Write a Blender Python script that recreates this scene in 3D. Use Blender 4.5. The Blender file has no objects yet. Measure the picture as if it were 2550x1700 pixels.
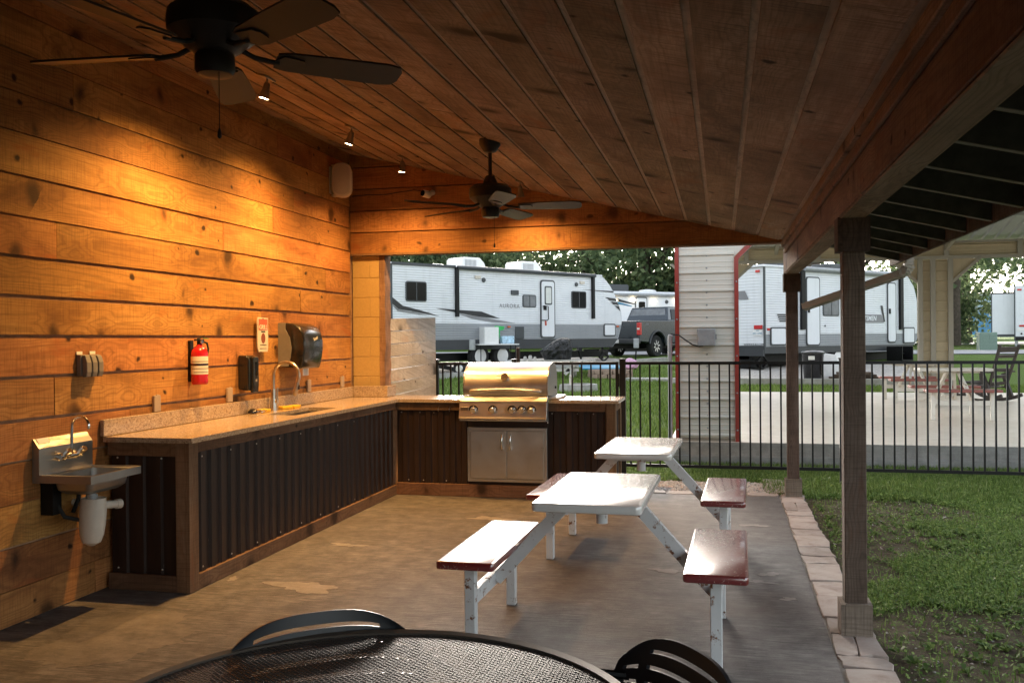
import bpy, bmesh, math, random
import numpy as np
from mathutils import Vector, Matrix
random.seed(7)
R = math.radians
scene = bpy.context.scene
COL = scene.collection

# ------------------------------------------------------------------ camera
cam_d = bpy.data.cameras.new('camera')
cam = bpy.data.objects.new('camera', cam_d)
COL.objects.link(cam)
cam_d.sensor_width = 36.0
cam_d.lens = 2300.0 / 2550.0 * 36.0
cam_d.clip_start = 0.05
cam_d.clip_end = 1500
cam.matrix_world = Matrix(((0.97507127, 0.00775256, 0.22175643, 0.0),
                           (0.22172906, 0.00423956, -0.9750991, 0.0),
                           (-0.00849967, 0.99996096, 0.00241491, 1.5),
                           (0, 0, 0, 1)))
scene.camera = cam

# ------------------------------------------------------------------ light
SUN_ELEV, SUN_AZ = R(11), R(-14)      # low evening sun, far ahead beyond the trees
world = bpy.data.worlds.new('World')
scene.world = world
world.use_nodes = True
wn, wl = world.node_tree.nodes, world.node_tree.links
wn.clear()
w_out = wn.new('ShaderNodeOutputWorld')
w_bg = wn.new('ShaderNodeBackground')
w_sky = wn.new('ShaderNodeTexSky')
w_sky.sky_type = 'NISHITA'
w_sky.sun_disc = False
w_sky.sun_elevation = SUN_ELEV
w_sky.sun_rotation = SUN_AZ
w_sky.air_density = 1.0
w_sky.dust_density = 3.0
w_sky.ozone_density = 1.0
w_hs = wn.new('ShaderNodeHueSaturation')      # thin evening cloud veils the blue
w_hs.inputs['Saturation'].default_value = 0.38
w_bg.inputs['Strength'].default_value = 0.15
wl.new(w_sky.outputs[0], w_hs.inputs['Color'])
wl.new(w_hs.outputs[0], w_bg.inputs['Color'])
wl.new(w_bg.outputs[0], w_out.inputs['Surface'])

sun_d = bpy.data.lights.new('sun', 'SUN')
sun_d.energy = 0.8
sun_d.angle = R(14)
sun_d.color = (1.0, 0.9, 0.8)
sun = bpy.data.objects.new('sun', sun_d)
COL.objects.link(sun)
# sky azimuth: rotation 0 = +Y, positive turns toward +X
sdir = Vector((math.sin(SUN_AZ) * math.cos(SUN_ELEV), math.cos(SUN_AZ) * math.cos(SUN_ELEV), math.sin(SUN_ELEV)))
sun.rotation_euler = sdir.to_track_quat('Z', 'Y').to_euler()
sun.location = (0, 60, 40)

LAMP_W = 66.0
LAMP_COL = (1.0, 0.52, 0.15)
vs = scene.view_settings
vs.view_transform = 'Standard'
vs.look = 'None'
vs.exposure = 2.45
vs.gamma = 1.0
vs.use_curve_mapping = False
scene.render.engine = 'CYCLES'
scene.cycles.use_denoising = True
scene.cycles.max_bounces = 8
scene.cycles.diffuse_bounces = 4
scene.cycles.glossy_bounces = 4
scene.cycles.transparent_max_bounces = 8
scene.cycles.sample_clamp_indirect = 6.0
scene.cycles.caustics_reflective = False
scene.cycles.caustics_refractive = False

# ------------------------------------------------------------------ helpers
class MB:
    """collects pieces of one mesh"""
    def __init__(s):
        s.v, s.f = [], []
    def add(s, vs_, fs):
        o = len(s.v)
        s.v += [tuple(p) for p in vs_]
        s.f += [tuple(i + o for i in f) for f in fs]
        return s
    def box(s, x0, y0, z0, x1, y1, z1):
        if x0 > x1: x0, x1 = x1, x0
        if y0 > y1: y0, y1 = y1, y0
        if z0 > z1: z0, z1 = z1, z0
        return s.add([(x0, y0, z0), (x1, y0, z0), (x1, y1, z0), (x0, y1, z0), (x0, y0, z1), (x1, y0, z1), (x1, y1, z1), (x0, y1, z1)],
                     [(0, 3, 2, 1), (4, 5, 6, 7), (0, 1, 5, 4), (1, 2, 6, 5), (2, 3, 7, 6), (3, 0, 4, 7)])
    def hexa(s, p):
        return s.add(p, [(0, 3, 2, 1), (4, 5, 6, 7), (0, 1, 5, 4), (1, 2, 6, 5), (2, 3, 7, 6), (3, 0, 4, 7)])
    def bar(s, a, b, w, h, up=(0, 0, 1)):
        """rectangular bar from a to b, w across, h along up"""
        a, b, up = Vector(a), Vector(b), Vector(up)
        d = (b - a).normalized()
        sd = d.cross(up)
        if sd.length < 1e-4: sd = d.cross(Vector((1, 0, 0)))
        sd.normalize()
        u = sd.cross(d).normalized()
        q = []
        for c in (a, b):
            for sx, sy in ((-1, -1), (1, -1), (1, 1), (-1, 1)):
                q.append(c + sd * (sx * w / 2) + u * (sy * h / 2))
        return s.add(q, [(0, 1, 2, 3), (7, 6, 5, 4), (0, 4, 5, 1), (1, 5, 6, 2), (2, 6, 7, 3), (3, 7, 4, 0)])
    def tube(s, pts, r, n=10, cap=True):
        pts = [Vector(p) for p in pts]
        rs = r if isinstance(r, (list, tuple)) else [r] * len(pts)
        t0 = (pts[1] - pts[0]).normalized()
        ref = Vector((0, 0, 1)) if abs(t0.z) < 0.9 else Vector((1, 0, 0))
        nv = (ref - t0 * ref.dot(t0)).normalized()
        o = len(s.v)
        for i, p in enumerate(pts):
            if i == 0: t = t0
            elif i == len(pts) - 1: t = (pts[i] - pts[i - 1]).normalized()
            else: t = ((pts[i + 1] - pts[i]).normalized() + (pts[i] - pts[i - 1]).normalized()).normalized()
            nv = (nv - t * nv.dot(t)).normalized()
            bv = t.cross(nv)
            for k in range(n):
                a = 2 * math.pi * k / n
                s.v.append(tuple(p + (nv * math.cos(a) + bv * math.sin(a)) * rs[i]))
        for i in range(len(pts) - 1):
            for k in range(n):
                k2 = (k + 1) % n
                s.f.append((o + i * n + k, o + i * n + k2, o + (i + 1) * n + k2, o + (i + 1) * n + k))
        if cap:
            s.f.append(tuple(o + k for k in range(n))[::-1])
            s.f.append(tuple(o + (len(pts) - 1) * n + k for k in range(n)))
        return s
    def lathe(s, prof, c=(0, 0, 0), n=20, axis='z'):
        o = len(s.v)
        for r, h in prof:
            for k in range(n):
                a = 2 * math.pi * k / n
                if axis == 'z': p = (c[0] + r * math.cos(a), c[1] + r * math.sin(a), c[2] + h)
                elif axis == 'y': p = (c[0] + r * math.cos(a), c[1] + h, c[2] + r * math.sin(a))
                else: p = (c[0] + h, c[1] + r * math.cos(a), c[2] + r * math.sin(a))
                s.v.append(p)
        m = len(prof)
        for i in range(m - 1):
            for k in range(n):
                k2 = (k + 1) % n
                s.f.append((o + i * n + k, o + i * n + k2, o + (i + 1) * n + k2, o + (i + 1) * n + k))
        s.f.append(tuple(o + k for k in range(n))[::-1])
        s.f.append(tuple(o + (m - 1) * n + k for k in range(n)))
        return s
    def prism(s, poly, t0, t1, axis='y'):
        """polygon (a,b) pushed from t0 to t1; axis y: a=x,b=z; x: a=y,b=z; z: a=x,b=y"""
        def P(a, b, t):
            return (a, t, b) if axis == 'y' else ((t, a, b) if axis == 'x' else (a, b, t))
        n = len(poly)
        q = [P(a, b, t0) for a, b in poly] + [P(a, b, t1) for a, b in poly]
        fs = [tuple(range(n)), tuple(range(2 * n - 1, n - 1, -1))]
        fs += [(i, i + n, (i + 1) % n + n, (i + 1) % n) for i in range(n)]
        return s.add(q, fs)
    def sheet(s, rows):
        """grid of rows of points"""
        o = len(s.v)
        m = len(rows[0])
        for r in rows: s.v += [tuple(p) for p in r]
        for i in range(len(rows) - 1):
            for k in range(m - 1):
                s.f.append((o + i * m + k, o + i * m + k + 1, o + (i + 1) * m + k + 1, o + (i + 1) * m + k))
        return s
    def xf(s, mat):
        s.v = [tuple(mat @ Vector(p)) for p in s.v]
        return s

ORG = {}     # local-frame origin of objects whose children are given in world coordinates

def mesh_of(mb, name, bevel=0, seg=2, smooth=False, normals=True):
    me = bpy.data.meshes.new(name)
    if isinstance(mb, MB): me.from_pydata(mb.v, [], mb.f)
    if bevel or normals:
        bm = bmesh.new(); bm.from_mesh(me)
        if normals: bmesh.ops.recalc_face_normals(bm, faces=bm.faces)
        if bevel:
            es = [e for e in bm.edges if len(e.link_faces) == 2 and e.calc_face_angle(0) > R(30)]
            bmesh.ops.bevel(bm, geom=es, offset=bevel, segments=seg, profile=0.5, affect='EDGES', clamp_overlap=True)
        bm.to_mesh(me); bm.free()
    if smooth:
        me.polygons.foreach_set('use_smooth', [True] * len(me.polygons))
        me.set_sharp_from_angle(angle=R(38))
    return me

def put(me, name, mat, parent=None, label=None, cat=None, group=None, kind=None):
    o = bpy.data.objects.new(name, me)
    COL.objects.link(o)
    if mat is not None and me is not None and len(me.materials) == 0: me.materials.append(mat)
    if parent is not None:
        o.parent = parent
        if parent.name in ORG:
            o.location = -ORG[parent.name]
            ORG[o.name] = Vector((0, 0, 0))
    tag(o, label, cat, group, kind)
    return o

def tag(o, label=None, cat=None, group=None, kind=None):
    if label: o['label'] = label
    if cat: o['category'] = cat
    if group: o['group'] = group
    if kind: o['kind'] = kind
    return o

def build(mb, name, mat, parent=None, label=None, cat=None, group=None, kind=None, bevel=0, seg=2, smooth=False):
    """world-coordinate mesh; a top-level one gets its origin at its base"""
    if parent is None:
        a = np.array(mb.v)
        c = Vector(((a[:, 0].min() + a[:, 0].max()) / 2, (a[:, 1].min() + a[:, 1].max()) / 2, a[:, 2].min()))
        mb.v = [tuple(Vector(p) - c) for p in mb.v]
        o = put(mesh_of(mb, name, bevel, seg, smooth), name, mat, None, label, cat, group, kind)
        o.location = c
        ORG[o.name] = c
        return o
    return put(mesh_of(mb, name, bevel, seg, smooth), name, mat, parent, label, cat, group, kind)

def thing(name, label, cat, loc=(0, 0, 0), rz=0.0, group=None, local=False):
    o = bpy.data.objects.new(name, None)
    COL.objects.link(o)
    o.empty_display_size = 0.2
    o.location = loc
    o.rotation_euler = (0, 0, rz)
    tag(o, label, cat, group)
    if not local: ORG[o.name] = Vector(loc)
    return o

def kids(o):
    return [c for c in bpy.data.objects if c.parent == o]

def copy_tree(o, parent=None, children=None):
    c = o.copy()
    COL.objects.link(c)
    if parent is not None: c.parent = parent
    for ch in kids(o): copy_tree(ch, c)
    return c

def text_mesh(body, size, name, shear=0.0, extrude=0.002, spacing=1.0, bold=0.0):
    cu = bpy.data.curves.new(name, 'FONT')
    cu.body = body; cu.size = size; cu.shear = shear; cu.extrude = extrude
    cu.align_x = 'CENTER'; cu.align_y = 'CENTER'; cu.space_character = spacing; cu.offset = bold
    cu.resolution_u = 3
    t = bpy.data.objects.new(name, cu)
    COL.objects.link(t)
    bpy.context.view_layer.update()
    dg = bpy.context.evaluated_depsgraph_get()
    me = bpy.data.meshes.new_from_object(t.evaluated_get(dg))
    bpy.data.objects.remove(t)
    return me

def place_text(me, name, mat, parent, origin, right, up, label=None):
    """flat lettering standing at origin, reading along right"""
    r, u = Vector(right).normalized(), Vector(up).normalized()
    n = r.cross(u)
    m = Matrix(((r.x, u.x, n.x, origin[0]), (r.y, u.y, n.y, origin[1]), (r.z, u.z, n.z, origin[2]), (0, 0, 0, 1)))
    me.transform(m)
    me.materials.clear()
    return put(me, name, mat, parent, label)

# ------------------------------------------------------------------ materials
def new_mat(name):
    m = bpy.data.materials.new(name)
    m.use_nodes = True
    nt = m.node_tree
    b = nt.nodes['Principled BSDF']
    return m, nt, b

def N(nt, typ, **kw):
    n = nt.nodes.new(typ)
    for k, v in kw.items(): setattr(n, k, v)
    return n

def L(nt, a, b): nt.links.new(a, b)

def obj_coord(nt, scale=(1, 1, 1), rand=0.0):
    tc = N(nt, 'ShaderNodeTexCoord')
    out = tc.outputs['Object']
    if rand:
        oi = N(nt, 'ShaderNodeObjectInfo')
        mu = N(nt, 'ShaderNodeMath', operation='MULTIPLY'); mu.inputs[1].default_value = rand
        L(nt, oi.outputs['Random'], mu.inputs[0])
        ad = N(nt, 'ShaderNodeVectorMath', operation='ADD')
        L(nt, out, ad.inputs[0]); L(nt, mu.outputs[0], ad.inputs[1])
        out = ad.outputs[0]
    mp = N(nt, 'ShaderNodeMapping'); mp.inputs['Scale'].default_value = scale
    L(nt, out, mp.inputs['Vector'])
    return mp.outputs[0], out

def scaled(nt, src, scale):
    mp = N(nt, 'ShaderNodeMapping'); mp.inputs['Scale'].default_value = scale
    L(nt, src, mp.inputs['Vector'])
    return mp.outputs[0]

def noise(nt, vec, scale=1.0, detail=4.0, rough=0.55, dist=0.0):
    n = N(nt, 'ShaderNodeTexNoise')
    n.inputs['Scale'].default_value = scale; n.inputs['Detail'].default_value = detail
    n.inputs['Roughness'].default_value = rough; n.inputs['Distortion'].default_value = dist
    L(nt, vec, n.inputs['Vector'])
    return n.outputs['Fac']

def ramp(nt, fac, stops):
    r = N(nt, 'ShaderNodeValToRGB')
    e = r.color_ramp.elements
    while len(e) < len(stops): e.new(0.5)
    for i, (p, c) in enumerate(stops):
        e[i].position = p
        e[i].color = (*c, 1) if len(c) == 3 else c
    L(nt, fac, r.inputs['Fac'])
    return r.outputs['Color']

def maprange(nt, fac, a, b, c=0.0, d=1.0):
    m = N(nt, 'ShaderNodeMapRange')
    m.inputs[1].default_value = a; m.inputs[2].default_value = b; m.inputs[3].default_value = c; m.inputs[4].default_value = d
    L(nt, fac, m.inputs[0])
    return m.outputs[0]

def mix(nt, fac, a, b, blend='MIX'):
    m = N(nt, 'ShaderNodeMix', data_type='RGBA', blend_type=blend)
    if isinstance(fac, (int, float)): m.inputs['Factor'].default_value = fac
    else: L(nt, fac, m.inputs['Factor'])
    for k, x in (('A', a), ('B', b)):
        i = [q for q in m.inputs if q.name == k and q.type == 'RGBA'][0]
        if isinstance(x, tuple): i.default_value = (*x, 1) if len(x) == 3 else x
        else: L(nt, x, i)
    return [q for q in m.outputs if q.type == 'RGBA'][0]

def bump(nt, b, height, strength=0.3, dist=0.01):
    bp = N(nt, 'ShaderNodeBump')
    bp.inputs['Strength'].default_value = strength; bp.inputs['Distance'].default_value = dist
    L(nt, height, bp.inputs['Height'])
    L(nt, bp.outputs['Normal'], b.inputs['Normal'])

def plain(name, col, rough=0.5, metal=0.0, var=0.12, nscale=12.0, coat=0.0, bstr=0.0, rand=3.0, spec=0.5):
    m, nt, b = new_mat(name)
    v, raw = obj_coord(nt, (1, 1, 1), rand)
    f = noise(nt, v, nscale, 5, 0.6)
    lo = tuple(c * (1 - var) for c in col); hi = tuple(min(1, c * (1 + var)) for c in col)
    L(nt, ramp(nt, f, [(0.3, lo), (0.7, hi)]), b.inputs['Base Color'])
    b.inputs['Roughness'].default_value = rough
    b.inputs['Metallic'].default_value = metal
    b.inputs['Specular IOR Level'].default_value = spec
    if coat:
        b.inputs['Coat Weight'].default_value = coat
        b.inputs['Coat Roughness'].default_value = 0.08
    if bstr: bump(nt, b, noise(nt, v, nscale * 6, 4), bstr, 0.004)
    return m

def wood(name, dark, mid, light, axis, knots=1.0, rough=0.75, saw=0.5, rand=41.0, tint=0.28, ringw=0.42):
    """sawn softwood: contour-line figure, ragged knots, saw marks across the grain.
    worked in flat board coordinates: u along the grain, v across it on whichever face"""
    m, nt, b = new_mat(name)
    _, raw = obj_coord(nt, (1, 1, 1), rand)
    sp = N(nt, 'ShaderNodeSeparateXYZ'); L(nt, raw, sp.inputs[0])
    oth = [k for k in range(3) if k != axis]
    sm = N(nt, 'ShaderNodeMath', operation='ADD'); L(nt, sp.outputs[oth[0]], sm.inputs[0]); L(nt, sp.outputs[oth[1]], sm.inputs[1])
    fl = N(nt, 'ShaderNodeCombineXYZ'); L(nt, sp.outputs[axis], fl.inputs[0]); L(nt, sm.outputs[0], fl.inputs[1])
    flat = fl.outputs[0]
    # warp so nothing runs ruler straight
    nd = N(nt, 'ShaderNodeTexNoise'); nd.inputs['Scale'].default_value = 7.0; nd.inputs['Detail'].default_value = 4.0
    L(nt, flat, nd.inputs['Vector'])
    wq = N(nt, 'ShaderNodeVectorMath', operation='MULTIPLY_ADD')
    L(nt, nd.outputs['Color'], wq.inputs[0]); wq.inputs[1].default_value = (.10, .07, 0); L(nt, flat, wq.inputs[2])
    def knotset(su, sv, shear, lo, rmax):
        mp = N(nt, 'ShaderNodeMapping'); mp.inputs['Scale'].default_value = (su, sv, 1); mp.inputs['Rotation'].default_value = (0, 0, shear)
        L(nt, wq.outputs[0], mp.inputs['Vector'])
        vk = N(nt, 'ShaderNodeTexVoronoi'); vk.voronoi_dimensions = '2D'; vk.inputs['Scale'].default_value = 1.0
        L(nt, mp.outputs[0], vk.inputs['Vector'])
        se = N(nt, 'ShaderNodeSeparateColor'); L(nt, vk.outputs['Color'], se.inputs[0])
        rad = maprange(nt, se.outputs[0], lo, 1.0, 0.0, rmax)
        k = N(nt, 'ShaderNodeMath', operation='SUBTRACT'); L(nt, rad, k.inputs[0]); L(nt, vk.outputs['Distance'], k.inputs[1])
        return k.outputs[0], vk.outputs['Distance']
    k1, d1_ = knotset(2.6, 1.9, 0.5, 0.40, 0.19)      # ragged spike knots
    k2, d2_ = knotset(4.5, 5.5, 0.0, 0.70, 0.15)      # small round knots
    kn1 = maprange(nt, k1, 0.0, 0.10, 0.0, 0.85); kn2 = maprange(nt, k2, 0.0, 0.07, 0.0, 1.0)
    halo = maprange(nt, k1, -0.14, 0.05, 0.0, 1.0)
    kmax = N(nt, 'ShaderNodeMath', operation='MAXIMUM'); L(nt, kn1, kmax.inputs[0]); L(nt, kn2, kmax.inputs[1])
    knot_c = N(nt, 'ShaderNodeMath', operation='MULTIPLY'); knot_c.use_clamp = True
    L(nt, kmax.outputs[0], knot_c.inputs[0]); knot_c.inputs[1].default_value = knots
    # growth-ring figure: contour lines of a stretched noise, bent around the knots
    wr = N(nt, 'ShaderNodeVectorMath', operation='MULTIPLY_ADD')
    L(nt, nd.outputs['Color'], wr.inputs[0]); wr.inputs[1].default_value = (.06, .010, 0); L(nt, flat, wr.inputs[2])
    n1 = noise(nt, scaled(nt, wr.outputs[0], (0.20, 6.5, 1)), 1.0, 1.5, 0.4, 0.0)
    kb = maprange(nt, d1_, 0.0, 0.40, 0.12, 0.0)
    ad = N(nt, 'ShaderNodeMath', operation='ADD'); L(nt, n1, ad.inputs[0]); L(nt, kb, ad.inputs[1])
    mu = N(nt, 'ShaderNodeMath', operation='MULTIPLY'); L(nt, ad.outputs[0], mu.inputs[0]); mu.inputs[1].default_value = 120.0
    sn = N(nt, 'ShaderNodeMath', operation='SINE'); L(nt, mu.outputs[0], sn.inputs[0])
    ring = maprange(nt, sn.outputs[0], 0.1, 1, 0, 1)
    broad = noise(nt, scaled(nt, wq.outputs[0], (1.0, 3.2, 1)), 1.0, 5, 0.65, 0.6)
    fine = noise(nt, scaled(nt, flat, (7, 150, 1)), 1.0, 3, 0.65)
    sawn = noise(nt, scaled(nt, flat, (120, 5, 1)), 1.0, 3, 0.6)
    pit = noise(nt, scaled(nt, flat, (40, 60, 1)), 1.0, 3, 0.7)
    base = ramp(nt, broad, [(0.30, dark), (0.5, mid), (0.70, light)])
    c = mix(nt, mix_fac(nt, ring, ringw), base, tuple(q * 0.8 for q in dark), 'MIX')
    c = mix(nt, mix_fac(nt, maprange(nt, fine, 0.40, 0.70, 0, 1), 0.35), c, tuple(q * 0.55 for q in dark))
    c = mix(nt, mix_fac(nt, maprange(nt, sawn, 0.48, 0.66, 0, 1), 0.6 * saw), c, tuple(q * 0.5 for q in dark))
    c = mix(nt, maprange(nt, pit, 0.66, 0.74, 0, 0.6), c, tuple(q * 0.35 for q in dark))
    red = noise(nt, scaled(nt, wq.outputs[0], (1.3, 4.0, 1)), 1.0, 4, 0.6, 1.0)
    c = mix(nt, maprange(nt, red, 0.60, 0.72, 0, 0.7 * knots), c, (mid[0] * .85, mid[1] * .55, mid[2] * .4))
    c = mix(nt, mix_fac(nt, halo, 0.5 * knots), c, tuple(q * 0.7 for q in dark))
    c = mix(nt, knot_c.outputs[0], c, tuple(q * 0.16 for q in dark))
    # board to board difference
    oi = N(nt, 'ShaderNodeObjectInfo')
    br = N(nt, 'ShaderNodeHueSaturation')
    L(nt, maprange(nt, oi.outputs['Random'], 0, 1, 1 - tint, 1 + tint * 0.6), br.inputs['Value'])
    m2 = N(nt, 'ShaderNodeMath', operation='FRACT'); mm = N(nt, 'ShaderNodeMath', operation='MULTIPLY'); mm.inputs[1].default_value = 17.3
    L(nt, oi.outputs['Random'], mm.inputs[0]); L(nt, mm.outputs[0], m2.inputs[0])
    L(nt, maprange(nt, m2.outputs[0], 0, 1, 0.488, 0.508), br.inputs['Hue'])
    L(nt, c, br.inputs['Color'])
    L(nt, br.outputs[0], b.inputs['Base Color'])
    b.inputs['Roughness'].default_value = rough
    b.inputs['Specular IOR Level'].default_value = 0.25
    h = N(nt, 'ShaderNodeMath', operation='ADD'); L(nt, fine, h.inputs[0])
    h2 = N(nt, 'ShaderNodeMath', operation='MULTIPLY'); L(nt, sawn, h2.inputs[0]); h2.inputs[1].default_value = saw * 1.2
    L(nt, h2.outputs[0], h.inputs[1])
    bump(nt, b, h.outputs[0], 0.35, 0.004)
    return m

def mix_fac(nt, fac, k):
    m = N(nt, 'ShaderNodeMath', operation='MULTIPLY')
    L(nt, fac, m.inputs[0]); m.inputs[1].default_value = k
    return m.outputs[0]

M = {}
M['wall_wood'] = wood('wall_wood', (0.25, 0.105, 0.030), (0.46, 0.220, 0.066), (0.61, 0.325, 0.105), 1, 1.0, 0.7, 0.6)
M['ceil_wood'] = wood('ceil_wood', (0.18, 0.124, 0.084), (0.37, 0.265, 0.19), (0.56, 0.43, 0.325), 1, 1.0, 0.8, 1.0, ringw=0.32)
M['head_wood'] = wood('head_wood', (0.25, 0.108, 0.032), (0.45, 0.215, 0.066), (0.57, 0.30, 0.10), 0, 0.8, 0.7, 0.6)
M['beam_wood'] = wood('beam_wood', (0.15, 0.093, 0.062), (0.28, 0.188, 0.132), (0.42, 0.31, 0.23), 1, 1.0, 0.8, 0.8, ringw=0.35)
M['post_wood'] = wood('post_wood', (0.075, 0.052, 0.039), (0.145, 0.105, 0.080), (0.23, 0.18, 0.142), 2, 0.9, 0.85, 0.6)
M['base_wood'] = wood('base_wood', (0.15, 0.115, 0.09), (0.24, 0.19, 0.15), (0.32, 0.26, 0.21), 0, 0.4, 0.85, 0.7)
M['trim_x'] = wood('trim_x', (0.13, 0.068, 0.036), (0.22, 0.125, 0.068), (0.30, 0.19, 0.115), 0, 0.9, 0.75, 0.5)
M['trim_y'] = wood('trim_y', (0.13, 0.068, 0.036), (0.22, 0.125, 0.068), (0.30, 0.19, 0.115), 1, 0.9, 0.75, 0.5)
M['trim_z'] = wood('trim_z', (0.13, 0.068, 0.036), (0.22, 0.125, 0.068), (0.30, 0.19, 0.115), 2, 0.9, 0.75, 0.5)
M['screen_wood'] = wood('screen_wood', (0.40, 0.37, 0.33), (0.60, 0.57, 0.53), (0.72, 0.69, 0.65), 1, 0.9, 0.8, 0.5, tint=0.1)
M['beam_lit_wood'] = wood('beam_lit_wood', (0.15, 0.105, 0.07), (0.27, 0.21, 0.15), (0.38, 0.31, 0.24), 1, 0.5, 0.8, 0.2)  # grained beam underside, with outside light painted in as a lighter tone
M['jamb_wood'] = wood('jamb_wood', (0.16, 0.10, 0.06), (0.32, 0.21, 0.13), (0.45, 0.32, 0.22), 2, 0.7, 0.8, 0.6)
M['backing'] = plain('backing', (0.30, 0.18, 0.105), 0.85, var=0.3)
M['ceil_strip'] = wood('ceil_strip', (0.40, 0.31, 0.23), (0.55, 0.44, 0.34), (0.68, 0.57, 0.46), 1, 0.3, 0.8, 0.4)
M['rafter'] = plain('rafter', (0.075, 0.080, 0.068), 0.8, var=0.3)
M['rafter_lit_edge'] = plain('rafter_lit_edge', (0.22, 0.215, 0.185), 0.8, var=0.2)  # paler tone paints outdoor light onto the rafter undersides
M['black_metal'] = plain('black_metal', (0.006, 0.006, 0.0065), 0.42, var=0.3, spec=0.25)
M['fan_dark'] = plain('fan_dark', (0.020, 0.017, 0.015), 0.5, var=0.3)
M['fan_blade'] = plain('fan_blade', (0.013, 0.010, 0.009), 0.5, var=0.2)
M['black_plastic'] = plain('black_plastic', (0.012, 0.012, 0.013), 0.22, var=0.2, coat=0.3)
M['grey_plastic'] = plain('grey_plastic', (0.20, 0.185, 0.17), 0.6, var=0.1)
M['tan_plastic'] = plain('tan_plastic', (0.36, 0.29, 0.23), 0.5, var=0.08)
M['white_plastic'] = plain('white_plastic', (0.75, 0.75, 0.74), 0.45, var=0.05)
M['cream_plastic'] = plain('cream_plastic', (0.62, 0.56, 0.48), 0.5, var=0.06)
M['grille_cloth'] = plain('grille_cloth', (0.50, 0.45, 0.39), 0.7, var=0.2, nscale=300)
M['chrome'] = plain('chrome', (0.80, 0.80, 0.80), 0.10, metal=1.0, var=0.03)
M['nickel'] = plain('nickel', (0.55, 0.50, 0.44), 0.28, metal=1.0, var=0.05)
M['red_can'] = plain('red_can', (0.52, 0.010, 0.018), 0.25, var=0.05, coat=0.5)
M['paper'] = plain('paper', (0.80, 0.78, 0.72), 0.8, var=0.05)
M['label_ink'] = plain('label_ink', (0.03, 0.03, 0.03), 0.6, var=0.1)
M['rubber'] = plain('rubber', (0.016, 0.016, 0.016), 0.85, var=0.3, bstr=0.3)
M['sponge'] = plain('sponge', (0.72, 0.42, 0.03), 0.9, var=0.2, nscale=80, bstr=0.5)
M['lamp_metal'] = plain('lamp_metal', (0.30, 0.27, 0.23), 0.35, metal=0.8, var=0.1)
M['red_trim'] = plain('red_trim', (0.27, 0.030, 0.020), 0.4, var=0.12)
M['window_frame'] = plain('window_frame', (0.05, 0.055, 0.06), 0.45, var=0.1)
M['dark_glass'] = plain('dark_glass', (0.004, 0.0045, 0.005), 0.05, var=0.2, spec=0.18)
M['grey_glass'] = plain('grey_glass', (0.16, 0.17, 0.18), 0.08, var=0.3, nscale=3)
M['frost_glass'] = plain('frost_glass', (0.62, 0.63, 0.60), 0.3, var=0.08)
M['tail_red'] = plain('tail_red', (0.50, 0.012, 0.012), 0.15, var=0.1, coat=0.6)
M['amber'] = plain('amber', (0.55, 0.10, 0.02), 0.2, var=0.1)
M['grey_steel'] = plain('grey_steel', (0.30, 0.31, 0.32), 0.45, metal=0.3, var=0.15)
M['conduit'] = plain('conduit', (0.36, 0.37, 0.39), 0.5, metal=0.2, var=0.1)
M['truck_paint'] = plain('truck_paint', (0.030, 0.042, 0.055), 0.25, metal=0.4, var=0.1, coat=0.8)
M['alloy'] = plain('alloy', (0.62, 0.62, 0.62), 0.25, metal=0.9, var=0.08)
M['cyan_plastic'] = plain('cyan_plastic', (0.03, 0.30, 0.52), 0.4)
M['green_plastic'] = plain('green_plastic', (0.03, 0.42, 0.10), 0.5)
M['pink_bag'] = plain('pink_bag', (0.62, 0.35, 0.52), 0.5, var=0.5, nscale=9)
M['green_box'] = plain('green_box', (0.15, 0.22, 0.175), 0.6, var=0.1)
M['blue_shed'] = plain('blue_shed', (0.10, 0.28, 0.50), 0.6, var=0.08, nscale=2)
M['adirondack'] = plain('adirondack', (0.045, 0.032, 0.026), 0.55, var=0.2)
M['bark'] = plain('bark', (0.085, 0.065, 0.05), 0.9, var=0.4, nscale=8, bstr=0.6)
M['post_brown'] = plain('post_brown', (0.045, 0.028, 0.022), 0.6, var=0.2)
M['water_pack'] = plain('water_pack', (0.42, 0.60, 0.74), 0.2, var=0.35, nscale=14)

def steel(name, axis, col=(0.62, 0.60, 0.57), rough=0.33):
    m, nt, b = new_mat(name)
    _, raw = obj_coord(nt, (1, 1, 1), 5.0)
    sc = [260.0] * 3; sc[axis] = 3.0
    st = noise(nt, scaled(nt, raw, tuple(sc)), 1, 3, 0.6)
    sm = noise(nt, raw, 5, 4, 0.6, 1.0)
    L(nt, ramp(nt, sm, [(0.3, tuple(c * 0.88 for c in col)), (0.7, col)]), b.inputs['Base Color'])
    b.inputs['Metallic'].default_value = 1.0
    ro = N(nt, 'ShaderNodeMath', operation='ADD')
    L(nt, maprange(nt, st, 0.3, 0.7, rough - 0.07, rough + 0.07), ro.inputs[0])
    L(nt, maprange(nt, sm, 0.35, 0.75, 0.0, 0.12), ro.inputs[1])
    L(nt, ro.outputs[0], b.inputs['Roughness'])
    b.inputs['Anisotropic'].default_value = 0.6
    bump(nt, b, st, 0.05, 0.001)
    return m
M['steel_x'] = steel('steel_x', 0)
M['steel_y'] = steel('steel_y', 1, (0.40, 0.385, 0.365), 0.34)

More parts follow.
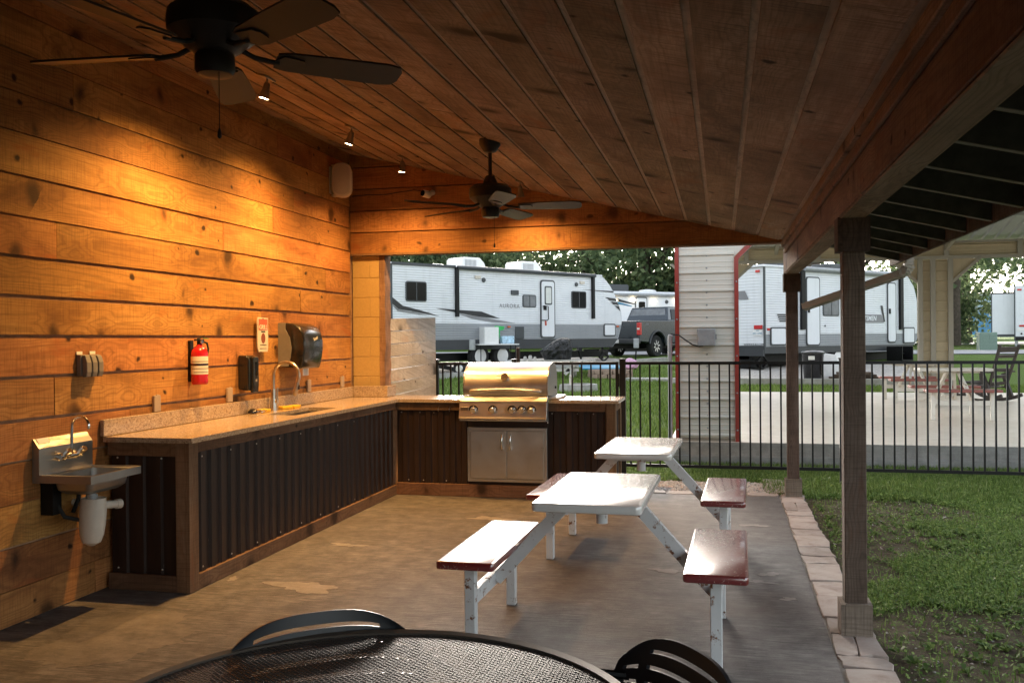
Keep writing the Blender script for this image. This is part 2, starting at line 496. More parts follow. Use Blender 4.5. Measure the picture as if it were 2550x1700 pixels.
def granite():
    m, nt, b = new_mat('granite')
    _, raw = obj_coord(nt, (1, 1, 1))
    a = noise(nt, scaled(nt, raw, (90, 55, 90)), 1, 6, 0.75, 0.6)
    v = N(nt, 'ShaderNodeTexVoronoi'); v.inputs['Scale'].default_value = 130.0; L(nt, raw, v.inputs['Vector'])
    big = noise(nt, raw, 9, 4, 0.6)
    c = ramp(nt, a, [(0.30, (0.07, 0.045, 0.03)), (0.42, (0.30, 0.22, 0.15)), (0.55, (0.52, 0.42, 0.31)), (0.75, (0.68, 0.60, 0.49))])
    c = mix(nt, mix_fac(nt, v.outputs['Color'], 0.35), c, (0.22, 0.14, 0.08))
    c = mix(nt, maprange(nt, big, 0.45, 0.7, 0, 0.35), c, (0.40, 0.28, 0.17))
    L(nt, c, b.inputs['Base Color'])
    b.inputs['Roughness'].default_value = 0.16
    return m
M['granite'] = granite()

def dark_sheet():
    m, nt, b = new_mat('dark_sheet')
    _, raw = obj_coord(nt, (1, 1, 1), 9.0)
    a = noise(nt, scaled(nt, raw, (18, 18, 1.2)), 1, 5, 0.65)
    s = noise(nt, scaled(nt, raw, (70, 70, 25)), 1, 5, 0.7)
    c = ramp(nt, a, [(0.3, (0.018, 0.009, 0.0065)), (0.7, (0.040, 0.021, 0.015))])
    c = mix(nt, maprange(nt, s, 0.68, 0.75, 0, 0.5), c, (0.25, 0.2, 0.18))
    L(nt, c, b.inputs['Base Color'])
    b.inputs['Roughness'].default_value = 0.5
    b.inputs['Metallic'].default_value = 0.2
    return m
M['dark_sheet'] = dark_sheet()

def painted(name, col, rust=0.5, rough=0.35, coat=0.0, coatr=0.14, zrust=True, speck=None, spscale=60):
    """painted steel with rust freckles and worn spots"""
    m, nt, b = new_mat(name)
    _, raw = obj_coord(nt, (1, 1, 1), 11.0)
    a = noise(nt, raw, 16, 6, 0.7)
    d = noise(nt, raw, 70, 4, 0.6)
    base = ramp(nt, noise(nt, raw, 5, 4), [(0.3, tuple(c * 0.88 for c in col)), (0.7, col)])
    ru = ramp(nt, d, [(0.3, (0.10, 0.035, 0.012)), (0.7, (0.30, 0.13, 0.05))])
    msk = maprange(nt, a, 0.66 - 0.06 * rust, 0.70 - 0.05 * rust, 0, 1)
    c = mix(nt, msk, base, ru)
    if speck:
        sp = noise(nt, scaled(nt, raw, (1.0, 0.5, 1.0)), spscale, 3, 0.6, 1.2)
        c = mix(nt, maprange(nt, sp, 0.62, 0.67, 0, 0.8), c, speck)
    L(nt, c, b.inputs['Base Color'])
    rr = N(nt, 'ShaderNodeMath', operation='ADD'); L(nt, mix_fac(nt, msk, 0.5), rr.inputs[0])
    L(nt, maprange(nt, d, 0.3, 0.7, rough - 0.06, rough + 0.08), rr.inputs[1])
    L(nt, rr.outputs[0], b.inputs['Roughness'])
    if coat:
        b.inputs['Coat Weight'].default_value = coat
        b.inputs['Coat Roughness'].default_value = coatr
        b.inputs['Coat IOR'].default_value = 2.0
    bump(nt, b, d, 0.06, 0.002)
    return m
M['white_steel'] = painted('white_steel', (0.70, 0.715, 0.72), 1.45, 0.38)
M['white_top'] = painted('white_top', (0.82, 0.82, 0.80), -3, 0.22, 0.9)
M['red_seat'] = painted('red_seat', (0.20, 0.018, 0.020), -3, 0.34, 0.9, coatr=0.13, speck=(0.55, 0.42, 0.36))
M['pav_steel'] = painted('pav_steel', (0.70, 0.66, 0.58), 0.7, 0.45)
M['pav_red'] = painted('pav_red', (0.30, 0.09, 0.07), 0.1, 0.4)

def concrete(name, lo, hi, streak=0.5, axis=0, stain=(0.16, 0.11, 0.075), stainw=0.5, rough=0.75, bs=0.25):
    m, nt, b = new_mat(name)
    _, raw = obj_coord(nt, (1, 1, 1))
    sc = [70.0] * 3; sc[axis] = 4.5
    st = noise(nt, scaled(nt, raw, tuple(sc)), 1, 6, 0.75, 0.2)
    big = noise(nt, raw, 0.9, 6, 0.6, 0.5)
    mid = noise(nt, raw, 7, 6, 0.7)
    spk = noise(nt, raw, 160, 3, 0.6)
    c = ramp(nt, mid, [(0.36, lo), (0.64, hi)])
    c = mix(nt, maprange(nt, st, 0.40, 0.64, 0, streak), c, tuple(q * 0.5 for q in lo))
    c = mix(nt, maprange(nt, big, 0.42, 0.68, 0, stainw), c, stain)
    c = mix(nt, maprange(nt, spk, 0.60, 0.72, 0, 0.5), c, tuple(min(1, q * 1.35) for q in hi))
    c = mix(nt, maprange(nt, spk, 0.40, 0.30, 0, 0.55), c, tuple(q * 0.45 for q in lo))
    L(nt, c, b.inputs['Base Color'])
    b.inputs['Roughness'].default_value = rough
    bump(nt, b, st, bs, 0.006)
    return m
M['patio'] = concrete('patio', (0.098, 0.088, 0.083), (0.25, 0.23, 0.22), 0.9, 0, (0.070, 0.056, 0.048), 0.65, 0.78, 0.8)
M['patch'] = concrete('patch', (0.20, 0.18, 0.166), (0.30, 0.275, 0.256), 0.5, 0, (0.38, 0.32, 0.25), 0.3, 0.8, 0.2)
M['ground_patch'] = concrete('ground_patch', (0.105, 0.094, 0.086), (0.215, 0.195, 0.18), 0.3, 0, (0.22, 0.18, 0.14), 0.5, 0.85, 0.2)
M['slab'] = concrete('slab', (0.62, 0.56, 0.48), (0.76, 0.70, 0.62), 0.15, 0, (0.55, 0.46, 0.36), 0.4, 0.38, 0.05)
M['slab_side'] = concrete('slab_side', (0.22, 0.215, 0.20), (0.33, 0.32, 0.30), 0.3, 0, (0.15, 0.15, 0.13), 0.6, 0.85, 0.2)
M['kerb'] = concrete('kerb', (0.34, 0.33, 0.31), (0.48, 0.47, 0.45), 0.1, 0, (0.24, 0.22, 0.19), 0.6, 0.85, 0.2)
M['road'] = concrete('road', (0.30, 0.30, 0.31), (0.40, 0.40, 0.41), 0.05, 0, (0.27, 0.27, 0.27), 0.4, 0.85, 0.1)
M['flagstone'] = None
def flagstone():
    m, nt, b = new_mat('flagstone')
    _, raw = obj_coord(nt, (1, 1, 1), 23.0)
    a = noise(nt, raw, 6, 6, 0.65, 0.6); d = noise(nt, scaled(nt, raw, (20, 40, 20)), 1, 5, 0.7)
    oi = N(nt, 'ShaderNodeObjectInfo')
    c = ramp(nt, a, [(0.3, (0.27, 0.205, 0.17)), (0.5, (0.40, 0.325, 0.28)), (0.75, (0.48, 0.415, 0.37))])
    hs = N(nt, 'ShaderNodeHueSaturation'); L(nt, maprange(nt, oi.outputs['Random'], 0, 1, 0.82, 1.1), hs.inputs['Value']); L(nt, c, hs.inputs['Color'])
    L(nt, hs.outputs[0], b.inputs['Base Color']); b.inputs['Roughness'].default_value = 0.8
    bump(nt, b, d, 0.35, 0.01)
    return m
M['flagstone'] = flagstone()
M['mortar'] = plain('mortar', (0.22, 0.20, 0.18), 0.9, var=0.2, nscale=40)
M['cmu'] = plain('cmu', (0.46, 0.32, 0.13), 0.65, var=0.08, nscale=60, bstr=0.4, rand=7)
M['cmu_joint'] = plain('cmu_joint', (0.40, 0.28, 0.12), 0.8, var=0.1)
M['pebble'] = None
def pebble():
    m, nt, b = new_mat('pebble')
    g = N(nt, 'ShaderNodeNewGeometry')
    c = ramp(nt, g.outputs['Random Per Island'], [(0.0, (0.22, 0.20, 0.18)), (0.4, (0.42, 0.39, 0.36)), (0.75, (0.56, 0.52, 0.48)), (1.0, (0.50, 0.36, 0.30))])
    L(nt, c, b.inputs['Base Color']); b.inputs['Roughness'].default_value = 0.75
    return m
M['pebble'] = pebble()
M['gravel'] = None
def gravel():
    m, nt, b = new_mat('gravel')
    _, raw = obj_coord(nt, (1, 1, 1))
    v = N(nt, 'ShaderNodeTexVoronoi'); v.inputs['Scale'].default_value = 22.0; L(nt, raw, v.inputs['Vector'])
    a = noise(nt, raw, 2.0, 5, 0.7)
    bw = N(nt, 'ShaderNodeRGBToBW'); L(nt, v.outputs['Color'], bw.inputs[0])
    c = ramp(nt, bw.outputs[0], [(0.1, (0.24, 0.22, 0.20)), (0.6, (0.44, 0.41, 0.38)), (1.0, (0.58, 0.55, 0.51))])
    c = mix(nt, maprange(nt, a, 0.4, 0.7, 0, 0.45), c, (0.26, 0.23, 0.18))
    L(nt, c, b.inputs['Base Color']); b.inputs['Roughness'].default_value = 0.9
    bump(nt, b, v.outputs['Distance'], 0.6, 0.02)
    return m
M['gravel'] = gravel()

def grass_ground():
    m, nt, b = new_mat('grass_ground')
    _, raw = obj_coord(nt, (1, 1, 1))
    big = noise(nt, raw, 0.75, 6, 0.62, 0.4)
    mid = noise(nt, raw, 9, 6, 0.7)
    fine = noise(nt, raw, 90, 4, 0.7)
    g1 = ramp(nt, fine, [(0.3, (0.045, 0.080, 0.014)), (0.55, (0.11, 0.175, 0.034)), (0.8, (0.19, 0.26, 0.07))])
    soil = ramp(nt, mid, [(0.3, (0.050, 0.038, 0.027)), (0.5, (0.095, 0.072, 0.05)), (0.72, (0.19, 0.145, 0.10))])
    # bare trodden soil near the patio; the grass there is real blades
    sp = N(nt, 'ShaderNodeSeparateXYZ'); L(nt, raw, sp.inputs[0])
    near = maprange(nt, sp.outputs['Y'], 10.6, 12.0, 1.0, 0.0)
    moss = maprange(nt, noise(nt, raw, 26, 5, 0.75), 0.50, 0.62, 1.0, 0.45)
    bm_ = N(nt, 'ShaderNodeMath', operation='MULTIPLY'); L(nt, moss, bm_.inputs[0]); L(nt, near, bm_.inputs[1])
    L(nt, mix(nt, bm_.outputs[0], g1, soil), b.inputs['Base Color'])
    b.inputs['Roughness'].default_value = 0.95
    b.inputs['Specular IOR Level'].default_value = 0.15
    bump(nt, b, fine, 0.8, 0.03)
    return m
M['grass_ground'] = grass_ground()

def leaf_mat(name, c0, c1, c2, trans=0.35):
    m, nt, b = new_mat(name)
    g = N(nt, 'ShaderNodeNewGeometry')
    oi = N(nt, 'ShaderNodeObjectInfo')
    c = ramp(nt, g.outputs['Random Per Island'], [(0.0, c0), (0.5, c1), (1.0, c2)])
    hs = N(nt, 'ShaderNodeHueSaturation'); L(nt, maprange(nt, oi.outputs['Random'], 0, 1, 0.8, 1.15), hs.inputs['Value']); L(nt, c, hs.inputs['Color'])
    L(nt, hs.outputs[0], b.inputs['Base Color'])
    b.inputs['Roughness'].default_value = 0.6
    b.inputs['Specular IOR Level'].default_value = 0.25
    tr = N(nt, 'ShaderNodeBsdfTranslucent'); L(nt, hs.outputs[0], tr.inputs['Color'])
    ms = N(nt, 'ShaderNodeMixShader'); ms.inputs[0].default_value = trans
    out = nt.nodes['Material Output']
    L(nt, b.outputs[0], ms.inputs[1]); L(nt, tr.outputs[0], ms.inputs[2]); L(nt, ms.outputs[0], out.inputs['Surface'])
    return m
M['leaf'] = leaf_mat('leaf', (0.065, 0.10, 0.055), (0.15, 0.21, 0.10), (0.26, 0.32, 0.16), 0.55)
M['blade'] = leaf_mat('blade', (0.065, 0.115, 0.022), (0.135, 0.215, 0.045), (0.25, 0.32, 0.10), 0.35)
M['blade_far'] = leaf_mat('blade_far', (0.085, 0.14, 0.022), (0.17, 0.265, 0.05), (0.28, 0.36, 0.10), 0.3)
M['clover'] = leaf_mat('clover', (0.068, 0.125, 0.028), (0.13, 0.215, 0.048), (0.25, 0.335, 0.09), 0.35)

def siding(name, col, rough=0.35, grad=None):
    m, nt, b = new_mat(name)
    _, raw = obj_coord(nt, (1, 1, 1), 3.0)
    f = noise(nt, raw, 1.6, 5, 0.65)
    gr = noise(nt, scaled(nt, raw, (7, 7, .5)), 1, 5, 0.7)
    c = ramp(nt, f, [(0.3, tuple(c * 0.93 for c in col)), (0.7, col)])
    L(nt, mix(nt, maprange(nt, gr, 0.52, 0.75, 0, 0.30), c, tuple(q * .62 for q in col)), b.inputs['Base Color'])
    b.inputs['Roughness'].default_value = rough
    return m
M['sid_white'] = siding('sid_white', (0.74, 0.76, 0.79))
M['sid_grey'] = siding('sid_grey', (0.31, 0.325, 0.345))
M['sid_skirt'] = siding('sid_skirt', (0.040, 0.043, 0.048), 0.4)
M['decal_black'] = siding('decal_black', (0.02, 0.02, 0.022), 0.4)
M['decal_grey'] = siding('decal_grey', (0.22, 0.22, 0.23), 0.4)
M['decal_blue'] = siding('decal_blue', (0.03, 0.20, 0.36), 0.4)
M['pav_tan'] = siding('pav_tan', (0.50, 0.41, 0.27), 0.45)
M['pav_grey'] = siding('pav_grey', (0.62, 0.595, 0.53), 0.4)
M['pav_frame'] = siding('pav_frame', (0.33, 0.30, 0.245), 0.5)
M['pav_roof'] = siding('pav_roof', (0.40, 0.42, 0.41), 0.4)

def emit(name, col, strength):
    m, nt, b = new_mat(name)
    b.inputs['Base Color'].default_value = (*col, 1)
    b.inputs['Emission Color'].default_value = (*col, 1)
    b.inputs['Emission Strength'].default_value = strength
    return m
M['lamp_glow'] = emit('lamp_glow', (1.0, 0.72, 0.38), 14.0)
M['string_glow'] = emit('string_glow', (1.0, 0.78, 0.45), 5.0)

def bag_mat():
    m, nt, b = new_mat('black_bag')
    _, raw = obj_coord(nt, (1, 1, 1))
    n = noise(nt, scaled(nt, raw, (5, 5, 2.5)), 1, 4, 0.6, 1.8)
    b.inputs['Base Color'].default_value = (0.008, 0.008, 0.009, 1)
    b.inputs['Roughness'].default_value = 0.28
    bump(nt, b, n, 0.9, 0.15)
    return m
M['black_bag'] = bag_mat()

# ================================================================== SETTING
def gz(Y):
    return float(np.interp(Y, [0, 10.5, 22, 36, 200], [-0.03, -0.03, 0.23, 0.79, 1.2]))

def ground_strip(name, poly_fn, mat, lift, label=None, kind='structure', n=24):
    """sheet that follows the ground: poly_fn(t)-> (x0,y0,x1,y1) for t in 0..1"""
    rows = []
    for i in range(n + 1):
        x0, y0, x1, y1 = poly_fn(i / n)
        rows.append([(x0 + (x1 - x0) * k / 8, y0 + (y1 - y0) * k / 8, gz(y0 + (y1 - y0) * k / 8) + lift) for k in range(9)])
    mb = MB().sheet(rows)
    o = put(mesh_of(mb, name, smooth=True), name, mat, None, label, None, None, kind)
    return o

ys = [-60, -20, -5, 0, 4, 8, 10.5, 13, 16, 19, 22, 25, 28, 31, 34, 36, 45, 60, 80, 110, 150, 200, 400, 900]
xs = [-600, -250, -120, -60, -30, -15, -8, -4, 0, 4, 8, 15, 30, 60, 120, 250, 600]
gm = MB().sheet([[(x, y, gz(y)) for x in xs] for y in ys])
put(mesh_of(gm, 'ground', smooth=True), 'ground', M['grass_ground'], kind='structure')

# ---- patio floor
fl = MB().box(-3.75, -4.0, -0.14, 0.51, 9.0, 0.0)
fl.box(-3.75, 9.0, -0.14, -0.93, 9.2, -0.002)
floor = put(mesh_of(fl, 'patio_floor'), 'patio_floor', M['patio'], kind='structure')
ORG[floor.name] = Vector((0, 0, 0))

def blob(cx, cy, rx, ry, seed, z0, z1, n=26, jag=0.35, rot=0.0):
    rnd = random.Random(seed)
    ph = [rnd.uniform(0, 6.28) for _ in range(5)]
    poly = []
    for k in range(n):
        a = 2 * math.pi * k / n
        r = 1 + jag * (0.5 * math.sin(2 * a + ph[0]) + 0.35 * math.sin(3 * a + ph[1]) + 0.3 * math.sin(5 * a + ph[2]) + 0.2 * math.sin(9 * a + ph[3])) + rnd.uniform(-0.07, 0.07)
        x, y = rx * r * math.cos(a), ry * r * math.sin(a)
        poly.append((cx + x * math.cos(rot) - y * math.sin(rot), cy + x * math.sin(rot) + y * math.cos(rot)))
    return MB().prism(poly, z0, z1, 'z')

for i, (cx, cy, rx, ry, jg) in enumerate([(-2.50, 5.21, 0.21, 0.11, .5), (-2.70, 6.34, 0.11, 0.05, .6),
                                          (-0.36, 6.02, 0.11, 0.045, .5), (0.28, 6.05, 0.06, 0.05, .5), (0.22, 5.85, 0.08, 0.035, .6),
                                          (0.24, 7.6, 0.10, 0.05, .5), 
                                          (0.36, 5.5, 0.05, 0.03, .5), (-1.9, 7.5, 0.14, 0.08, .6), (-3.03, 5.3, .03, .05, .5)]):
    build(blob(cx, cy, rx, ry, 40 + i, 0.0005, 0.002, n=60, jag=jg), 'worn_patch', M['patch'], floor)
build(blob(-3.02, 4.15, 0.36, 0.40, 77, 0.0003, 0.0012, 60, 0.22, 0.2), 'ground_patch', M['ground_patch'], floor)

# ---- flagstone edging and gravel bed behind the patio
bed = put(mesh_of(MB().box(0.512, 2.6, -0.14, 0.735, 9.19, -0.006).box(-0.93, 9.002, -0.14, 0.511, 9.19, -0.007).box(0.40, 9.19, -0.14, 0.62, 10.1, -0.007), 'stone_border'),
          'stone_border', M['mortar'], kind='structure')
ORG[bed.name] = Vector((0, 0, 0))
rnd = random.Random(5)
def flag(x0, y0, x1, y1, dz=0.0):
    j = lambda s=0.012: rnd.uniform(-s, s)
    p = [(x0 + j(), y0 + j(.018)), (x0 + (x1 - x0) * .45, y0 + j(.02)), (x1 + j(), y0 + j(.018)), (x1 + j(.02), (y0 + y1) / 2), (x1 + j(), y1 + j(.018)),
         (x0 + (x1 - x0) * .55, y1 + j(.02)), (x0 + j(), y1 + j(.018)), (x0 + j(.008), (y0 + y1) / 2)]
    zt = 0.006 + rnd.uniform(-0.003, 0.004) + dz
    build(MB().prism(p, -0.05, zt, 'z'), 'flagstone', M['flagstone'], bed, bevel=0.0025, seg=1)
y = 2.62
while y < 8.95:
    ln = rnd.choice([0.16, 0.22, 0.28, 0.34, 0.40, 0.46])
    y1 = min(y + ln, 9.0)
    if y1 - y > 0.06:
        if rnd.random() < 0.22 and ln > .25:
            xm = rnd.uniform(.60, .65)
            flag(0.522, y + .012, xm - .008, y1 - .012); flag(xm + .008, y + .012, 0.735, y1 - .012)
        else:
            flag(0.522, y + .012, 0.735, y1 - .012)
    y = y1
x = -0.92
while x < 0.70:
    x1 = min(x + rnd.choice([0.22, 0.3, 0.38]), 0.74)
    flag(x + .01, 9.02, x1 - .01, 9.17)
    x = x1
for a, b_ in ((9.20, 9.5), (9.5, 9.86), (9.86, 10.1)): flag(0.41, a + .01, 0.61, b_ - .01)

def rocks(n, sampler, r0, r1, seed):
    rg = np.random.default_rng(seed)
    base = np.array([(1, 0, 0), (0, 1, 0), (-1, 0, 0), (0, -1, 0), (0, 0, 1), (0, 0, -1)], float)
    tri = np.array([(0, 1, 4), (1, 2, 4), (2, 3, 4), (3, 0, 4), (1, 0, 5), (2, 1, 5), (3, 2, 5), (0, 3, 5)])
    V, F = [], []
    for i in range(n):
        x, y, z = sampler(rg)
        s = rg.uniform(r0, r1) * rg.uniform(0.7, 1.3, 3); s[2] *= 0.65
        a = rg.uniform(0, 6.28)
        p = base * rg.uniform(0.75, 1.15, (6, 1)) * s
        q = np.c_[p[:, 0] * math.cos(a) - p[:, 1] * math.sin(a), p[:, 0] * math.sin(a) + p[:, 1] * math.cos(a), p[:, 2]]
        V.append(q + (x, y, z)); F.append(tri + 6 * i)
    me = bpy.data.meshes.new('gravel_bed')
    me.from_pydata(np.concatenate(V).tolist(), [], np.concatenate(F).tolist())
    return me
gb = rocks(3600, lambda r: (r.uniform(-0.95, 0.40), r.uniform(9.19, 9.9), r.uniform(-0.03, -0.012)), 0.012, 0.03, 3)
o = put(gb, 'gravel_bed', M['pebble'], label='loose pale gravel bed between patio and fence', kind='stuff')

# ================================================================== SHELTER
SH = thing('picnic_shelter', 'open timber picnic shelter with lamplit plank wall and sloped plank ceiling', 'shelter', (-3.7, 4.0, 0.0))
XW, YE = -3.685, 8.81
def cz(x): return 3.397 - 0.24 * (x + 3.685)      # underside of the ceiling planks

# ---- left wall : backing + planks with open joints
wall = build(MB().prism([(-4.0, -0.02), (8.95, -0.02), (8.95, 3.55), (-4.0, 3.55)], XW - 0.16, XW - 0.014, 'x'), 'side_wall', M['backing'], SH)
rows_z = [0.0, 0.19, 0.415, 0.64, 0.862, 1.085, 1.317, 1.54, 1.752, 1.966, 2.188, 2.405, 2.635, 2.85, 3.07, 3.29, 3.46]
rnd = random.Random(12)
joints = {5: [4.52, 7.0], 9: [4.55, 8.2], 4: [5.2], 6: [6.9], 7: [6.93], 10: [6.35], 11: [7.15], 12: [7.55], 0: [4.85], 13: [4.7], 2: [4.7]}
for i in range(len(rows_z) - 1):
    z0, z1 = rows_z[i] + (0.004 if i < 4 else 0.010), rows_z[i + 1] - (0.003 if i < 4 else 0.010)
    if i == 0: z0 = 0.004
    if i >= 10: z0, z1 = rows_z[i] + 0.005, rows_z[i + 1] - 0.004
    if z0 > 3.40: continue
    z1 = min(z1, 3.43)
    js = [-4.0, rnd.uniform(-1, 2.5)] + joints.get(i, [rnd.uniform(5.5, 8.3)]) + [8.80]
    for a, b_ in zip(js[:-1], js[1:]):
        dx = rnd.uniform(-0.002, 0.003); dz0 = rnd.uniform(-0.004, 0.004); dz1 = rnd.uniform(-0.004, 0.004)
        xf = XW + dx
        build(MB().hexa([(XW - .013, a + .002, z0 + dz0), (xf, a + .002, z0 + dz0), (xf, b_ - .002, z0 + dz1), (XW - .013, b_ - .002, z0 + dz1),
                         (XW - .013, a + .002, z1 + dz0), (xf, a + .002, z1 + dz0), (xf, b_ - .002, z1 + dz1), (XW - .013, b_ - .002, z1 + dz1)]),
              'plank', M['wall_wood'], wall)

# ---- wall behind the camera closes the shelter
back = build(MB().box(-3.84, -4.14, -0.02, 0.60, -4.03, 3.45), 'rear_wall', M['backing'], SH)
for i in range(15):
    z0 = 0.004 + i * 0.225
    build(MB().box(-3.68, -4.028, z0, 0.58, -4.0, min(z0 + 0.217, 3.38)), 'plank', M['head_wood'], back)

# ---- ceiling planks on the rafter undersides
ceil = build(MB().hexa([(-3.84, -4.1, cz(-3.84) + .0105), (0.74, -4.1, cz(.74) + .0105), (0.74, 9.05, cz(.74) + .0105), (-3.84, 9.05, cz(-3.84) + .0105),
                        (-3.84, -4.1, cz(-3.84) + .045), (0.74, -4.1, cz(.74) + .045), (0.74, 9.05, cz(.74) + .045), (-3.84, 9.05, cz(-3.84) + .045)]), 'ceiling', M['ceil_strip'], SH)
rnd = random.Random(21)
x1 = 0.532
k = 0
while x1 > -3.70:
    x0 = max(x1 - 0.2125, -3.70)
    g = 0.014
    a0, a1 = x0 + g, x1 - g
    if x0 <= -3.69: a0 = -3.70
    ej = [-4.0, rnd.uniform(0.0, 3.5), rnd.uniform(5.0, 7.5), 8.81]
    for s0, s1 in zip(ej[:-1], ej[1:]):
        dz = rnd.uniform(-0.002, 0.002)
        build(MB().hexa([(a0, s0 + .0015, cz(a0) + dz), (a1, s0 + .0015, cz(a1) + dz), (a1, s1 - .0015, cz(a1) + dz), (a0, s1 - .0015, cz(a0) + dz),
                         (a0, s0 + .0015, cz(a0) + .0095), (a1, s0 + .0015, cz(a1) + .0095), (a1, s1 - .0015, cz(a1) + .0095), (a0, s1 - .0015, cz(a0) + .0095)]),
              'plank', M['ceil_wood'], ceil)
    x1 = x0
    k += 1

# ---- end header of level boards cut to the roof slope
head = build(MB().prism([(-3.70, 2.385), (0.585, 2.385), (0.585, cz(.585) + .02), (-3.70, cz(-3.7) + .02)], YE + 0.045, YE + 0.15, 'y'), 'end_header', M['backing'], SH)
hz = [2.38, 2.592, 2.81, 3.03, 3.25, 3.45]
for i in range(5):
    z0, z1 = hz[i] + (0.0 if i == 0 else 0.006), hz[i + 1] - 0.006
    xr = 0.585 if i == 0 else (3.397 - z0) / 0.24 - 3.685
    xt = (3.397 - z1) / 0.24 - 3.685
    poly = [(-3.683, z0), (xr, z0)]
    if xt > -3.683: poly += [(min(xt, .585), min(z1, cz(min(xt, .585)))), (-3.683, z1)]
    else: poly += [(-3.683, cz(-3.683))]
    if xr > -3.60: build(MB().prism(poly, YE, YE + 0.042, 'y'), 'plank', M['head_wood'], head)
build(MB().box(-3.683, YE + .002, 2.3615, 0.57, YE + 0.15, 2.379), 'soffit_board', M['trim_x'], head)

# ---- masonry pier at the corner
pier = build(MB().box(-3.68, YE + 0.055, 0.0, -3.40, YE + 0.20, 2.360), 'block_pier', M['cmu_joint'], SH)
zc = 0.935
for i in range(8):
    z1 = min(zc + 0.196, 2.36)
    if i % 2: build(MB().box(-3.683, YE + .05, zc, -3.394, YE + .21, z1), 'block', M['cmu'], pier, bevel=0.003, seg=1)
    else:
        build(MB().box(-3.683, YE + .05, zc, -3.50, YE + .21, z1), 'block', M['cmu'], pier, bevel=0.003, seg=1)
        build(MB().box(-3.496, YE + .05, zc, -3.394, YE + .21, z1), 'block', M['cmu'], pier, bevel=0.003, seg=1)
    zc += 0.2005
jb = MB()
zz = np.linspace(0.93, 2.36, 15); rj = random.Random(3)
jb.sheet([[(-3.392, YE + .045, z), (-3.335 + rj.uniform(-.008, .008), YE + .045, z), (-3.330 + rj.uniform(-.006, .006), YE + .20, z), (-3.392, YE + .20, z), (-3.392, YE + .045, z)] for z in zz])
build(jb, 'door_jamb', M['jamb_wood'], SH)

# ---- beam, posts, nailer strips
def beam_y(name, x0, z0, x1, z1, y0, y1, mat=None):
    return build(MB().box(x0, y0, z0, x1, y1, z1), name, M[mat or 'beam_wood'], SH, bevel=0.004, seg=1)
beam_y('beam', 0.575, 2.10, 0.705, 2.335, -4.0, 9.16)
beam_y('beam_lit_underside', 0.579, 2.088, 0.701, 2.098, -4.0, 9.15, 'beam_lit_wood')  # added thin board: raised grain, plus outside light put into its colour
beam_y('nailer_strip', 0.535, 2.318, 0.5735, 2.372, -4.0, 8.79)
beam_y('nailer_strip', 0.555, 2.262, 0.5735, 2.3165, -4.0, 8.79)
for py, near in ((4.935, True), (9.09, False)):
    post = build(MB().box(0.592, py - .055, 0.012, 0.698, py + .055, 2.086), 'post', M['post_wood'], SH, bevel=0.004, seg=1)
    build(MB().box(0.568, py - .077, 1.925, 0.5905, py + .077, 2.094).box(0.6995, py - .077, 1.925, 0.722, py + .077, 2.094)
          .box(0.5915, py - .079, 1.922, 0.6985, py - .0565, 2.096).box(0.5915, py + .0565, 1.925, 0.6985, py + .079, 2.094), 'post_cap', M['post_wood'], post)
    build(MB().box(0.570, py - .075, 0.002, 0.5905, py + .075, 0.163).box(0.6995, py - .075, 0.002, 0.72, py + .075, 0.165)
          .box(0.5915, py - .077, 0.0, 0.6985, py - .0565, 0.168).box(0.5915, py + .0565, 0.002, 0.6985, py + .077, 0.165), 'post_base', M['base_wood'], post)

# ---- eave: rafters, dark decking, fascia, gutter, downspout
deck = build(MB().hexa([(-3.9, -4.3, cz(-3.9) + .19), (1.52, -4.3, cz(1.52) + .19), (1.52, 9.02, cz(1.52) + .19), (-3.9, 9.02, cz(-3.9) + .19),
                        (-3.9, -4.3, cz(-3.9) + .22), (1.52, -4.3, cz(1.52) + .22), (1.52, 9.02, cz(1.52) + .22), (-3.9, 9.02, cz(-3.9) + .22)]), 'roof_deck', M['rafter'], SH)
y = 0.14
while y < 9.0:
    x0, x1 = 0.707, 1.498
    r_ = build(MB().hexa([(x0, y - .02, cz(x0)), (x1, y - .02, cz(x1)), (x1, y + .02, cz(x1)), (x0, y + .02, cz(x0)),
                          (x0, y - .02, cz(x0) + .189), (x1, y - .02, cz(x1) + .189), (x1, y + .02, cz(x1) + .189), (x0, y + .02, cz(x0) + .189)]), 'rafter', M['rafter'], SH)
    build(MB().hexa([(x0, y - .021, cz(x0) - .004), (x1, y - .021, cz(x1) - .004), (x1, y + .021, cz(x1) - .004), (x0, y + .021, cz(x0) - .004),
                     (x0, y - .021, cz(x0) - .001), (x1, y - .021, cz(x1) - .001), (x1, y + .021, cz(x1) - .001), (x0, y + .021, cz(x0) - .001)]), 'lit_underside', M['rafter_lit_edge'], r_)  # added strip; its pale colour stands for light from outside
    y += 0.56
build(MB().box(1.50, -4.3, cz(1.5) - .015, 1.52, 9.02, cz(1.5) + .18), 'fascia', M['post_wood'], SH)
gut = MB()
gp = [(1.522, 2.30), (1.522, 2.19), (1.60, 2.19), (1.63, 2.24), (1.63, 2.30), (1.625, 2.30), (1.625, 2.243), (1.598, 2.195), (1.527, 2.195), (1.527, 2.30)]
gut.prism(gp, -4.3, 9.02, 'y')
build(gut, 'gutter', M['rafter'], SH)
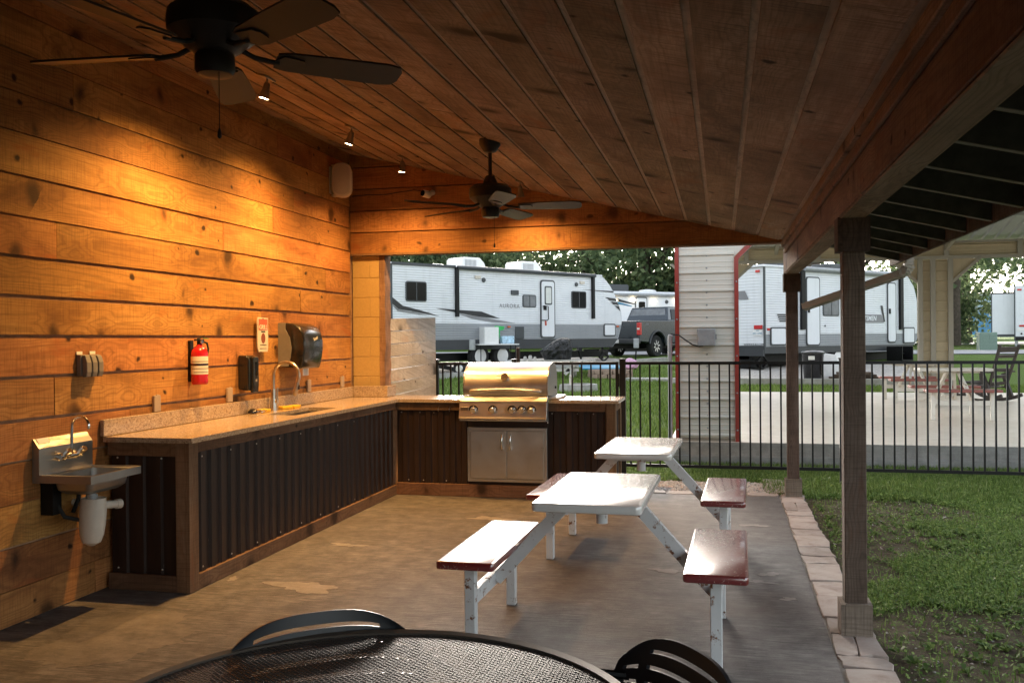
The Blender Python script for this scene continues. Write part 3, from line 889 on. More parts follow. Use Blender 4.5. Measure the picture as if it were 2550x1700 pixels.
# rectangular downspout with a ribbed elbow, running back to the far post
ds = MB()
path = [(1.575, 8.50, 2.19), (1.575, 8.50, 2.13)]
for i in range(1, 7):
    a = i / 6 * R(72)
    path.append((1.575 - 0.10 * (1 - math.cos(a)), 8.50 + 0.05 * (1 - math.cos(a)), 2.13 - 0.10 * math.sin(a)))
path.append((0.745, 8.99, 1.775))
for i, (a, b_) in enumerate(zip(path[:-1], path[1:])):
    w = 0.078 if i % 2 else 0.084
    if i in (0, len(path) - 2): w = 0.074
    ds.bar(a, b_, w, w * 0.78, up=(0.3, 0, 1) if i > 1 else (1, 0, 0))
build(ds, 'downspout', M['pav_frame'], SH)

# ================================================================== KITCHEN COUNTER
CT = thing('kitchen_counter', 'L-shaped outdoor kitchen counter with speckled granite top and dark corrugated metal front', 'counter', (-3.1, 7.0, 0.0))
ZT, ZB = 0.93, 0.90
xf_ = -3.095      # front of left leg
top = MB()
top.box(-3.66, 4.90, ZB, -3.062, 6.56, ZT)
top.box(-3.66, 6.56, ZB, -3.47, 7.36, ZT).box(-3.205, 6.56, ZB, -3.062, 7.36, ZT)
top.box(-3.66, 7.36, ZB, -3.062, 8.80, ZT)
top.box(-3.062, 8.47, ZB, -2.43, 9.08, ZT).box(-1.58, 8.47, ZB, -0.93, 9.08, ZT).box(-2.43, 8.99, ZB, -1.58, 9.08, ZT)
top.box(-3.33, 8.80, ZB, -3.062, 9.08, ZT)
build(top, 'countertop', M['granite'], CT)
build(MB().box(-3.680, 4.90, 0.932, -3.652, 8.80, 1.035), 'backsplash', M['granite'], CT, bevel=0.003, seg=1)
build(MB().box(-3.650, 8.775, 0.932, -3.285, 8.805, 1.04).box(-3.325, 8.806, .932, -3.285, 9.03, 1.04), 'backsplash', M['granite'], CT, bevel=0.003, seg=1)
# undermount bowl
bw = MB()
bx0, bx1, by0, by1 = -3.478, -3.197, 6.55, 7.37
bw.box(bx0, by0, 0.72, bx1, by1, 0.725).box(bx0, by0, .725, bx0 + .008, by1, 0.899).box(bx1 - .008, by0, .725, bx1, by1, 0.899)
bw.box(bx0 + .008, by0, .725, bx1 - .008, by0 + .008, 0.899).box(bx0 + .008, by1 - .008, .725, bx1 - .008, by1, 0.899)
build(bw, 'sink_bowl', M['steel_y'], CT)
# carcass
cc = MB().box(-3.66, 4.99, 0.0, -3.14, 6.5, 0.70).box(-3.66, 6.5, 0.0, -3.14, 7.4, .70).box(-3.66, 7.4, 0, -3.14, 8.80, .895).box(-3.66, 4.99, .70, -3.14, 6.5, .895)
cc.box(-3.14, 8.55, 0.0, -2.42, 8.98, .895).box(-2.42, 8.62, 0, -1.59, 8.98, .70).box(-1.59, 8.55, 0.0, -1.0, 9.04, .895)
build(cc, 'carcass', M['backing'], CT)

def corr_x(y0, y1, x, z0, z1, pitch=0.118, d=0.017, sgn=1):
    """vertical-rib sheet lying in a plane x = const"""
    pts = []
    y = y0
    while y < y1:
        for fy, fx in ((0, 0), (0.42, 0), (0.50, 1), (0.92, 1)):
            yy = y + fy * pitch
            if yy <= y1: pts.append((yy, x + sgn * fx * d))
        y += pitch
    pts.append((y1, pts[-1][1]))
    return MB().sheet([[(px, py, z) for py, px in pts] for z in (z0, z1)])
def corr_y(x0, x1, yv, z0, z1, pitch=0.118, d=0.017, sgn=-1):
    pts = []
    x = x0
    while x < x1:
        for fy, fx in ((0, 0), (0.42, 0), (0.50, 1), (0.92, 1)):
            xx = x + fy * pitch
            if xx <= x1: pts.append((xx, yv + sgn * fx * d))
        x += pitch
    pts.append((x1, pts[-1][1]))
    return MB().sheet([[(px, py, z) for px, py in pts] for z in (z0, z1)])
ycuts = [5.03, 5.83, 6.62, 7.42, 8.485]
for a, b_ in zip(ycuts[:-1], ycuts[1:]):
    build(corr_x(a, b_ - .002, -3.135, 0.09, 0.835), 'metal_sheet', M['dark_sheet'], CT)
build(corr_y(-3.655, -3.19, 4.975, 0.09, 0.835, sgn=-1), 'metal_sheet', M['dark_sheet'], CT)
for a, b_ in ((-3.10, -2.74), (-2.738, -2.382), (-1.603, -1.06)):
    build(corr_y(a, b_, 8.548, 0.10, 0.83), 'metal_sheet', M['dark_sheet'], CT)
build(MB().box(-2.38, 8.535, 0.1, -1.605, 8.545, 0.9), 'metal_sheet', M['dark_sheet'], CT)
build(corr_x(8.60, 8.96, -1.003, 0.10, 0.83, sgn=1), 'metal_sheet', M['dark_sheet'], CT)
def rail(nm, mb, mat): return build(mb, nm, M[mat], CT, bevel=0.002, seg=1)
rail('corner_post', MB().box(-3.19, 4.93, 0.003, -3.098, 5.03, 0.899), 'trim_z')
rail('top_rail', MB().box(-3.13, 5.031, 0.832, -3.10, 8.508, 0.899), 'trim_y')
rail('bottom_rail', MB().box(-3.13, 5.031, 0.003, -3.10, 8.508, 0.095), 'trim_y')
rail('top_rail', MB().box(-3.655, 4.935, 0.815, -3.191, 4.965, 0.899), 'trim_x')
rail('bottom_rail', MB().box(-3.655, 4.935, 0.003, -3.191, 4.965, 0.10), 'trim_x')
rail('top_rail', MB().box(-3.098, 8.508, 0.822, -2.432, 8.54, 0.899), 'trim_x')
rail('top_rail', MB().box(-1.593, 8.508, 0.822, -1.052, 8.54, 0.899), 'trim_x')
rail('bottom_rail', MB().box(-3.098, 8.505, 0.003, -1.052, 8.538, 0.118), 'trim_x')
rail('corner_post', MB().box(-1.05, 8.503, 0.003, -0.962, 8.59, 0.899), 'trim_z')
rail('top_rail', MB().box(-1.0, 8.591, 0.822, -0.968, 9.04, 0.899), 'trim_y')
rail('bottom_rail', MB().box(-1.0, 8.591, 0.003, -0.968, 9.04, 0.118), 'trim_y')
rail('corner_post', MB().box(-1.0, 8.965, 0.119, -0.966, 9.042, 0.821), 'trim_z')
scr = mesh_of(MB().lathe([(.006, 0), (.006, .002), (.003, .005)], n=8, axis='y'), 'screw', smooth=True)
for sx, sz in ((-3.60, .80), (-3.30, .80), (-3.60, .13), (-3.30, .13), (-3.05, .80), (-2.98, .145), (-2.86, .80), (-2.83, .145), (-2.72, .80), (-1.32, .80), (-1.17, .80), (-1.56, .80), (-2.60, .145)):
    o = put(scr, 'screw', M['nickel'], CT)
    o.location = Vector((sx, (4.956 if sx < -3.2 else 8.528), sz)) - ORG[CT.name]; o.rotation_euler = (0, 0, R(180))
scx = mesh_of(MB().lathe([(.006, 0), (.006, .002), (.003, .005)], n=8, axis='x'), 'screw', smooth=True)
for sy in (5.10, 5.44, 5.78, 6.12, 6.46, 6.8, 7.15, 7.5):
    for sz in (.80, .125):
        o = put(scx, 'screw', M['nickel'], CT)
        o.location = Vector((-3.117, sy, sz)) - ORG[CT.name]
for hx in (-2.66, -2.55):
    hk = MB().tube([(hx, 8.507, .855), (hx, 8.49, .855), (hx, 8.478, .845), (hx, 8.474, .83), (hx, 8.48, .818), (hx, 8.49, .814)], .0025, 6)
    build(hk, 'cup_hook', M['nickel'], CT, smooth=True)

# ---- gooseneck tap on the counter
FC = thing('kitchen_faucet', 'brushed gooseneck pull-down tap standing at the counter sink', 'tap', (-3.60, 6.97, ZT))
b = MB().lathe([(.030, 0.001), (.030, .012), (.026, .05), (.021, .14), (.019, .18)], (-3.60, 6.97, ZT), 18)
build(b, 'body', M['nickel'], FC, smooth=True)
pts = [(-3.60, 6.97, ZT + .18), (-3.60, 6.97, ZT + .285)]
for i in range(1, 13):
    a = math.pi - i / 12 * R(205)
    pts.append((-3.60 + .115 + .115 * math.cos(a), 6.97, ZT + .285 + .115 * math.sin(a)))
build(MB().tube(pts, .0125, 12), 'spout', M['nickel'], FC, smooth=True)
e = Vector(pts[-1]); d = (Vector(pts[-1]) - Vector(pts[-2])).normalized()
build(MB().tube([e, e + d * .02, e + d * .10, e + d * .115], [.0135, .0165, .022, .021], 14), 'spray_head', M['nickel'], FC, smooth=True)
build(MB().box(*(e + d * .05 + Vector((.012, -.006, -.012))), *(e + d * .05 + Vector((.026, .006, .022)))), 'spray_button', M['black_plastic'], FC)
build(MB().tube([(-3.60, 6.97, ZT + .075), (-3.562, 6.97, ZT + .078)], [.014, .016], 12).tube([(-3.566, 6.97, ZT + .08), (-3.563, 6.97, ZT + .19)], [.007, .006], 8), 'lever', M['nickel'], FC, smooth=True)

def sponge(loc, rz, label):
    o = build(MB().box(-.05, -.033, 0, .05, .033, .026), 'sponge', M['sponge'], None, label, 'sponge', bevel=0.006)
    o.location = loc; o.rotation_euler = (0, 0, rz)
sponge((-3.60, 6.80, ZT + .001), R(70), 'yellow sponge on the counter left of the gooseneck tap')
sponge((-3.58, 7.14, ZT + .001), R(60), 'yellow sponge on the counter just right of the gooseneck tap')
sponge((-3.555, 7.26, ZT + .001), R(84), 'yellow sponge farthest along, near the corner of the sink opening')
BR = thing('dish_brush', 'dark round scrubber with wire coils lying by the sponge', 'scrubber', (-3.60, 6.66, ZT))
build(MB().lathe([(.02, .002), (.036, .008), (.036, .022), (.02, .038), (.008, .042)], (-3.61, 6.64, ZT), 16), 'head', M['black_plastic'], BR, smooth=True)
cp = [(-3.585 + .032 * math.cos(t) + t * .0012, 6.69 + .032 * math.sin(t) + t * .001, ZT + .006 + .004 * (i % 3) + t * .0006) for i, t in enumerate(np.linspace(0, 22, 70))]
build(MB().tube(cp, .0022, 5), 'wire_coil', M['chrome'], BR, smooth=True)

# ---- hand-wash sink on the wall
HS = thing('hand_sink', 'small stainless hand-wash sink on the plank wall beside the counter end', 'sink', (XW, 4.56, 0.39))
y0, y1, xr, zr = 4.34, 4.78, -3.317, 0.78
build(MB().prism([(XW + .002, .735), (XW + .045, .735), (XW + .045, .925), (XW + .008, .975), (XW + .002, .975)], y0, y1, 'y'), 'backsplash', M['steel_y'], HS)
rim = MB()
rim.box(XW + .046, y0, zr - .043, xr, y0 + .012, zr).box(XW + .046, y1 - .012, zr - .043, xr, y1, zr).box(xr - .012, y0 + .012, zr - .043, xr, y1 - .012, zr)
rim.box(XW + .046, y0 + .012, zr - .012, XW + .095, y1 - .012, zr - .006)
rim.box(XW + .095, y0 + .012, zr - .012, xr - .012, y0 + .055, zr - .006).box(XW + .095, y1 - .055, zr - .012, xr - .012, y1 - .012, zr - .006).box(xr - .045, y0 + .055, zr - .012, xr - .012, y1 - .055, zr - .006)
build(rim, 'rim', M['steel_y'], HS)
bl = MB()
def rring(x0, x1, ya, yb, r, z, n=5):
    out = []
    for cx, cy, a0 in ((x1 - r, yb - r, 0), (x0 + r, yb - r, 90), (x0 + r, ya + r, 180), (x1 - r, ya + r, 270)):
        for i in range(n + 1):
            a = R(a0 + 90 * i / n); out.append((cx + r * math.cos(a), cy + r * math.sin(a), z))
    return out + out[:1]
X0, X1, Y0, Y1 = XW + .09, xr - .04, y0 + .05, y1 - .05
bl.sheet([rring(X0, X1, Y0, Y1, .04, zr - .008), rring(X0, X1, Y0, Y1, .04, .72), rring(X0 + .006, X1 - .006, Y0 + .006, Y1 - .006, .04, .69), rring(X0 + .035, X1 - .035, Y0 + .035, Y1 - .035, .03, .668), rring(X0 + .1, X1 - .1, Y0 + .12, Y1 - .12, .01, .662)])
build(bl, 'bowl', M['steel_y'], HS, smooth=True)
tp = MB().tube([(XW + .045, 4.50, .862), (XW + .075, 4.50, .862)], [.024, .02], 14).tube([(XW + .045, 4.61, .862), (XW + .075, 4.61, .862)], [.024, .02], 14)
tp.tube([(XW + .075, 4.47, .862), (XW + .075, 4.64, .862)], .014, 12)
build(tp, 'tap_body', M['chrome'], HS, smooth=True)
sp = [(XW + .078, 4.555, .865), (XW + .082, 4.555, 1.03)]
for i in range(1, 11):
    a = math.pi - i / 10 * R(195); sp.append((XW + .082 + .055 + .055 * math.cos(a), 4.555, 1.03 + .055 * math.sin(a)))
build(MB().tube(sp, .0095, 12), 'spout', M['chrome'], HS, smooth=True)
for hy in (4.495, 4.615):
    build(MB().tube([(XW + .08, hy, .868), (XW + .115, hy, .895), (XW + .122, hy, .90)], [.013, .019, .016], 10), 'tap_handle', M['chrome'], HS, smooth=True)
build(MB().prism([(4.36, .0), (4.45, .0), (4.45, .035), (4.36, .035)], 0, .0012, 'z').xf(Matrix.Translation((XW + .030, 0, .947)) @ Matrix.Rotation(R(53), 4, 'Y') @ Matrix(((0, -1, 0, 0), (1, 0, 0, 0), (0, 0, 1, 0), (0, 0, 0, 1)))), 'sticker', M['paper'], HS)
dc = (-3.48, 4.56)
build(MB().tube([(dc[0], dc[1], .665), (dc[0], dc[1], .60)], .024, 14).tube([(dc[0], dc[1], .645), (dc[0], dc[1], .625)], .032, 14), 'drain', M['grey_steel'], HS, smooth=True)
tcov = MB()
prof = [(.070, .625), (.076, .55), (.074, .48), (.067, .42), (.052, .38), (.02, .362)]
tcov.sheet([[(dc[0] + .01 + r * math.cos(a), dc[1] - (.615 - z) * .08 + r * .85 * math.sin(a), z) for a in np.linspace(0, 2 * math.pi, 21)] for r, z in prof])
build(tcov, 'trap_cover', M['cream_plastic'], HS, smooth=True)
tr = MB().tube([(dc[0], dc[1] + .02, .52), (dc[0] - .02, dc[1] + .07, .48), (dc[0] - .06, dc[1] + .10, .55), (dc[0] - .12, dc[1] + .11, .575), (XW + .0, dc[1] + .11, .575)], .021, 12)
tr.tube([(dc[0] + .02, dc[1] + .05, .575), (dc[0] + .05, dc[1] + .16, .565)], .023, 12).tube([(dc[0] + .046, dc[1] + .148, .566), (dc[0] + .055, dc[1] + .178, .564)], .028, 12)
build(tr, 'waste_pipe', M['cream_plastic'], HS, smooth=True)
build(MB().tube([(XW + .05, 4.44, .735), (XW + .06, 4.44, .62), (XW + .10, 4.47, .53), (dc[0] - .03, dc[1] - .03, .50)], .012, 8).tube([(XW + .05, 4.66, .735), (XW + .055, 4.64, .60), (XW + .05, 4.6, .53)], .012, 8), 'supply_hose', M['rubber'], HS, smooth=True)
build(MB().box(XW + .003, 4.40, .55, XW + .08, 4.47, .73), 'wall_bracket', M['black_metal'], HS)

# ---- things fixed to the plank wall
SW = thing('outlet_box', 'weathered grey three-gang flip-cover outlet box on the wall above the hand sink', 'outlet box', (XW, 4.785, 1.30))
build(MB().box(XW + .002, 4.70, 1.305, XW + .032, 4.872, 1.43), 'box', M['grey_plastic'], SW, bevel=0.004)
for i in range(3):
    yc = 4.733 + i * .054
    build(MB().prism([(XW + .033, 1.30), (XW + .058, 1.30), (XW + .066, 1.33), (XW + .066, 1.385), (XW + .052, 1.425), (XW + .033, 1.428)], yc - .021, yc + .021, 'y'), 'flip_cover', M['grey_plastic'], SW, bevel=0.004)
for yc in (4.725, 4.84): build(MB().box(XW + .003, yc - .025, 1.432, XW + .006, yc + .025, 1.45), 'paper_tag', M['paper'], SW)
labs = ['tan outlet cover above the counter nearest the hand sink', 'tan outlet cover left of the black soap dispenser', 'tan outlet cover under the paper towel dispenser', 'tan outlet cover nearest the block pier']
for i, yc in enumerate((5.468, 6.40, 7.79, 8.55)):
    OT = thing('wall_outlet', labs[i], 'outlet', (XW, yc, 1.037), group='outlet covers above the backsplash')
    build(MB().box(XW + .002, yc - .036, 1.038, XW + .022, yc + .036, 1.148), 'cover', M['tan_plastic'], OT, bevel=0.005)
    build(MB().tube([(XW + .018, yc - .012, 1.149), (XW + .018, yc + .012, 1.149)], .004, 8), 'hinge', M['tan_plastic'], OT, smooth=True)

FX = thing('fire_extinguisher', 'red fire extinguisher hanging on the plank wall', 'extinguisher', (-3.605, 5.88, 1.20))
fc = (-3.605, 5.88)
build(MB().lathe([(.05, .005), (.056, .012), (.0575, .03), (.0575, .225), (.052, .248), (.036, .268), (.02, .278), (.018, .288)], (*fc, 1.195), 24), 'cylinder', M['red_can'], FX, smooth=True)
def band(r, z0, z1, a0, a1, name, mat):
    n = 18
    build(MB().sheet([[(fc[0] + r * math.cos(R(a0 + (a1 - a0) * i / n)), fc[1] + r * math.sin(R(a0 + (a1 - a0) * i / n)), z) for i in range(n + 1)] for z in (z0, z1)]), name, M[mat], FX, smooth=True)
band(.0585, 1.272, 1.333, -150, 60, 'label', 'paper')
band(.0585, 1.348, 1.398, -150, 60, 'label', 'paper')
band(.0590, 1.36, 1.364, -120, 20, 'print', 'label_ink'); band(.0590, 1.31, 1.314, -120, 20, 'print', 'label_ink'); band(.0590, 1.285, 1.289, -100, 20, 'print', 'label_ink')
band(.0605, 1.335, 1.346, -180, 180, 'strap', 'black_plastic')
build(MB().tube([(*fc, 1.48), (*fc, 1.515)], .017, 12).box(fc[0] - .012, fc[1] - .05, 1.508, fc[0] + .012, fc[1] + .045, 1.518), 'valve', M['black_metal'], FX)
build(MB().bar((fc[0], fc[1] - .02, 1.518), (fc[0], fc[1] + .055, 1.545), .02, .006), 'lever', M['black_metal'], FX)
build(MB().tube([(fc[0] + .01, fc[1] + .02, 1.505), (fc[0] + .03, fc[1] + .05, 1.49), (fc[0] + .035, fc[1] + .058, 1.45), (fc[0] + .03, fc[1] + .05, 1.40)], .007, 8), 'hose', M['rubber'], FX, smooth=True)
build(MB().lathe([(.014, 0), (.014, .006)], (fc[0] + .02, fc[1] - .005, 1.50), 12, 'x'), 'gauge', M['chrome'], FX)
build(MB().bar((fc[0] + .02, fc[1] + .02, 1.525), (fc[0] + .03, fc[1] + .07, 1.522), .012, .003), 'safety_tag', M['green_plastic'], FX)
build(MB().box(XW + .002, fc[1] - .02, 1.22, XW + .02, fc[1] + .02, 1.51), 'bracket', M['black_metal'], FX)

SG = thing('grill_sign', 'small hanging GRILL sign with red top half on cream card', 'sign', (XW + .02, 6.885, 1.415))
ySG0, ySG1 = 6.80, 6.972
build(MB().prism([(ySG0 + .018, 1.415), (ySG1 - .010, 1.415), (ySG1, 1.45), (ySG1, 1.69), (ySG0 + .01, 1.695), (ySG0, 1.66), (ySG0, 1.45)], XW + .03, XW + .04, 'x'), 'board', M['cream_plastic'], SG)
M['sign_red'] = plain('sign_red', (0.55, 0.10, 0.06), 0.6, var=0.15)
build(MB().prism([(ySG0 + .012, 1.592), (ySG1 - .010, 1.592), (ySG1 - .010, 1.682), (ySG0 + .012, 1.682)], XW + .0405, XW + .042, 'x'), 'red_panel', M['sign_red'], SG)
place_text(text_mesh('GRILL', .052, 'GRILL', spacing=1.0, extrude=.0006), 'lettering', M['paper'], SG, (XW + .0432, 6.886, 1.614), (0, 1, 0), (0, 0, 1))
build(MB().box(XW + .0405, 6.855, 1.574, XW + .042, 6.922, 1.584), 'ribbon', M['label_ink'], SG)
M['sign_brown'] = plain('sign_brown', (0.20, 0.05, 0.03), 0.6)
build(MB().lathe([(.034, 0), (.034, .0015)], (0, 0, 0), 20, 'x').xf(Matrix.Translation((XW + .0405, 6.888, 1.525)) @ Matrix.Diagonal((1, 1, 1.22, 1))), 'emblem', M['sign_brown'], SG)
build(MB().box(XW + .0405, 6.835, 1.468, XW + .042, 6.94, 1.474), 'small_print', M['label_ink'], SG)
build(MB().box(XW + .0405, 6.83, 1.440, XW + .042, 6.945, 1.443), 'rule_line', M['label_ink'], SG)
build(MB().lathe([(.006, 0), (.006, .004)], (XW + .04, 6.885, 1.683), 8, 'x'), 'nail', M['label_ink'], SG)

SD = thing('soap_dispenser', 'black wall soap dispenser beside the sign and tap', 'dispenser', (XW, 6.61, 1.11))
build(MB().prism([(XW + .002, 1.125), (XW + .095, 1.115), (XW + .10, 1.15), (XW + .10, 1.36), (XW + .075, 1.392), (XW + .002, 1.392)], 6.545, 6.665, 'y'), 'housing', M['black_plastic'], SD, bevel=0.012)
build(MB().prism([(XW + .09, 1.10), (XW + .116, 1.10), (XW + .121, 1.16), (XW + .121, 1.375), (XW + .09, 1.385)], 6.575, 6.665, 'y'), 'push_cover', M['black_plastic'], SD, bevel=0.008)
build(MB().box(XW + .1212, 6.60, 1.23, XW + .1225, 6.64, 1.34), 'sight_window', M['dark_glass'], SD)
build(MB().box(XW + .1212, 6.605, 1.185, XW + .1225, 6.632, 1.205), 'badge', M['grey_plastic'], SD)

TD = thing('towel_dispenser', 'large black curved paper towel dispenser with grey back plate', 'dispenser', (XW, 7.45, 1.28))
ty0, ty1 = 7.22, 7.60
build(MB().prism([(XW + .001, 1.285), (XW + .095, 1.285), (XW + .115, 1.36), (XW + .125, 1.44), (XW + .11, 1.53), (XW + .07, 1.60), (XW + .07, 1.655), (XW + .001, 1.655)], ty0, ty0 + .006, 'y'), 'back_plate', M['grey_plastic'], TD)
tdp = [(XW + .005, 1.285), (XW + .21, 1.262), (XW + .23, 1.33), (XW + .243, 1.42), (XW + .243, 1.50), (XW + .228, 1.57), (XW + .19, 1.62), (XW + .13, 1.648), (XW + .07, 1.655), (XW + .005, 1.655)]
build(MB().prism(tdp, ty0 + .007, ty1, 'y'), 'cover', M['black_plastic'], TD, bevel=0.014, seg=3, smooth=True)
build(MB().box(XW + .2432, 7.40, 1.50, XW + .245, 7.53, 1.505), 'seam', M['dark_glass'], TD)
place_text(text_mesh('Scott', .04, 'Scott', shear=.3, extrude=.0006), 'lettering', M['paper'], TD, (XW + .2445, 7.44, 1.52), (0, .9, .25), (-.1, -.25, .9))
build(MB().sheet([[(XW + .15 + .01 * math.sin(y * 60), y, z) for y in np.linspace(7.36, 7.52, 12)] for z in (1.27, 1.20)]), 'paper_sheet', M['white_plastic'], TD)

SPK = thing('wall_speaker', 'cream rounded speaker mounted high in the wall corner', 'speaker', (-3.62, 8.52, 2.87))
def rrect(w, h, r, n=6):
    out = []
    for cx, cy, a0 in ((w - r, h - r, 0), (-w + r, h - r, 90), (-w + r, -h + r, 180), (w - r, -h + r, 270)):
        for i in range(n + 1):
            a = R(a0 + 90 * i / n); out.append((cx + r * math.cos(a), cy + r * math.sin(a)))
    return out
sm = Matrix.Translation((-3.555, 8.30, 3.05)) @ Matrix.Rotation(R(18), 4, 'Z')
build(MB().prism(rrect(.095, .162, .08), 0, .13, 'y').xf(sm), 'cabinet', M['cream_plastic'], SPK, bevel=.012, smooth=True)
build(MB().prism(rrect(.078, .145, .066), -.006, .0, 'y').xf(sm), 'grille', M['grille_cloth'], SPK, bevel=.003, smooth=True)
build(MB().box(XW + .002, 8.30, 2.92, XW + .012, 8.42, 3.18).box(XW + .012, 8.33, 3.185, -3.52, 8.39, 3.20).box(XW + .012, 8.33, 2.895, -3.52, 8.39, 2.91), 'bracket', M['cream_plastic'], SPK)

SC = thing('security_camera', 'small black-faced round security camera on the header boards', 'camera', (-2.83, 8.78, 2.92))
cmx = Matrix.Translation((-2.845, 8.70, 2.94)) @ Matrix.Rotation(R(-30), 4, 'Z') @ Matrix.Rotation(R(-6), 4, 'X')
build(MB().lathe([(.033, -.03), (.036, -.02), (.036, .05), (.03, .06)], (0, 0, 0), 20, 'y').xf(cmx), 'body', M['cream_plastic'], SC, smooth=True)
build(MB().lathe([(.030, -.035), (.030, -.029)], (0, 0, 0), 20, 'y').xf(cmx), 'lens_face', M['dark_glass'], SC)
build(MB().tube([(-2.815, 8.75, 2.945), (-2.80, 8.808, 2.965)], [.018, .03], 12), 'mount', M['cream_plastic'], SC, smooth=True)
wr = [(-3.66, 8.806, 2.965), (-3.5, 8.806, 2.972), (-3.3, 8.806, 2.968), (-3.15, 8.806, 2.985), (-3.0, 8.806, 3.0), (-2.9, 8.806, 2.985), (-2.82, 8.80, 2.965)]
build(MB().tube(wr, .004, 6), 'cable', M['rubber'], SC, smooth=True)

# ================================================================== SPOT LAMPS
def spot_lamp(loc, tilt_to, label, power):
    """short stem, cone head, glowing lens and the lamp's own light"""
    t = thing('spot_lamp', label, 'lamp', loc, local=True, group='spot lamps on the ceiling')
    sl = Matrix.Rotation(math.atan(0.24), 4, 'Y')
    put(mesh_of(MB().box(-.028, -.075, -.012, .028, .075, -.001).xf(sl), 'mount_plate', .003), 'mount_plate', M['lamp_metal'], t)
    put(mesh_of(MB().tube([(0, 0, -.008), (0, 0, -.055)], .006, 8), 'stem', smooth=True), 'stem', M['lamp_metal'], t)
    d = Vector(tilt_to).normalized()
    m = Matrix.Translation((0, 0, -.05)) @ d.to_track_quat('-Z', 'Y').to_matrix().to_4x4()
    head = MB().lathe([(.016, .012), (.020, .006), (.022, -.02), (.034, -.085), (.036, -.09), (.033, -.09), (.031, -.082)], (0, 0, 0), 18).xf(m)
    h = put(mesh_of(head, 'head', smooth=True), 'head', M['lamp_metal'], t)
    put(mesh_of(MB().lathe([(.0315, -.084), (.028, -.088)], (0, 0, 0), 18).xf(m), 'lens'), 'lens', M['lamp_glow'], h)
    ld = bpy.data.lights.new('bulb_light', 'SPOT')
    ld.energy = power; ld.color = LAMP_COL; ld.spot_size = R(140); ld.spot_blend = 1.0; ld.shadow_soft_size = 0.025
    lo = bpy.data.objects.new('bulb_light', ld)
    COL.objects.link(lo); lo.parent = t
    lo.location = Vector((0, 0, -.05)) + d * .096
    lo.rotation_euler = d.to_track_quat('-Z', 'Y').to_euler()
    return t
spot_lamp((-2.83, 5.43, cz(-2.83)), (-.27, -.02, -1), 'lit spot lamp nearest the camera, just past the big fan', LAMP_W)
spot_lamp((-2.87, 6.91, cz(-2.87)), (-.30, -.04, -1), 'second spot lamp from the camera, before the wall speaker', LAMP_W)
spot_lamp((-2.90, 8.20, cz(-2.90)), (-.10, .02, -1), 'lit spot lamp close to the header above the security camera', LAMP_W * .75)
spot_lamp((-1.80, 8.30, cz(-1.80)), (.05, .16, -1), 'spot lamp partly hidden behind the far ceiling fan', LAMP_W * .6)

# ================================================================== CEILING FANS
def fan(label, loc, rz):
    t = thing('ceiling_fan', label, 'fan', loc, local=True, group='ceiling fans')
    put(mesh_of(MB().lathe([(.075, .012), (.075, -.03), (.045, -.075), (.022, -.085)], (0, 0, 0), 20), 'canopy', smooth=True), 'canopy', M['fan_dark'], t)
    put(mesh_of(MB().tube([(0, 0, -.07), (0, 0, -.27)], .0135, 12), 'downrod', smooth=True), 'downrod', M['fan_dark'], t)
    mot = put(mesh_of(MB().lathe([(.03, -.245), (.045, -.275), (.055, -.305), (.12, -.312), (.148, -.335), (.152, -.37), (.148, -.40), (.115, -.43), (.075, -.46), (.06, -.47)], (0, 0, 0), 32), 'motor', smooth=True), 'motor', M['fan_dark'], t)
    put(mesh_of(MB().lathe([(.060, -.468), (.064, -.475), (.064, -.52), (.056, -.535), (.02, -.542)], (0, 0, 0), 24), 'switch_housing', smooth=True), 'switch_housing', M['fan_dark'], mot)
    for i in range(5):
        m = Matrix.Rotation(rz + i * 2 * math.pi / 5, 4, 'Z')
        pm = m @ Matrix.Translation((0, 0, -.462)) @ Matrix.Rotation(R(-13), 4, 'X')
        ol = [(.20, .045), (.24, .058), (.40, .066), (.58, .070), (.625, .060), (.64, .030)]
        poly = [(x, y) for x, y in ol] + [(x, -y) for x, y in reversed(ol)]
        bl_ = put(mesh_of(MB().prism(poly, -.003, .004, 'z').xf(pm), 'blade'), 'blade', M['fan_blade'], t)
        ir = MB().tube([(.09, 0, -.445), (.13, 0, -.462), (.18, 0, -.468), (.21, 0, -.47)], .009, 8).xf(m)
        ir.add(*(lambda q: (q.v, q.f))(MB().prism([(.195, -.012), (.22, -.045), (.29, -.03), (.30, 0), (.29, .03), (.22, .045), (.195, .012)], -.008, -.0035, 'z').xf(pm)))
        put(mesh_of(ir, 'blade_iron'), 'blade_iron', M['fan_dark'], bl_)
    ch = MB().tube([(.035, -.035, -.535), (.035, -.035, -.72)], .0016, 6).lathe([(.002, 0), (.006, -.012), (.007, -.028), (.003, -.034)], (.035, -.035, -.718), 10)
    put(mesh_of(ch, 'pull_chain', smooth=True), 'pull_chain', M['fan_dark'], t)
    return t
fan('dark ceiling fan nearest the camera at the top left', (-1.615, 2.742, cz(-1.6) + .012), R(40))
fan('dark ceiling fan farther back before the lamplit header', (-1.58, 6.30, cz(-1.58)), R(6))

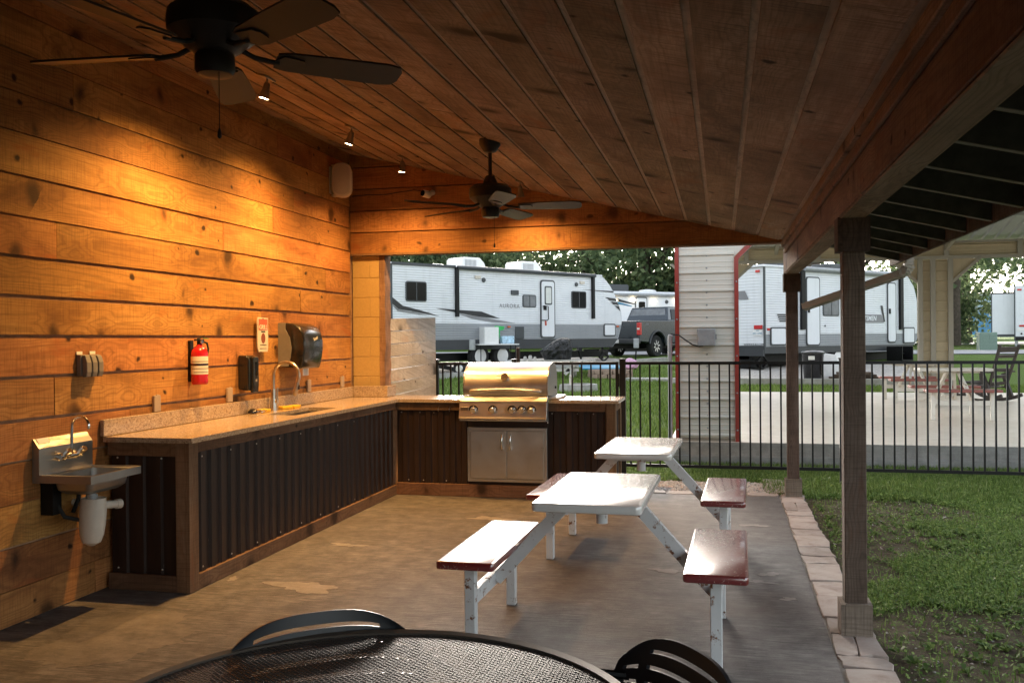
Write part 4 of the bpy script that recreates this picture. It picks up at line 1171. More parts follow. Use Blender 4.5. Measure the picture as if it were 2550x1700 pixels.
# ================================================================== GRILL
GR = thing('gas_grill', 'stainless built-in gas grill with closed hood on the counter', 'grill', (-2.0, 8.75, 0.75))
x0, x1 = -2.405, -1.588
hp = [(8.475, .972), (8.462, 1.03), (8.468, 1.09), (8.49, 1.15), (8.53, 1.20), (8.585, 1.24), (8.65, 1.263), (8.72, 1.272), (8.80, 1.268), (8.87, 1.25), (8.93, 1.21), (8.965, 1.14), (8.975, 1.05), (8.975, .935), (8.90, .935), (8.50, .972)]
hood = build(MB().prism(hp, x0 + .012, x1 - .012, 'x'), 'hood', M['steel_x'], GR, smooth=True)
for xs0, xs1 in ((x0, x0 + .0115), (x1 - .0115, x1)):
    q = [(8.72 + (a - 8.72) * 1.012, .95 + (b_ - .95) * 1.012) for a, b_ in hp]
    build(MB().prism(q, xs0, xs1, 'x'), 'hood_side', M['steel_y'], hood)
build(MB().box(x0 - .002, 8.50, .934, x1 + .09, 8.985, .952), 'base_flange', M['steel_x'], GR, bevel=.003)
hpts = [(x0 + .07, 8.462, 1.008), (x0 + .09, 8.425, 1.012), (x0 + .16, 8.405, 1.018)] + [(x0 + .16 + (x1 - x0 - .32) * i / 8, 8.405 - .006 * math.sin(math.pi * i / 8), 1.018 + .012 * math.sin(math.pi * i / 8)) for i in range(1, 8)] + [(x1 - .16, 8.405, 1.018), (x1 - .09, 8.425, 1.012), (x1 - .07, 8.462, 1.008)]
build(MB().tube(hpts, .0135, 12), 'handle', M['steel_x'], hood, smooth=True)
th = MB().lathe([(.038, .012), (.040, 0), (.036, -.014), (.032, -.014), (.031, -.008), (.0, -.008)], (0, 0, 0), 24, 'y').xf(Matrix.Translation((-2.0, 8.474, 1.142)) @ Matrix.Rotation(R(-20), 4, 'X'))
build(th, 'thermometer', M['chrome'], hood, smooth=True)
build(MB().box(-.002, -.0105, -.002, .018, -.009, .002).xf(Matrix.Translation((-2.0, 8.474, 1.142)) @ Matrix.Rotation(R(-20), 4, 'X')), 'needle', M['label_ink'], hood)
pp = [(8.47, .968), (8.42, .955), (8.398, .92), (8.405, .905), (8.378, .775), (8.372, .757), (8.385, .752), (8.47, .752)]
pan = build(MB().prism(pp, x0 - .022, x1 + .004, 'x'), 'control_panel', M['steel_x'], GR, bevel=.004)
build(MB().box(x0 - .018, 8.385, .735, x1, 8.50, .750), 'drip_tray', M['steel_x'], GR, bevel=.003)
kp = mesh_of(MB().lathe([(.038, 0), (.038, -.006), (.030, -.008), (.027, -.034), (.024, -.038), (.0, -.039)], (0, 0, 0), 20, 'y'), 'knob', smooth=True)
kr = mesh_of(MB().lathe([(.044, .002), (.044, -.002), (.036, -.004)], (0, 0, 0), 20, 'y'), 'knob_bezel', smooth=True)
for kx in (-2.285, -2.098, -1.912, -1.82, -1.728):
    for me, nm, mt in ((kp, 'knob', M['chrome']), (kr, 'knob_bezel', M['black_metal'])):
        o = put(me, nm, mt, GR)
        o.location = Vector((kx, 8.391, .842)) - ORG[GR.name]; o.rotation_euler = (R(12), 0, 0)
build(MB().prism([(-2.412, .83), (-2.33, .83), (-2.33, .866), (-2.412, .866)], 8.392, 8.387, 'y'), 'badge', M['nickel'], GR, bevel=.002)
build(MB().tube([(x1, 8.86, 1.03), (x1 + .012, 8.86, 1.03)], .012, 10), 'rotisserie_plug', M['black_metal'], hood)

AD = thing('access_door', 'stainless double cabinet doors under the grill', 'cabinet doors', (-1.99, 8.50, .148))
build(MB().box(-2.378, 8.505, .150, -1.608, 8.533, .664).box(-2.378, 8.498, .150, -2.352, 8.505, .664).box(-1.634, 8.498, .150, -1.608, 8.505, .664).box(-2.352, 8.498, .636, -1.634, 8.505, .664).box(-2.352, 8.498, .150, -1.634, 8.505, .178), 'frame', M['steel_x'], AD, bevel=.002, seg=1)
for a, b_, hx in ((-2.349, -1.9955, -2.033), (-1.9905, -1.637, -1.953)):
    dr = build(MB().box(a, 8.490, .181, b_, 8.504, .633), 'door', M['steel_x'], AD, bevel=.003, seg=1)
    build(MB().tube([(hx, 8.489, .60), (hx, 8.472, .59), (hx, 8.462, .56), (hx, 8.460, .52), (hx, 8.465, .48), (hx, 8.475, .46), (hx, 8.489, .455)], [.009, .008, .008, .008, .008, .008, .009], 10), 'handle', M['chrome'], dr, smooth=True)

# ================================================================== PICNIC TABLES
def picnic_table(label, loc, rz, top_mat='white_top', leg_mat='white_steel', seat_mat='red_seat', group=None, vbar=False):
    t = thing('picnic_table', label, 'picnic table', loc, rz, group, local=True)
    tp = MB().prism([(x, y) for x, y in rrect(.256, .512, .03)], .700, .741, 'z')
    put(mesh_of(tp, 'tabletop', .009, 2, smooth=True), 'tabletop', M[top_mat], t)
    for s in (-1, 1):
        st = MB().prism([(s * .578 + x, y) for x, y in rrect(.143, .512, .018)], .409, .450, 'z')
        put(mesh_of(st, 'bench_seat', .012, 2, smooth=True), 'bench_seat', M[seat_mat], t)
        for yy in (-.40, .40):
            put(mesh_of(MB().box(s * .578 - .026, yy - .026, 0, s * .578 + .026, yy + .026, .408), 'leg', .003, 1), 'leg', M[leg_mat], t)
        put(mesh_of(MB().box(s * .578 - .02, -.373, .215, s * .578 + .02, .373, .285), 'stretcher', .003, 1), 'stretcher', M[leg_mat], t)
        if vbar:
            for q in (-.16, .16):
                put(mesh_of(MB().bar((s * .556, q, .25), (s * .10, q * .3, .705), .04, .05), 'brace'), 'brace', M[leg_mat], t)
        else:
            put(mesh_of(MB().bar((s * .556, 0, .245), (s * .135, 0, .705), .045, .062), 'brace'), 'brace', M[leg_mat], t)
    put(mesh_of(MB().box(-.14, -.35, .672, .14, .35, .699), 'top_frame'), 'top_frame', M[leg_mat], t)
    put(mesh_of(MB().tube([(0, 0, .671), (0, 0, .56)], .03, 14), 'umbrella_sleeve', smooth=True), 'umbrella_sleeve', M[leg_mat], t)
    return t
picnic_table('white steel picnic table with red benches in the middle of the patio', (-.604, 4.685, 0.002), R(-1.2), group='picnic tables under the shelter')
picnic_table('white steel picnic table farther back beside the grill counter', (-.565, 6.59, 0.002), R(-1.8), group='picnic tables under the shelter')

# ================================================================== ROUND MESH TABLE AND CHAIRS
RT = thing('round_table', 'round dark metal-mesh patio table at the bottom edge', 'table', (-.737, 1.775, 0.0), local=True)
RR, ZR = .604, .72
rimp = [(RR - .022, ZR - .004), (RR - .004, ZR), (RR, ZR - .006), (RR, ZR - .022), (RR - .006, ZR - .028), (RR - .02, ZR - .026)]
rm = MB().sheet([[(r * math.cos(a), r * math.sin(a), z) for a in np.linspace(0, 2 * math.pi, 97)] for r, z in rimp + rimp[:1]])
M['rim_metal'] = plain('rim_metal', (0.10, 0.082, 0.066), 0.42, metal=0.3, var=0.1)
M['mesh_metal'] = plain('mesh_metal', (0.035, 0.029, 0.025), 0.5, metal=0.3, var=0.1)
put(mesh_of(rm, 'rim', smooth=True), 'rim', M['rim_metal'], RT)
ms_ = MB()
pitch = .0115
nn = int(RR / pitch)
for k in range(-nn, nn + 1):
    c = k * pitch
    hl = math.sqrt(max(0, (RR - .016) ** 2 - c * c))
    if hl < .02: continue
    w = .0012
    for a in (R(38), R(-38)):
        dx, dy = math.cos(a), math.sin(a); px, py = -dy, dx
        z = ZR - .010
        P0 = [(c * px - hl * dx, c * py - hl * dy), (c * px + hl * dx, c * py + hl * dy)]
        q = []
        for zz in (z - .001, z + .001):
            q += [(P0[0][0] - px * w, P0[0][1] - py * w, zz), (P0[1][0] - px * w, P0[1][1] - py * w, zz), (P0[1][0] + px * w, P0[1][1] + py * w, zz), (P0[0][0] + px * w, P0[0][1] + py * w, zz)]
        ms_.hexa(q)
put(mesh_of(ms_, 'mesh_panel', normals=False), 'mesh_panel', M['mesh_metal'], RT, kind='stuff')
for i in range(4):
    a = R(45 + 90 * i); c_, s_ = math.cos(a), math.sin(a)
    pl = [(.05, .685), (.30, .69), (.42, .66), (.44, .60), (.40, .45), (.36, .30), (.40, .12), (.46, .008)]
    put(mesh_of(MB().tube([(r * c_, r * s_, z) for r, z in pl], .014, 10), 'leg', smooth=True), 'leg', M['black_metal'], RT)
put(mesh_of(MB().tube([(.36 * math.cos(a), .36 * math.sin(a), .30) for a in np.linspace(0, 2 * math.pi, 41)], .009, 8, cap=False), 'leg_ring', smooth=True), 'leg_ring', M['black_metal'], RT)
put(mesh_of(MB().tube([(0, 0, ZR - .003), (0, 0, ZR - .05)], .03, 16), 'umbrella_sleeve', smooth=True), 'umbrella_sleeve', M['black_metal'], RT)

M['chair_plastic'] = plain('chair_plastic', (0.010, 0.012, 0.016), 0.36, var=0.2)
def slotted(wfn, zfn, nrow, seg, thick):
    """curved panel with rows of slots: three columns, short-long-short"""
    cols = [-1, -.90, -.72, -.62, .62, .72, .90, 1]
    S = []
    for a, b_ in zip(cols[:-1], cols[1:]): S += list(np.linspace(a, b_, 4 if b_ - a < .5 else 13)[:-1])
    S.append(1.0)
    T = [0, .10]
    step = (.80) / nrow
    for r in range(nrow):
        T += [.10 + step * (r + .74), .10 + step * (r + 1)]
    T += [.97, 1.0]
    T = sorted(set(round(t, 4) for t in T))
    mb = MB()
    def hole(s, t):
        inrow = False
        for r in range(nrow):
            if .10 + step * (r + .74) < t < .10 + step * (r + 1): inrow = True; rr = r
        if not inrow: return False
        if rr == nrow - 1: return -.62 < s < .62
        return (-.90 < s < -.72) or (-.62 < s < .62) or (.72 < s < .90)
    ns, ntt = len(S), len(T)
    pts = [[None] * ns for _ in range(ntt)]
    for i, t in enumerate(T):
        for j, s in enumerate(S):
            pts[i][j] = wfn(s, t)
    idx = lambda i, j, k: (k * ntt + i) * ns + j
    for k in (0, 1):
        for i in range(ntt):
            for j in range(ns):
                x, y, z = pts[i][j]
                mb.v.append(tuple(Vector((x, y, z)) + zfn(S[j], T[i]) * (thick * (k - .5))))
    solid = [[not hole((S[j] + S[j + 1]) / 2, (T[i] + T[i + 1]) / 2) for j in range(ns - 1)] for i in range(ntt - 1)]
    for i in range(ntt - 1):
        for j in range(ns - 1):
            if not solid[i][j]: continue
            mb.f.append((idx(i, j, 0), idx(i, j + 1, 0), idx(i + 1, j + 1, 0), idx(i + 1, j, 0)))
            mb.f.append((idx(i, j, 1), idx(i + 1, j, 1), idx(i + 1, j + 1, 1), idx(i, j + 1, 1)))
            for di, dj, e in ((-1, 0, ((i, j), (i, j + 1))), (1, 0, ((i + 1, j), (i + 1, j + 1))), (0, -1, ((i, j), (i + 1, j))), (0, 1, ((i, j + 1), (i + 1, j + 1)))):
                ii, jj = i + di, j + dj
                if not (0 <= ii < ntt - 1 and 0 <= jj < ns - 1) or not solid[ii][jj]:
                    (a, b_), (c, d_) = e
                    mb.f.append((idx(a, b_, 0), idx(c, d_, 0), idx(c, d_, 1), idx(a, b_, 1)))
    return mb
def patio_chair(label, loc, rz):
    t = thing('patio_chair', label, 'chair', loc, rz, 'black patio chairs at the round table', local=True)
    def bw_(s, t_):
        w = .285 * (1 - max(0, (t_ - .62) / .38) ** 3 * .14) * (1 - max(0, (.2 - t_) / .2) ** 2 * .12)
        z = .455 + .318 * t_ - .075 * abs(s) ** 3.4 * max(0, t_ - .3) / .7
        return (s * w, .235 - .055 * s * s + .05 * t_, z)
    put(mesh_of(slotted(bw_, lambda s, t_: Vector((0, 1, -.1)), 6, 8, .010), 'backrest', smooth=True), 'backrest', M['chair_plastic'], t)
    def sw_(s, t_):
        return (s * (.24 - .02 * t_), -.235 + .44 * t_, .437 - .018 * math.sin(math.pi * t_) - .012 * (1 - s * s))
    put(mesh_of(slotted(sw_, lambda s, t_: Vector((0, 0, 1)), 7, 8, .012), 'seat', smooth=True), 'seat', M['chair_plastic'], t)
    for s in (-1, 1):
        put(mesh_of(MB().tube([(s * .225, -.20, .435), (s * .25, -.235, .20), (s * .262, -.25, .004)], .013, 8), 'leg', smooth=True), 'leg', M['black_metal'], t)
        put(mesh_of(MB().tube([(s * .232, .20, .50), (s * .235, .225, .42), (s * .25, .28, .20), (s * .262, .32, .004)], .013, 8), 'leg', smooth=True), 'leg', M['black_metal'], t)
        put(mesh_of(MB().tube([(s * .245, .235, .64), (s * .285, .16, .645), (s * .30, .02, .64), (s * .295, -.14, .62), (s * .265, -.20, .56), (s * .238, -.21, .44)], .0115, 8), 'armrest', smooth=True), 'armrest', M['black_metal'], t)
    return t
patio_chair('black slotted chair behind the round mesh table, toward the counter', (-.895, 2.065, 0.002), R(37))
patio_chair('black slotted chair at the right of the round mesh table', (-.295, 2.02, 0.002), R(-56))

# ================================================================== SCREEN, FENCE, GATE
SCN = thing('privacy_screen', 'pale weathered plank screen beside the block pier', 'screen', (-3.3, 9.5, -0.03))
za = 1.726
for i in range(8):
    h_ = .112 if i else .12
    zl0 = za - .116 * (i + 1) * 1.16 + .004; zl1 = za - .116 * i * 1.16
    k = .07 + .012 * i
    p0, p1 = (-3.415, 9.05), (-3.155, 9.93)
    dz = .028 + .02 * i * .35
    nx, ny = .018, -.005
    q = []
    for z_a, z_b in ((zl0, zl0 + dz), (zl1 - .004, zl1 - .004 + dz)):
        q += [(p0[0], p0[1], z_a), (p0[0] + nx, p0[1] + ny, z_a), (p1[0] + nx, p1[1] + ny, z_b), (p1[0], p1[1], z_b)]
    build(MB().hexa(q), 'plank', M['screen_wood'], SCN)
for px, py in ((-3.445, 9.06), (-3.20, 9.90)):
    build(MB().box(px - .045, py - .045, -.03, px + .0, py + .045, 1.70), 'post', M['screen_wood'], SCN)

YF = 9.95
FN = thing('metal_fence', 'black metal picket fence running across the lawn behind the shelter', 'fence', (.8, YF, -0.03))
def rail_x(parent, name, x0, x1, z, h=.032, w=.028):
    build(MB().box(x0, YF - w / 2, z - h / 2, x1, YF + w / 2, z + h / 2), name, M['black_metal'], parent)
pk = mesh_of(MB().box(-.0085, -.0085, .155, .0085, .0085, 1.22), 'picket')
def pickets(parent, x0, x1, n):
    for i in range(n):
        o = put(pk, 'picket', M['black_metal'], parent)
        o.location = Vector((x0 + (x1 - x0) * (i + .5) / n, YF, 0)) - ORG[parent.name]
def fpost(parent, x, w=.05, top=1.27, yy=YF):
    p = build(MB().box(x - w / 2, yy - w / 2, -.05, x + w / 2, yy + w / 2, top), 'post', M['black_metal'], parent)
    build(MB().box(x - w / 2 - .008, yy - w / 2 - .008, top, x + w / 2 + .008, yy + w / 2 + .008, top + .012), 'post_cap', M['black_metal'], p, bevel=.003, seg=1)
fx = [-3.14, -2.24, -1.045, 1.19, 3.55, 5.95]
for x in fx: fpost(FN, x, .062 if x == -1.045 else .05)
for a, b_ in ((fx[0], fx[1]), (fx[2], fx[3]), (fx[3], fx[4]), (fx[4], fx[5])):
    rail_x(FN, 'top_rail', a + .026, b_ - .026, 1.232); rail_x(FN, 'bottom_rail', a + .026, b_ - .026, .14)
    n = round((b_ - a) / .1055); pickets(FN, a + .03, b_ - .03, n)
GT = thing('metal_gate', 'black metal picket gate between the tall post and the grill', 'gate', (-1.65, YF, 0.08))
rail_x(GT, 'top_rail', -2.20, -1.09, 1.232); rail_x(GT, 'bottom_rail', -2.20, -1.09, .14)
for x in (-2.185, -1.105): build(MB().box(x - .016, YF - .016, .157, x + .016, YF + .016, 1.215), 'stile', M['black_metal'], GT)
pickets(GT, -2.16, -1.13, 10)
build(MB().box(-1.088, YF - .03, .98, -1.078, YF - .018, 1.12), 'latch', M['black_metal'], GT)
build(MB().tube([(-2.232, 10.12, -.03), (-2.232, 10.12, 1.405)], .023, 12), 'marker_post', M['post_brown'], None, 'short dark brown pipe post standing just behind the fence by the gate', 'post', smooth=True)

# ================================================================== METAL PAVILION
PV = thing('metal_pavilion', 'open metal pavilion with beige ribbed corner pier and red trim on a raised slab', 'pavilion', (4.5, 16.4, -0.03))
ZS = 0.26
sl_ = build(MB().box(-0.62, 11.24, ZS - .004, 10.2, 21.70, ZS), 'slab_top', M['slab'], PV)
build(MB().box(-0.62, 11.235, .10, 10.2, 21.70, ZS - .005), 'slab_edge', M['slab_side'], PV)
build(MB().box(-0.64, 11.20, -.12, 10.22, 21.72, .099), 'slab_footing', M['slab_side'], PV)

def ribbed(x0, x1, yv, z0, z1, pitch=.216, sgn=-1, d=.022):
    """horizontal-rib wall sheet in a plane y = const"""
    pts = []
    z = z0
    while z < z1:
        for fz, fd in ((0, 0), (.06, 0), (.12, 1), (.20, 1), (.26, 0), (.44, 0), (.46, .2), (.50, .2), (.52, 0), (.70, 0), (.72, .2), (.76, .2), (.78, 0)):
            if z + fz * pitch <= z1: pts.append((z + fz * pitch, yv + sgn * fd * d))
        z += pitch
    pts.append((z1, yv))
    return MB().sheet([[(x, y, z) for z, y in pts] for x in (x0, x1)])
YP = 11.30
px0, px1 = -.500, .145
build(ribbed(px0, px1, YP, .30, 3.3), 'metal_panel', M['pav_grey'], PV)
build(MB().box(px0 - .05, YP - .035, .26, px0 - .002, YP + .12, 3.3), 'corner_trim', M['red_trim'], PV)
build(MB().box(px1 + .002, YP - .035, .20, px1 + .05, YP + .12, 2.45), 'corner_trim', M['red_trim'], PV)
build(MB().bar((px1 + .026, YP + .04, 2.44), (px1 + .70, YP + .04, 3.12), .155, .048, up=(-.7, 0, .7)), 'brace_trim', M['red_trim'], PV)
build(MB().prism([(px1 + .0, 2.46), (px1 + .65, 3.10), (px1 + .65, 3.3), (px1 + .0, 3.3)], YP, YP + .01, 'y'), 'brace_panel', M['pav_grey'], PV)
build(MB().box(px0, YP + .02, .26, px1, YP + .12, 3.3), 'pier_core', M['pav_frame'], PV)
sc_ = mesh_of(MB().lathe([(.011, 0), (.011, -.004), (.006, -.010)], n=8, axis='y'), 'panel_screw', smooth=True)
z = .42
while z < 2.6:
    o = put(sc_, 'panel_screw', M['grey_steel'], PV); o.location = Vector((-.175, YP - .001, z)) - ORG[PV.name]
    z += .147
z = .40
while z < 2.6:
    for xx in (px0 - .026, px1 + .026):
        o = put(sc_, 'panel_screw', M['grey_steel'], PV); o.location = Vector((xx, YP - .036, z)) - ORG[PV.name]
    z += .44
# far side: header, framed columns, braces
YB = 21.62
hd = build(ribbed(-.6, 10.1, YB, 3.20, 3.52, sgn=-1, d=.02), 'far_header', M['pav_tan'], PV)
for z0, z1 in ((3.155, 3.225), (3.50, 3.545)): build(MB().box(-.6, YB - .07, z0, 10.1, YB - .022, z1), 'girt', M['pav_frame'], PV)
for gx in (.55, 2.1, 3.6, 4.75, 6.2, 8.0): build(MB().box(gx - .05, YB - .065, 3.226, gx + .05, YB - .024, 3.499), 'stud', M['pav_frame'], PV)
def far_col(x0, x1):
    build(ribbed(x0, x1, YB, ZS, 3.154, sgn=-1, d=.02), 'far_panel', M['pav_tan'], PV)
    for gx in (x0 + .055, (x0 + x1) / 2 - .04, x1 - .04): build(MB().box(gx - .05, YB - .09, ZS, gx + .05, YB - .023, 3.153), 'column', M['pav_frame'], PV)
    for s, xe in ((-1, x0), (1, x1)):
        build(MB().bar((xe, YB - .055, 2.66), (xe + s * .58, YB - .055, 3.19), .06, .055, up=(0, 1, 0)), 'knee_brace', M['pav_frame'], PV)
        pl = [(xe, 2.70), (xe + s * .53, 3.154), (xe, 3.154)]
        build(MB().prism(pl, YB - .012, YB - .004, 'y'), 'brace_panel', M['pav_tan'], PV)
far_col(4.155, 4.86)
far_col(-.55, .15)
far_col(9.4, 10.1)
# roof sheets seen from below, with purlins
def roofsheet(y0, z0, y1, z1):
    pts = []
    x = -.9
    while x < 10.5:
        for fx, fd in ((0, 0), (.10, 0), (.13, .03), (.17, .03), (.20, 0)):
            pts.append((x + fx, fd))
        x += .25
    return MB().sheet([[(x, y, z + d) for x, d in pts] for y, z in ((y0, z0), (y1, z1))])
build(roofsheet(22.0, 3.55, 16.5, 4.75), 'roof_sheet', M['pav_roof'], PV)
build(roofsheet(11.0, 3.55, 16.5, 4.75), 'roof_sheet', M['pav_roof'], PV)
for yy in (13.0, 14.8, 18.2, 20.0):
    zz = 3.55 + 1.2 * (1 - abs(yy - 16.5) / 5.5)
    build(MB().box(-.6, yy - .03, zz - .13, 10.1, yy + .03, zz - .01), 'purlin', M['pav_roof'], PV)
for xx in (1.2, 4.75, 8.3):
    build(MB().bar((xx, YB - .06, 3.40), (xx, 16.5, 4.58), .07, .12).bar((xx, 11.3, 3.40), (xx, 16.5, 4.58), .07, .12), 'roof_truss', M['pav_frame'], PV)
build(ribbed(-.6, 10.1, YP + .03, 3.12, 3.52, sgn=-1), 'front_header', M['pav_grey'], PV)

# outlet box and conduit on the pier
JB = thing('junction_box', 'grey weatherproof junction box on the ribbed pavilion pier', 'junction box', (-.18, 11.24, 1.40))
jx0, jx1, jz0, jz1 = -.285, -.075, 1.40, 1.605
build(MB().box(jx0, 11.17, jz0, jx1, 11.276, jz1), 'box', M['grey_steel'], JB, bevel=.008)
build(MB().box(jx0 + .006, 11.152, jz0 + .006, jx1 - .006, 11.169, jz1 - .006), 'lid', M['grey_steel'], JB, bevel=.006)
build(MB().box(jx1 - .002, 11.16, 1.48, jx1 + .016, 11.19, 1.54), 'clasp', M['grey_steel'], JB)
build(MB().tube([(-.60, 11.22, 1.545), (-.50, 11.20, 1.53), (-.42, 11.18, 1.47), (-.34, 11.18, 1.415), (-.26, 11.19, 1.395), (-.22, 11.21, 1.40)], .008, 6), 'cable', M['rubber'], JB, smooth=True)
build(MB().tube([(-.615, 11.30, -.03), (-.615, 11.30, 1.50), (-.605, 11.29, 1.535)], .026, 12), 'conduit_pipe', M['conduit'], None, 'upright grey conduit pipe beside the ribbed pavilion pier', 'pipe', smooth=True)

picnic_table('rusty white picnic table with red benches nearest on the pavilion slab', (3.42, 15.2, ZS + .002), R(90), 'pav_steel', 'pav_steel', 'pav_red', 'picnic tables on the pavilion slab', True)
picnic_table('rusty white picnic table farther back on the pavilion slab', (3.52, 18.75, ZS + .002), R(90), 'pav_steel', 'pav_steel', 'pav_red', 'picnic tables on the pavilion slab', True)

# rocking Adirondack chair
AC = thing('rocking_chair', 'dark brown slat-back rocking chair at the edge of the pavilion slab', 'rocking chair', (4.85, 18.9, ZS), R(-140), local=True)
for s in (-1, 1):
    pts = [(s * .29, -.45 + .95 * i / 10, .03 + .11 * ((i - 5) / 5) ** 2) for i in range(11)]
    rk = MB()
    for a, b_ in zip(pts[:-1], pts[1:]): rk.bar(a, b_, .035, .06)
    put(mesh_of(rk, 'rocker'), 'rocker', M['adirondack'], AC)
    put(mesh_of(MB().bar((s * .29, -.28, .06), (s * .31, -.34, .56), .05, .08, up=(0, 1, 0)), 'front_leg'), 'front_leg', M['adirondack'], AC)
    put(mesh_of(MB().bar((s * .29, .30, .06), (s * .30, .12, .52), .05, .07, up=(0, 1, 0)), 'rear_leg'), 'rear_leg', M['adirondack'], AC)
    put(mesh_of(MB().bar((s * .34, -.42, .575), (s * .33, .30, .56), .12, .03), 'armrest', .006), 'armrest', M['adirondack'], AC)
for i in range(5):
    put(mesh_of(MB().bar((-.27, -.33 + i * .115, .36 - i * .022), (.27, -.33 + i * .115, .36 - i * .022), .10, .025), 'seat_slat'), 'seat_slat', M['adirondack'], AC)
for s in (-1, 1):
    put(mesh_of(MB().bar((s * .24, .20, .25), (s * .27, .46, 1.06), .05, .035, up=(0, 1, 0)), 'back_stile'), 'back_stile', M['adirondack'], AC)
for i in range(6):
    t_ = .12 + i * .155
    y_, z_ = .20 + .26 * t_, .25 + .81 * t_
    hw = .25 + .02 * t_
    hh = .055 if i < 5 else .10
    put(mesh_of(MB().bar((-hw, y_, z_), (hw, y_, z_), .022, hh, up=(0, .3, 1)), 'back_slat'), 'back_slat', M['adirondack'], AC)

# ================================================================== LAWN FURNISHINGS
def gp(x, y): return gz(y)
TRG = thing('concrete_trough', 'weathered octagonal concrete planter ring on the lawn', 'planter', (-3.42, 22.3, gz(22.3)))
ring = MB()
oc = lambda r, z, ry=1.0: [(-3.42 + r * math.cos(R(22.5 + 45 * i)), 22.3 + r * ry * math.sin(R(22.5 + 45 * i)), z) for i in range(9)]
zg = gz(22.3)
ring.sheet([oc(.50, zg - .05), oc(.47, zg + .15), oc(.40, zg + .16), oc(.37, zg + .06), oc(.01, zg + .06)])
build(ring, 'ring', M['kerb'], TRG)
build(MB().tube([(-3.62, 22.32, zg + .05), (-3.62, 22.32, zg + .36)], .032, 12).tube([(-3.62, 22.32, zg + .34), (-3.60, 22.28, zg + .36)], .04, 10), 'stand_pipe', M['cream_plastic'], TRG, smooth=True)

PIT = thing('brick_pit', 'low stack of pale brown bricks forming a pit on the lawn', 'brick pit', (-3.08, 26.0, gz(26)))
M['brick'] = plain('brick', (0.30, 0.215, 0.165), 0.9, var=0.2, nscale=14, rand=30)
rb = random.Random(8)
bk = mesh_of(MB().box(-.12, -.085, 0, .12, .085, .115), 'brick', .010, 1)
for lv in range(2):
    for k in range(14):
        a = 2 * math.pi * (k + .5 * lv) / 14
        o = put(bk, 'brick', M['brick'], PIT)
        o.location = Vector((-3.08 + .54 * math.cos(a), 26.0 + .54 * math.sin(a), gz(26) + lv * .118 + .0)) - ORG[PIT.name]
        o.rotation_euler = (0, 0, a + R(90) + rb.uniform(-.06, .06))
BG = MB()
rb = random.Random(4)
BG.sheet([[(-2.55 + r * (1 + .2 * math.sin(3 * a + zz_ * 9)) * math.cos(a), 26.2 + r * .7 * math.sin(a), gz(26) + .24 + zz_) for a in np.linspace(0, 2 * math.pi, 15)] for r, zz_ in ((.10, 0), (.2, .04), (.22, .13), (.16, .24), (.06, .30), (.01, .31))])
build(BG, 'plastic_bag', M['pink_bag'], None, 'pink and white plastic sack resting on the brick pit', 'sack', smooth=True)
build(MB().prism([(-2.6, 24.95), (-.9, 24.6), (-.8, 25.4), (-2.5, 25.6)], gz(25) - .1, gz(25) + .07, 'z'), 'concrete_pad', M['kerb'], None, 'flat concrete pad on the lawn beside the pavilion', 'pad')

# gravel parking bays with kerbs
def bay1(t):
    ax, ay = -10.6 + 8.6 * t, 22.4 + 10.6 * t
    return ax, ay, ax - 4.2, ay + 3.4
ground_strip('gravel_drive', bay1, M['gravel'], .02)
kb1 = MB()
for i in range(12):
    t0, t1 = i / 12, (i + 1) / 12
    a, b_ = bay1(t0)[:2], bay1(t1)[:2]
    nx, ny = .78, -.63
    q = []
    for dz in (-.15, .15):
        for (ex, ey) in ((a[0], a[1]), (a[0] + nx * .16, a[1] + ny * .16), (b_[0] + nx * .16, b_[1] + ny * .16), (b_[0], b_[1])):
            q.append((ex, ey, gz(ey) + dz))
    kb1.hexa([q[0], q[1], q[2], q[3], q[4], q[5], q[6], q[7]])
put(mesh_of(kb1, 'kerb'), 'kerb', M['kerb'], kind='structure')
ground_strip('gravel_drive', lambda t: (-1.2, 24.2 + 8 * t, 4.6 + 2 * t, 23.6 + 8 * t), M['gravel'], .02)
kb2 = MB()
kb2.hexa([(-1.3, 24.05, .1), (4.6, 23.42, .1), (4.6, 23.60, .1), (-1.3, 24.2, .1), (-1.3, 24.05, gz(24) + .16), (4.6, 23.42, gz(24) + .16), (4.6, 23.60, gz(24) + .16), (-1.3, 24.2, gz(24) + .16)])
put(mesh_of(kb2, 'kerb'), 'kerb', M['kerb'], kind='structure')
ground_strip('road', lambda t: (-60 + 140 * t, 43 - 12 * t, -60 + 140 * t, 50.5 - 10 * t), M['road'], .03, n=40)
ground_strip('road', lambda t: (-60 + 150 * t, 66, -60 + 150 * t, 84), M['road'], .04, n=40)

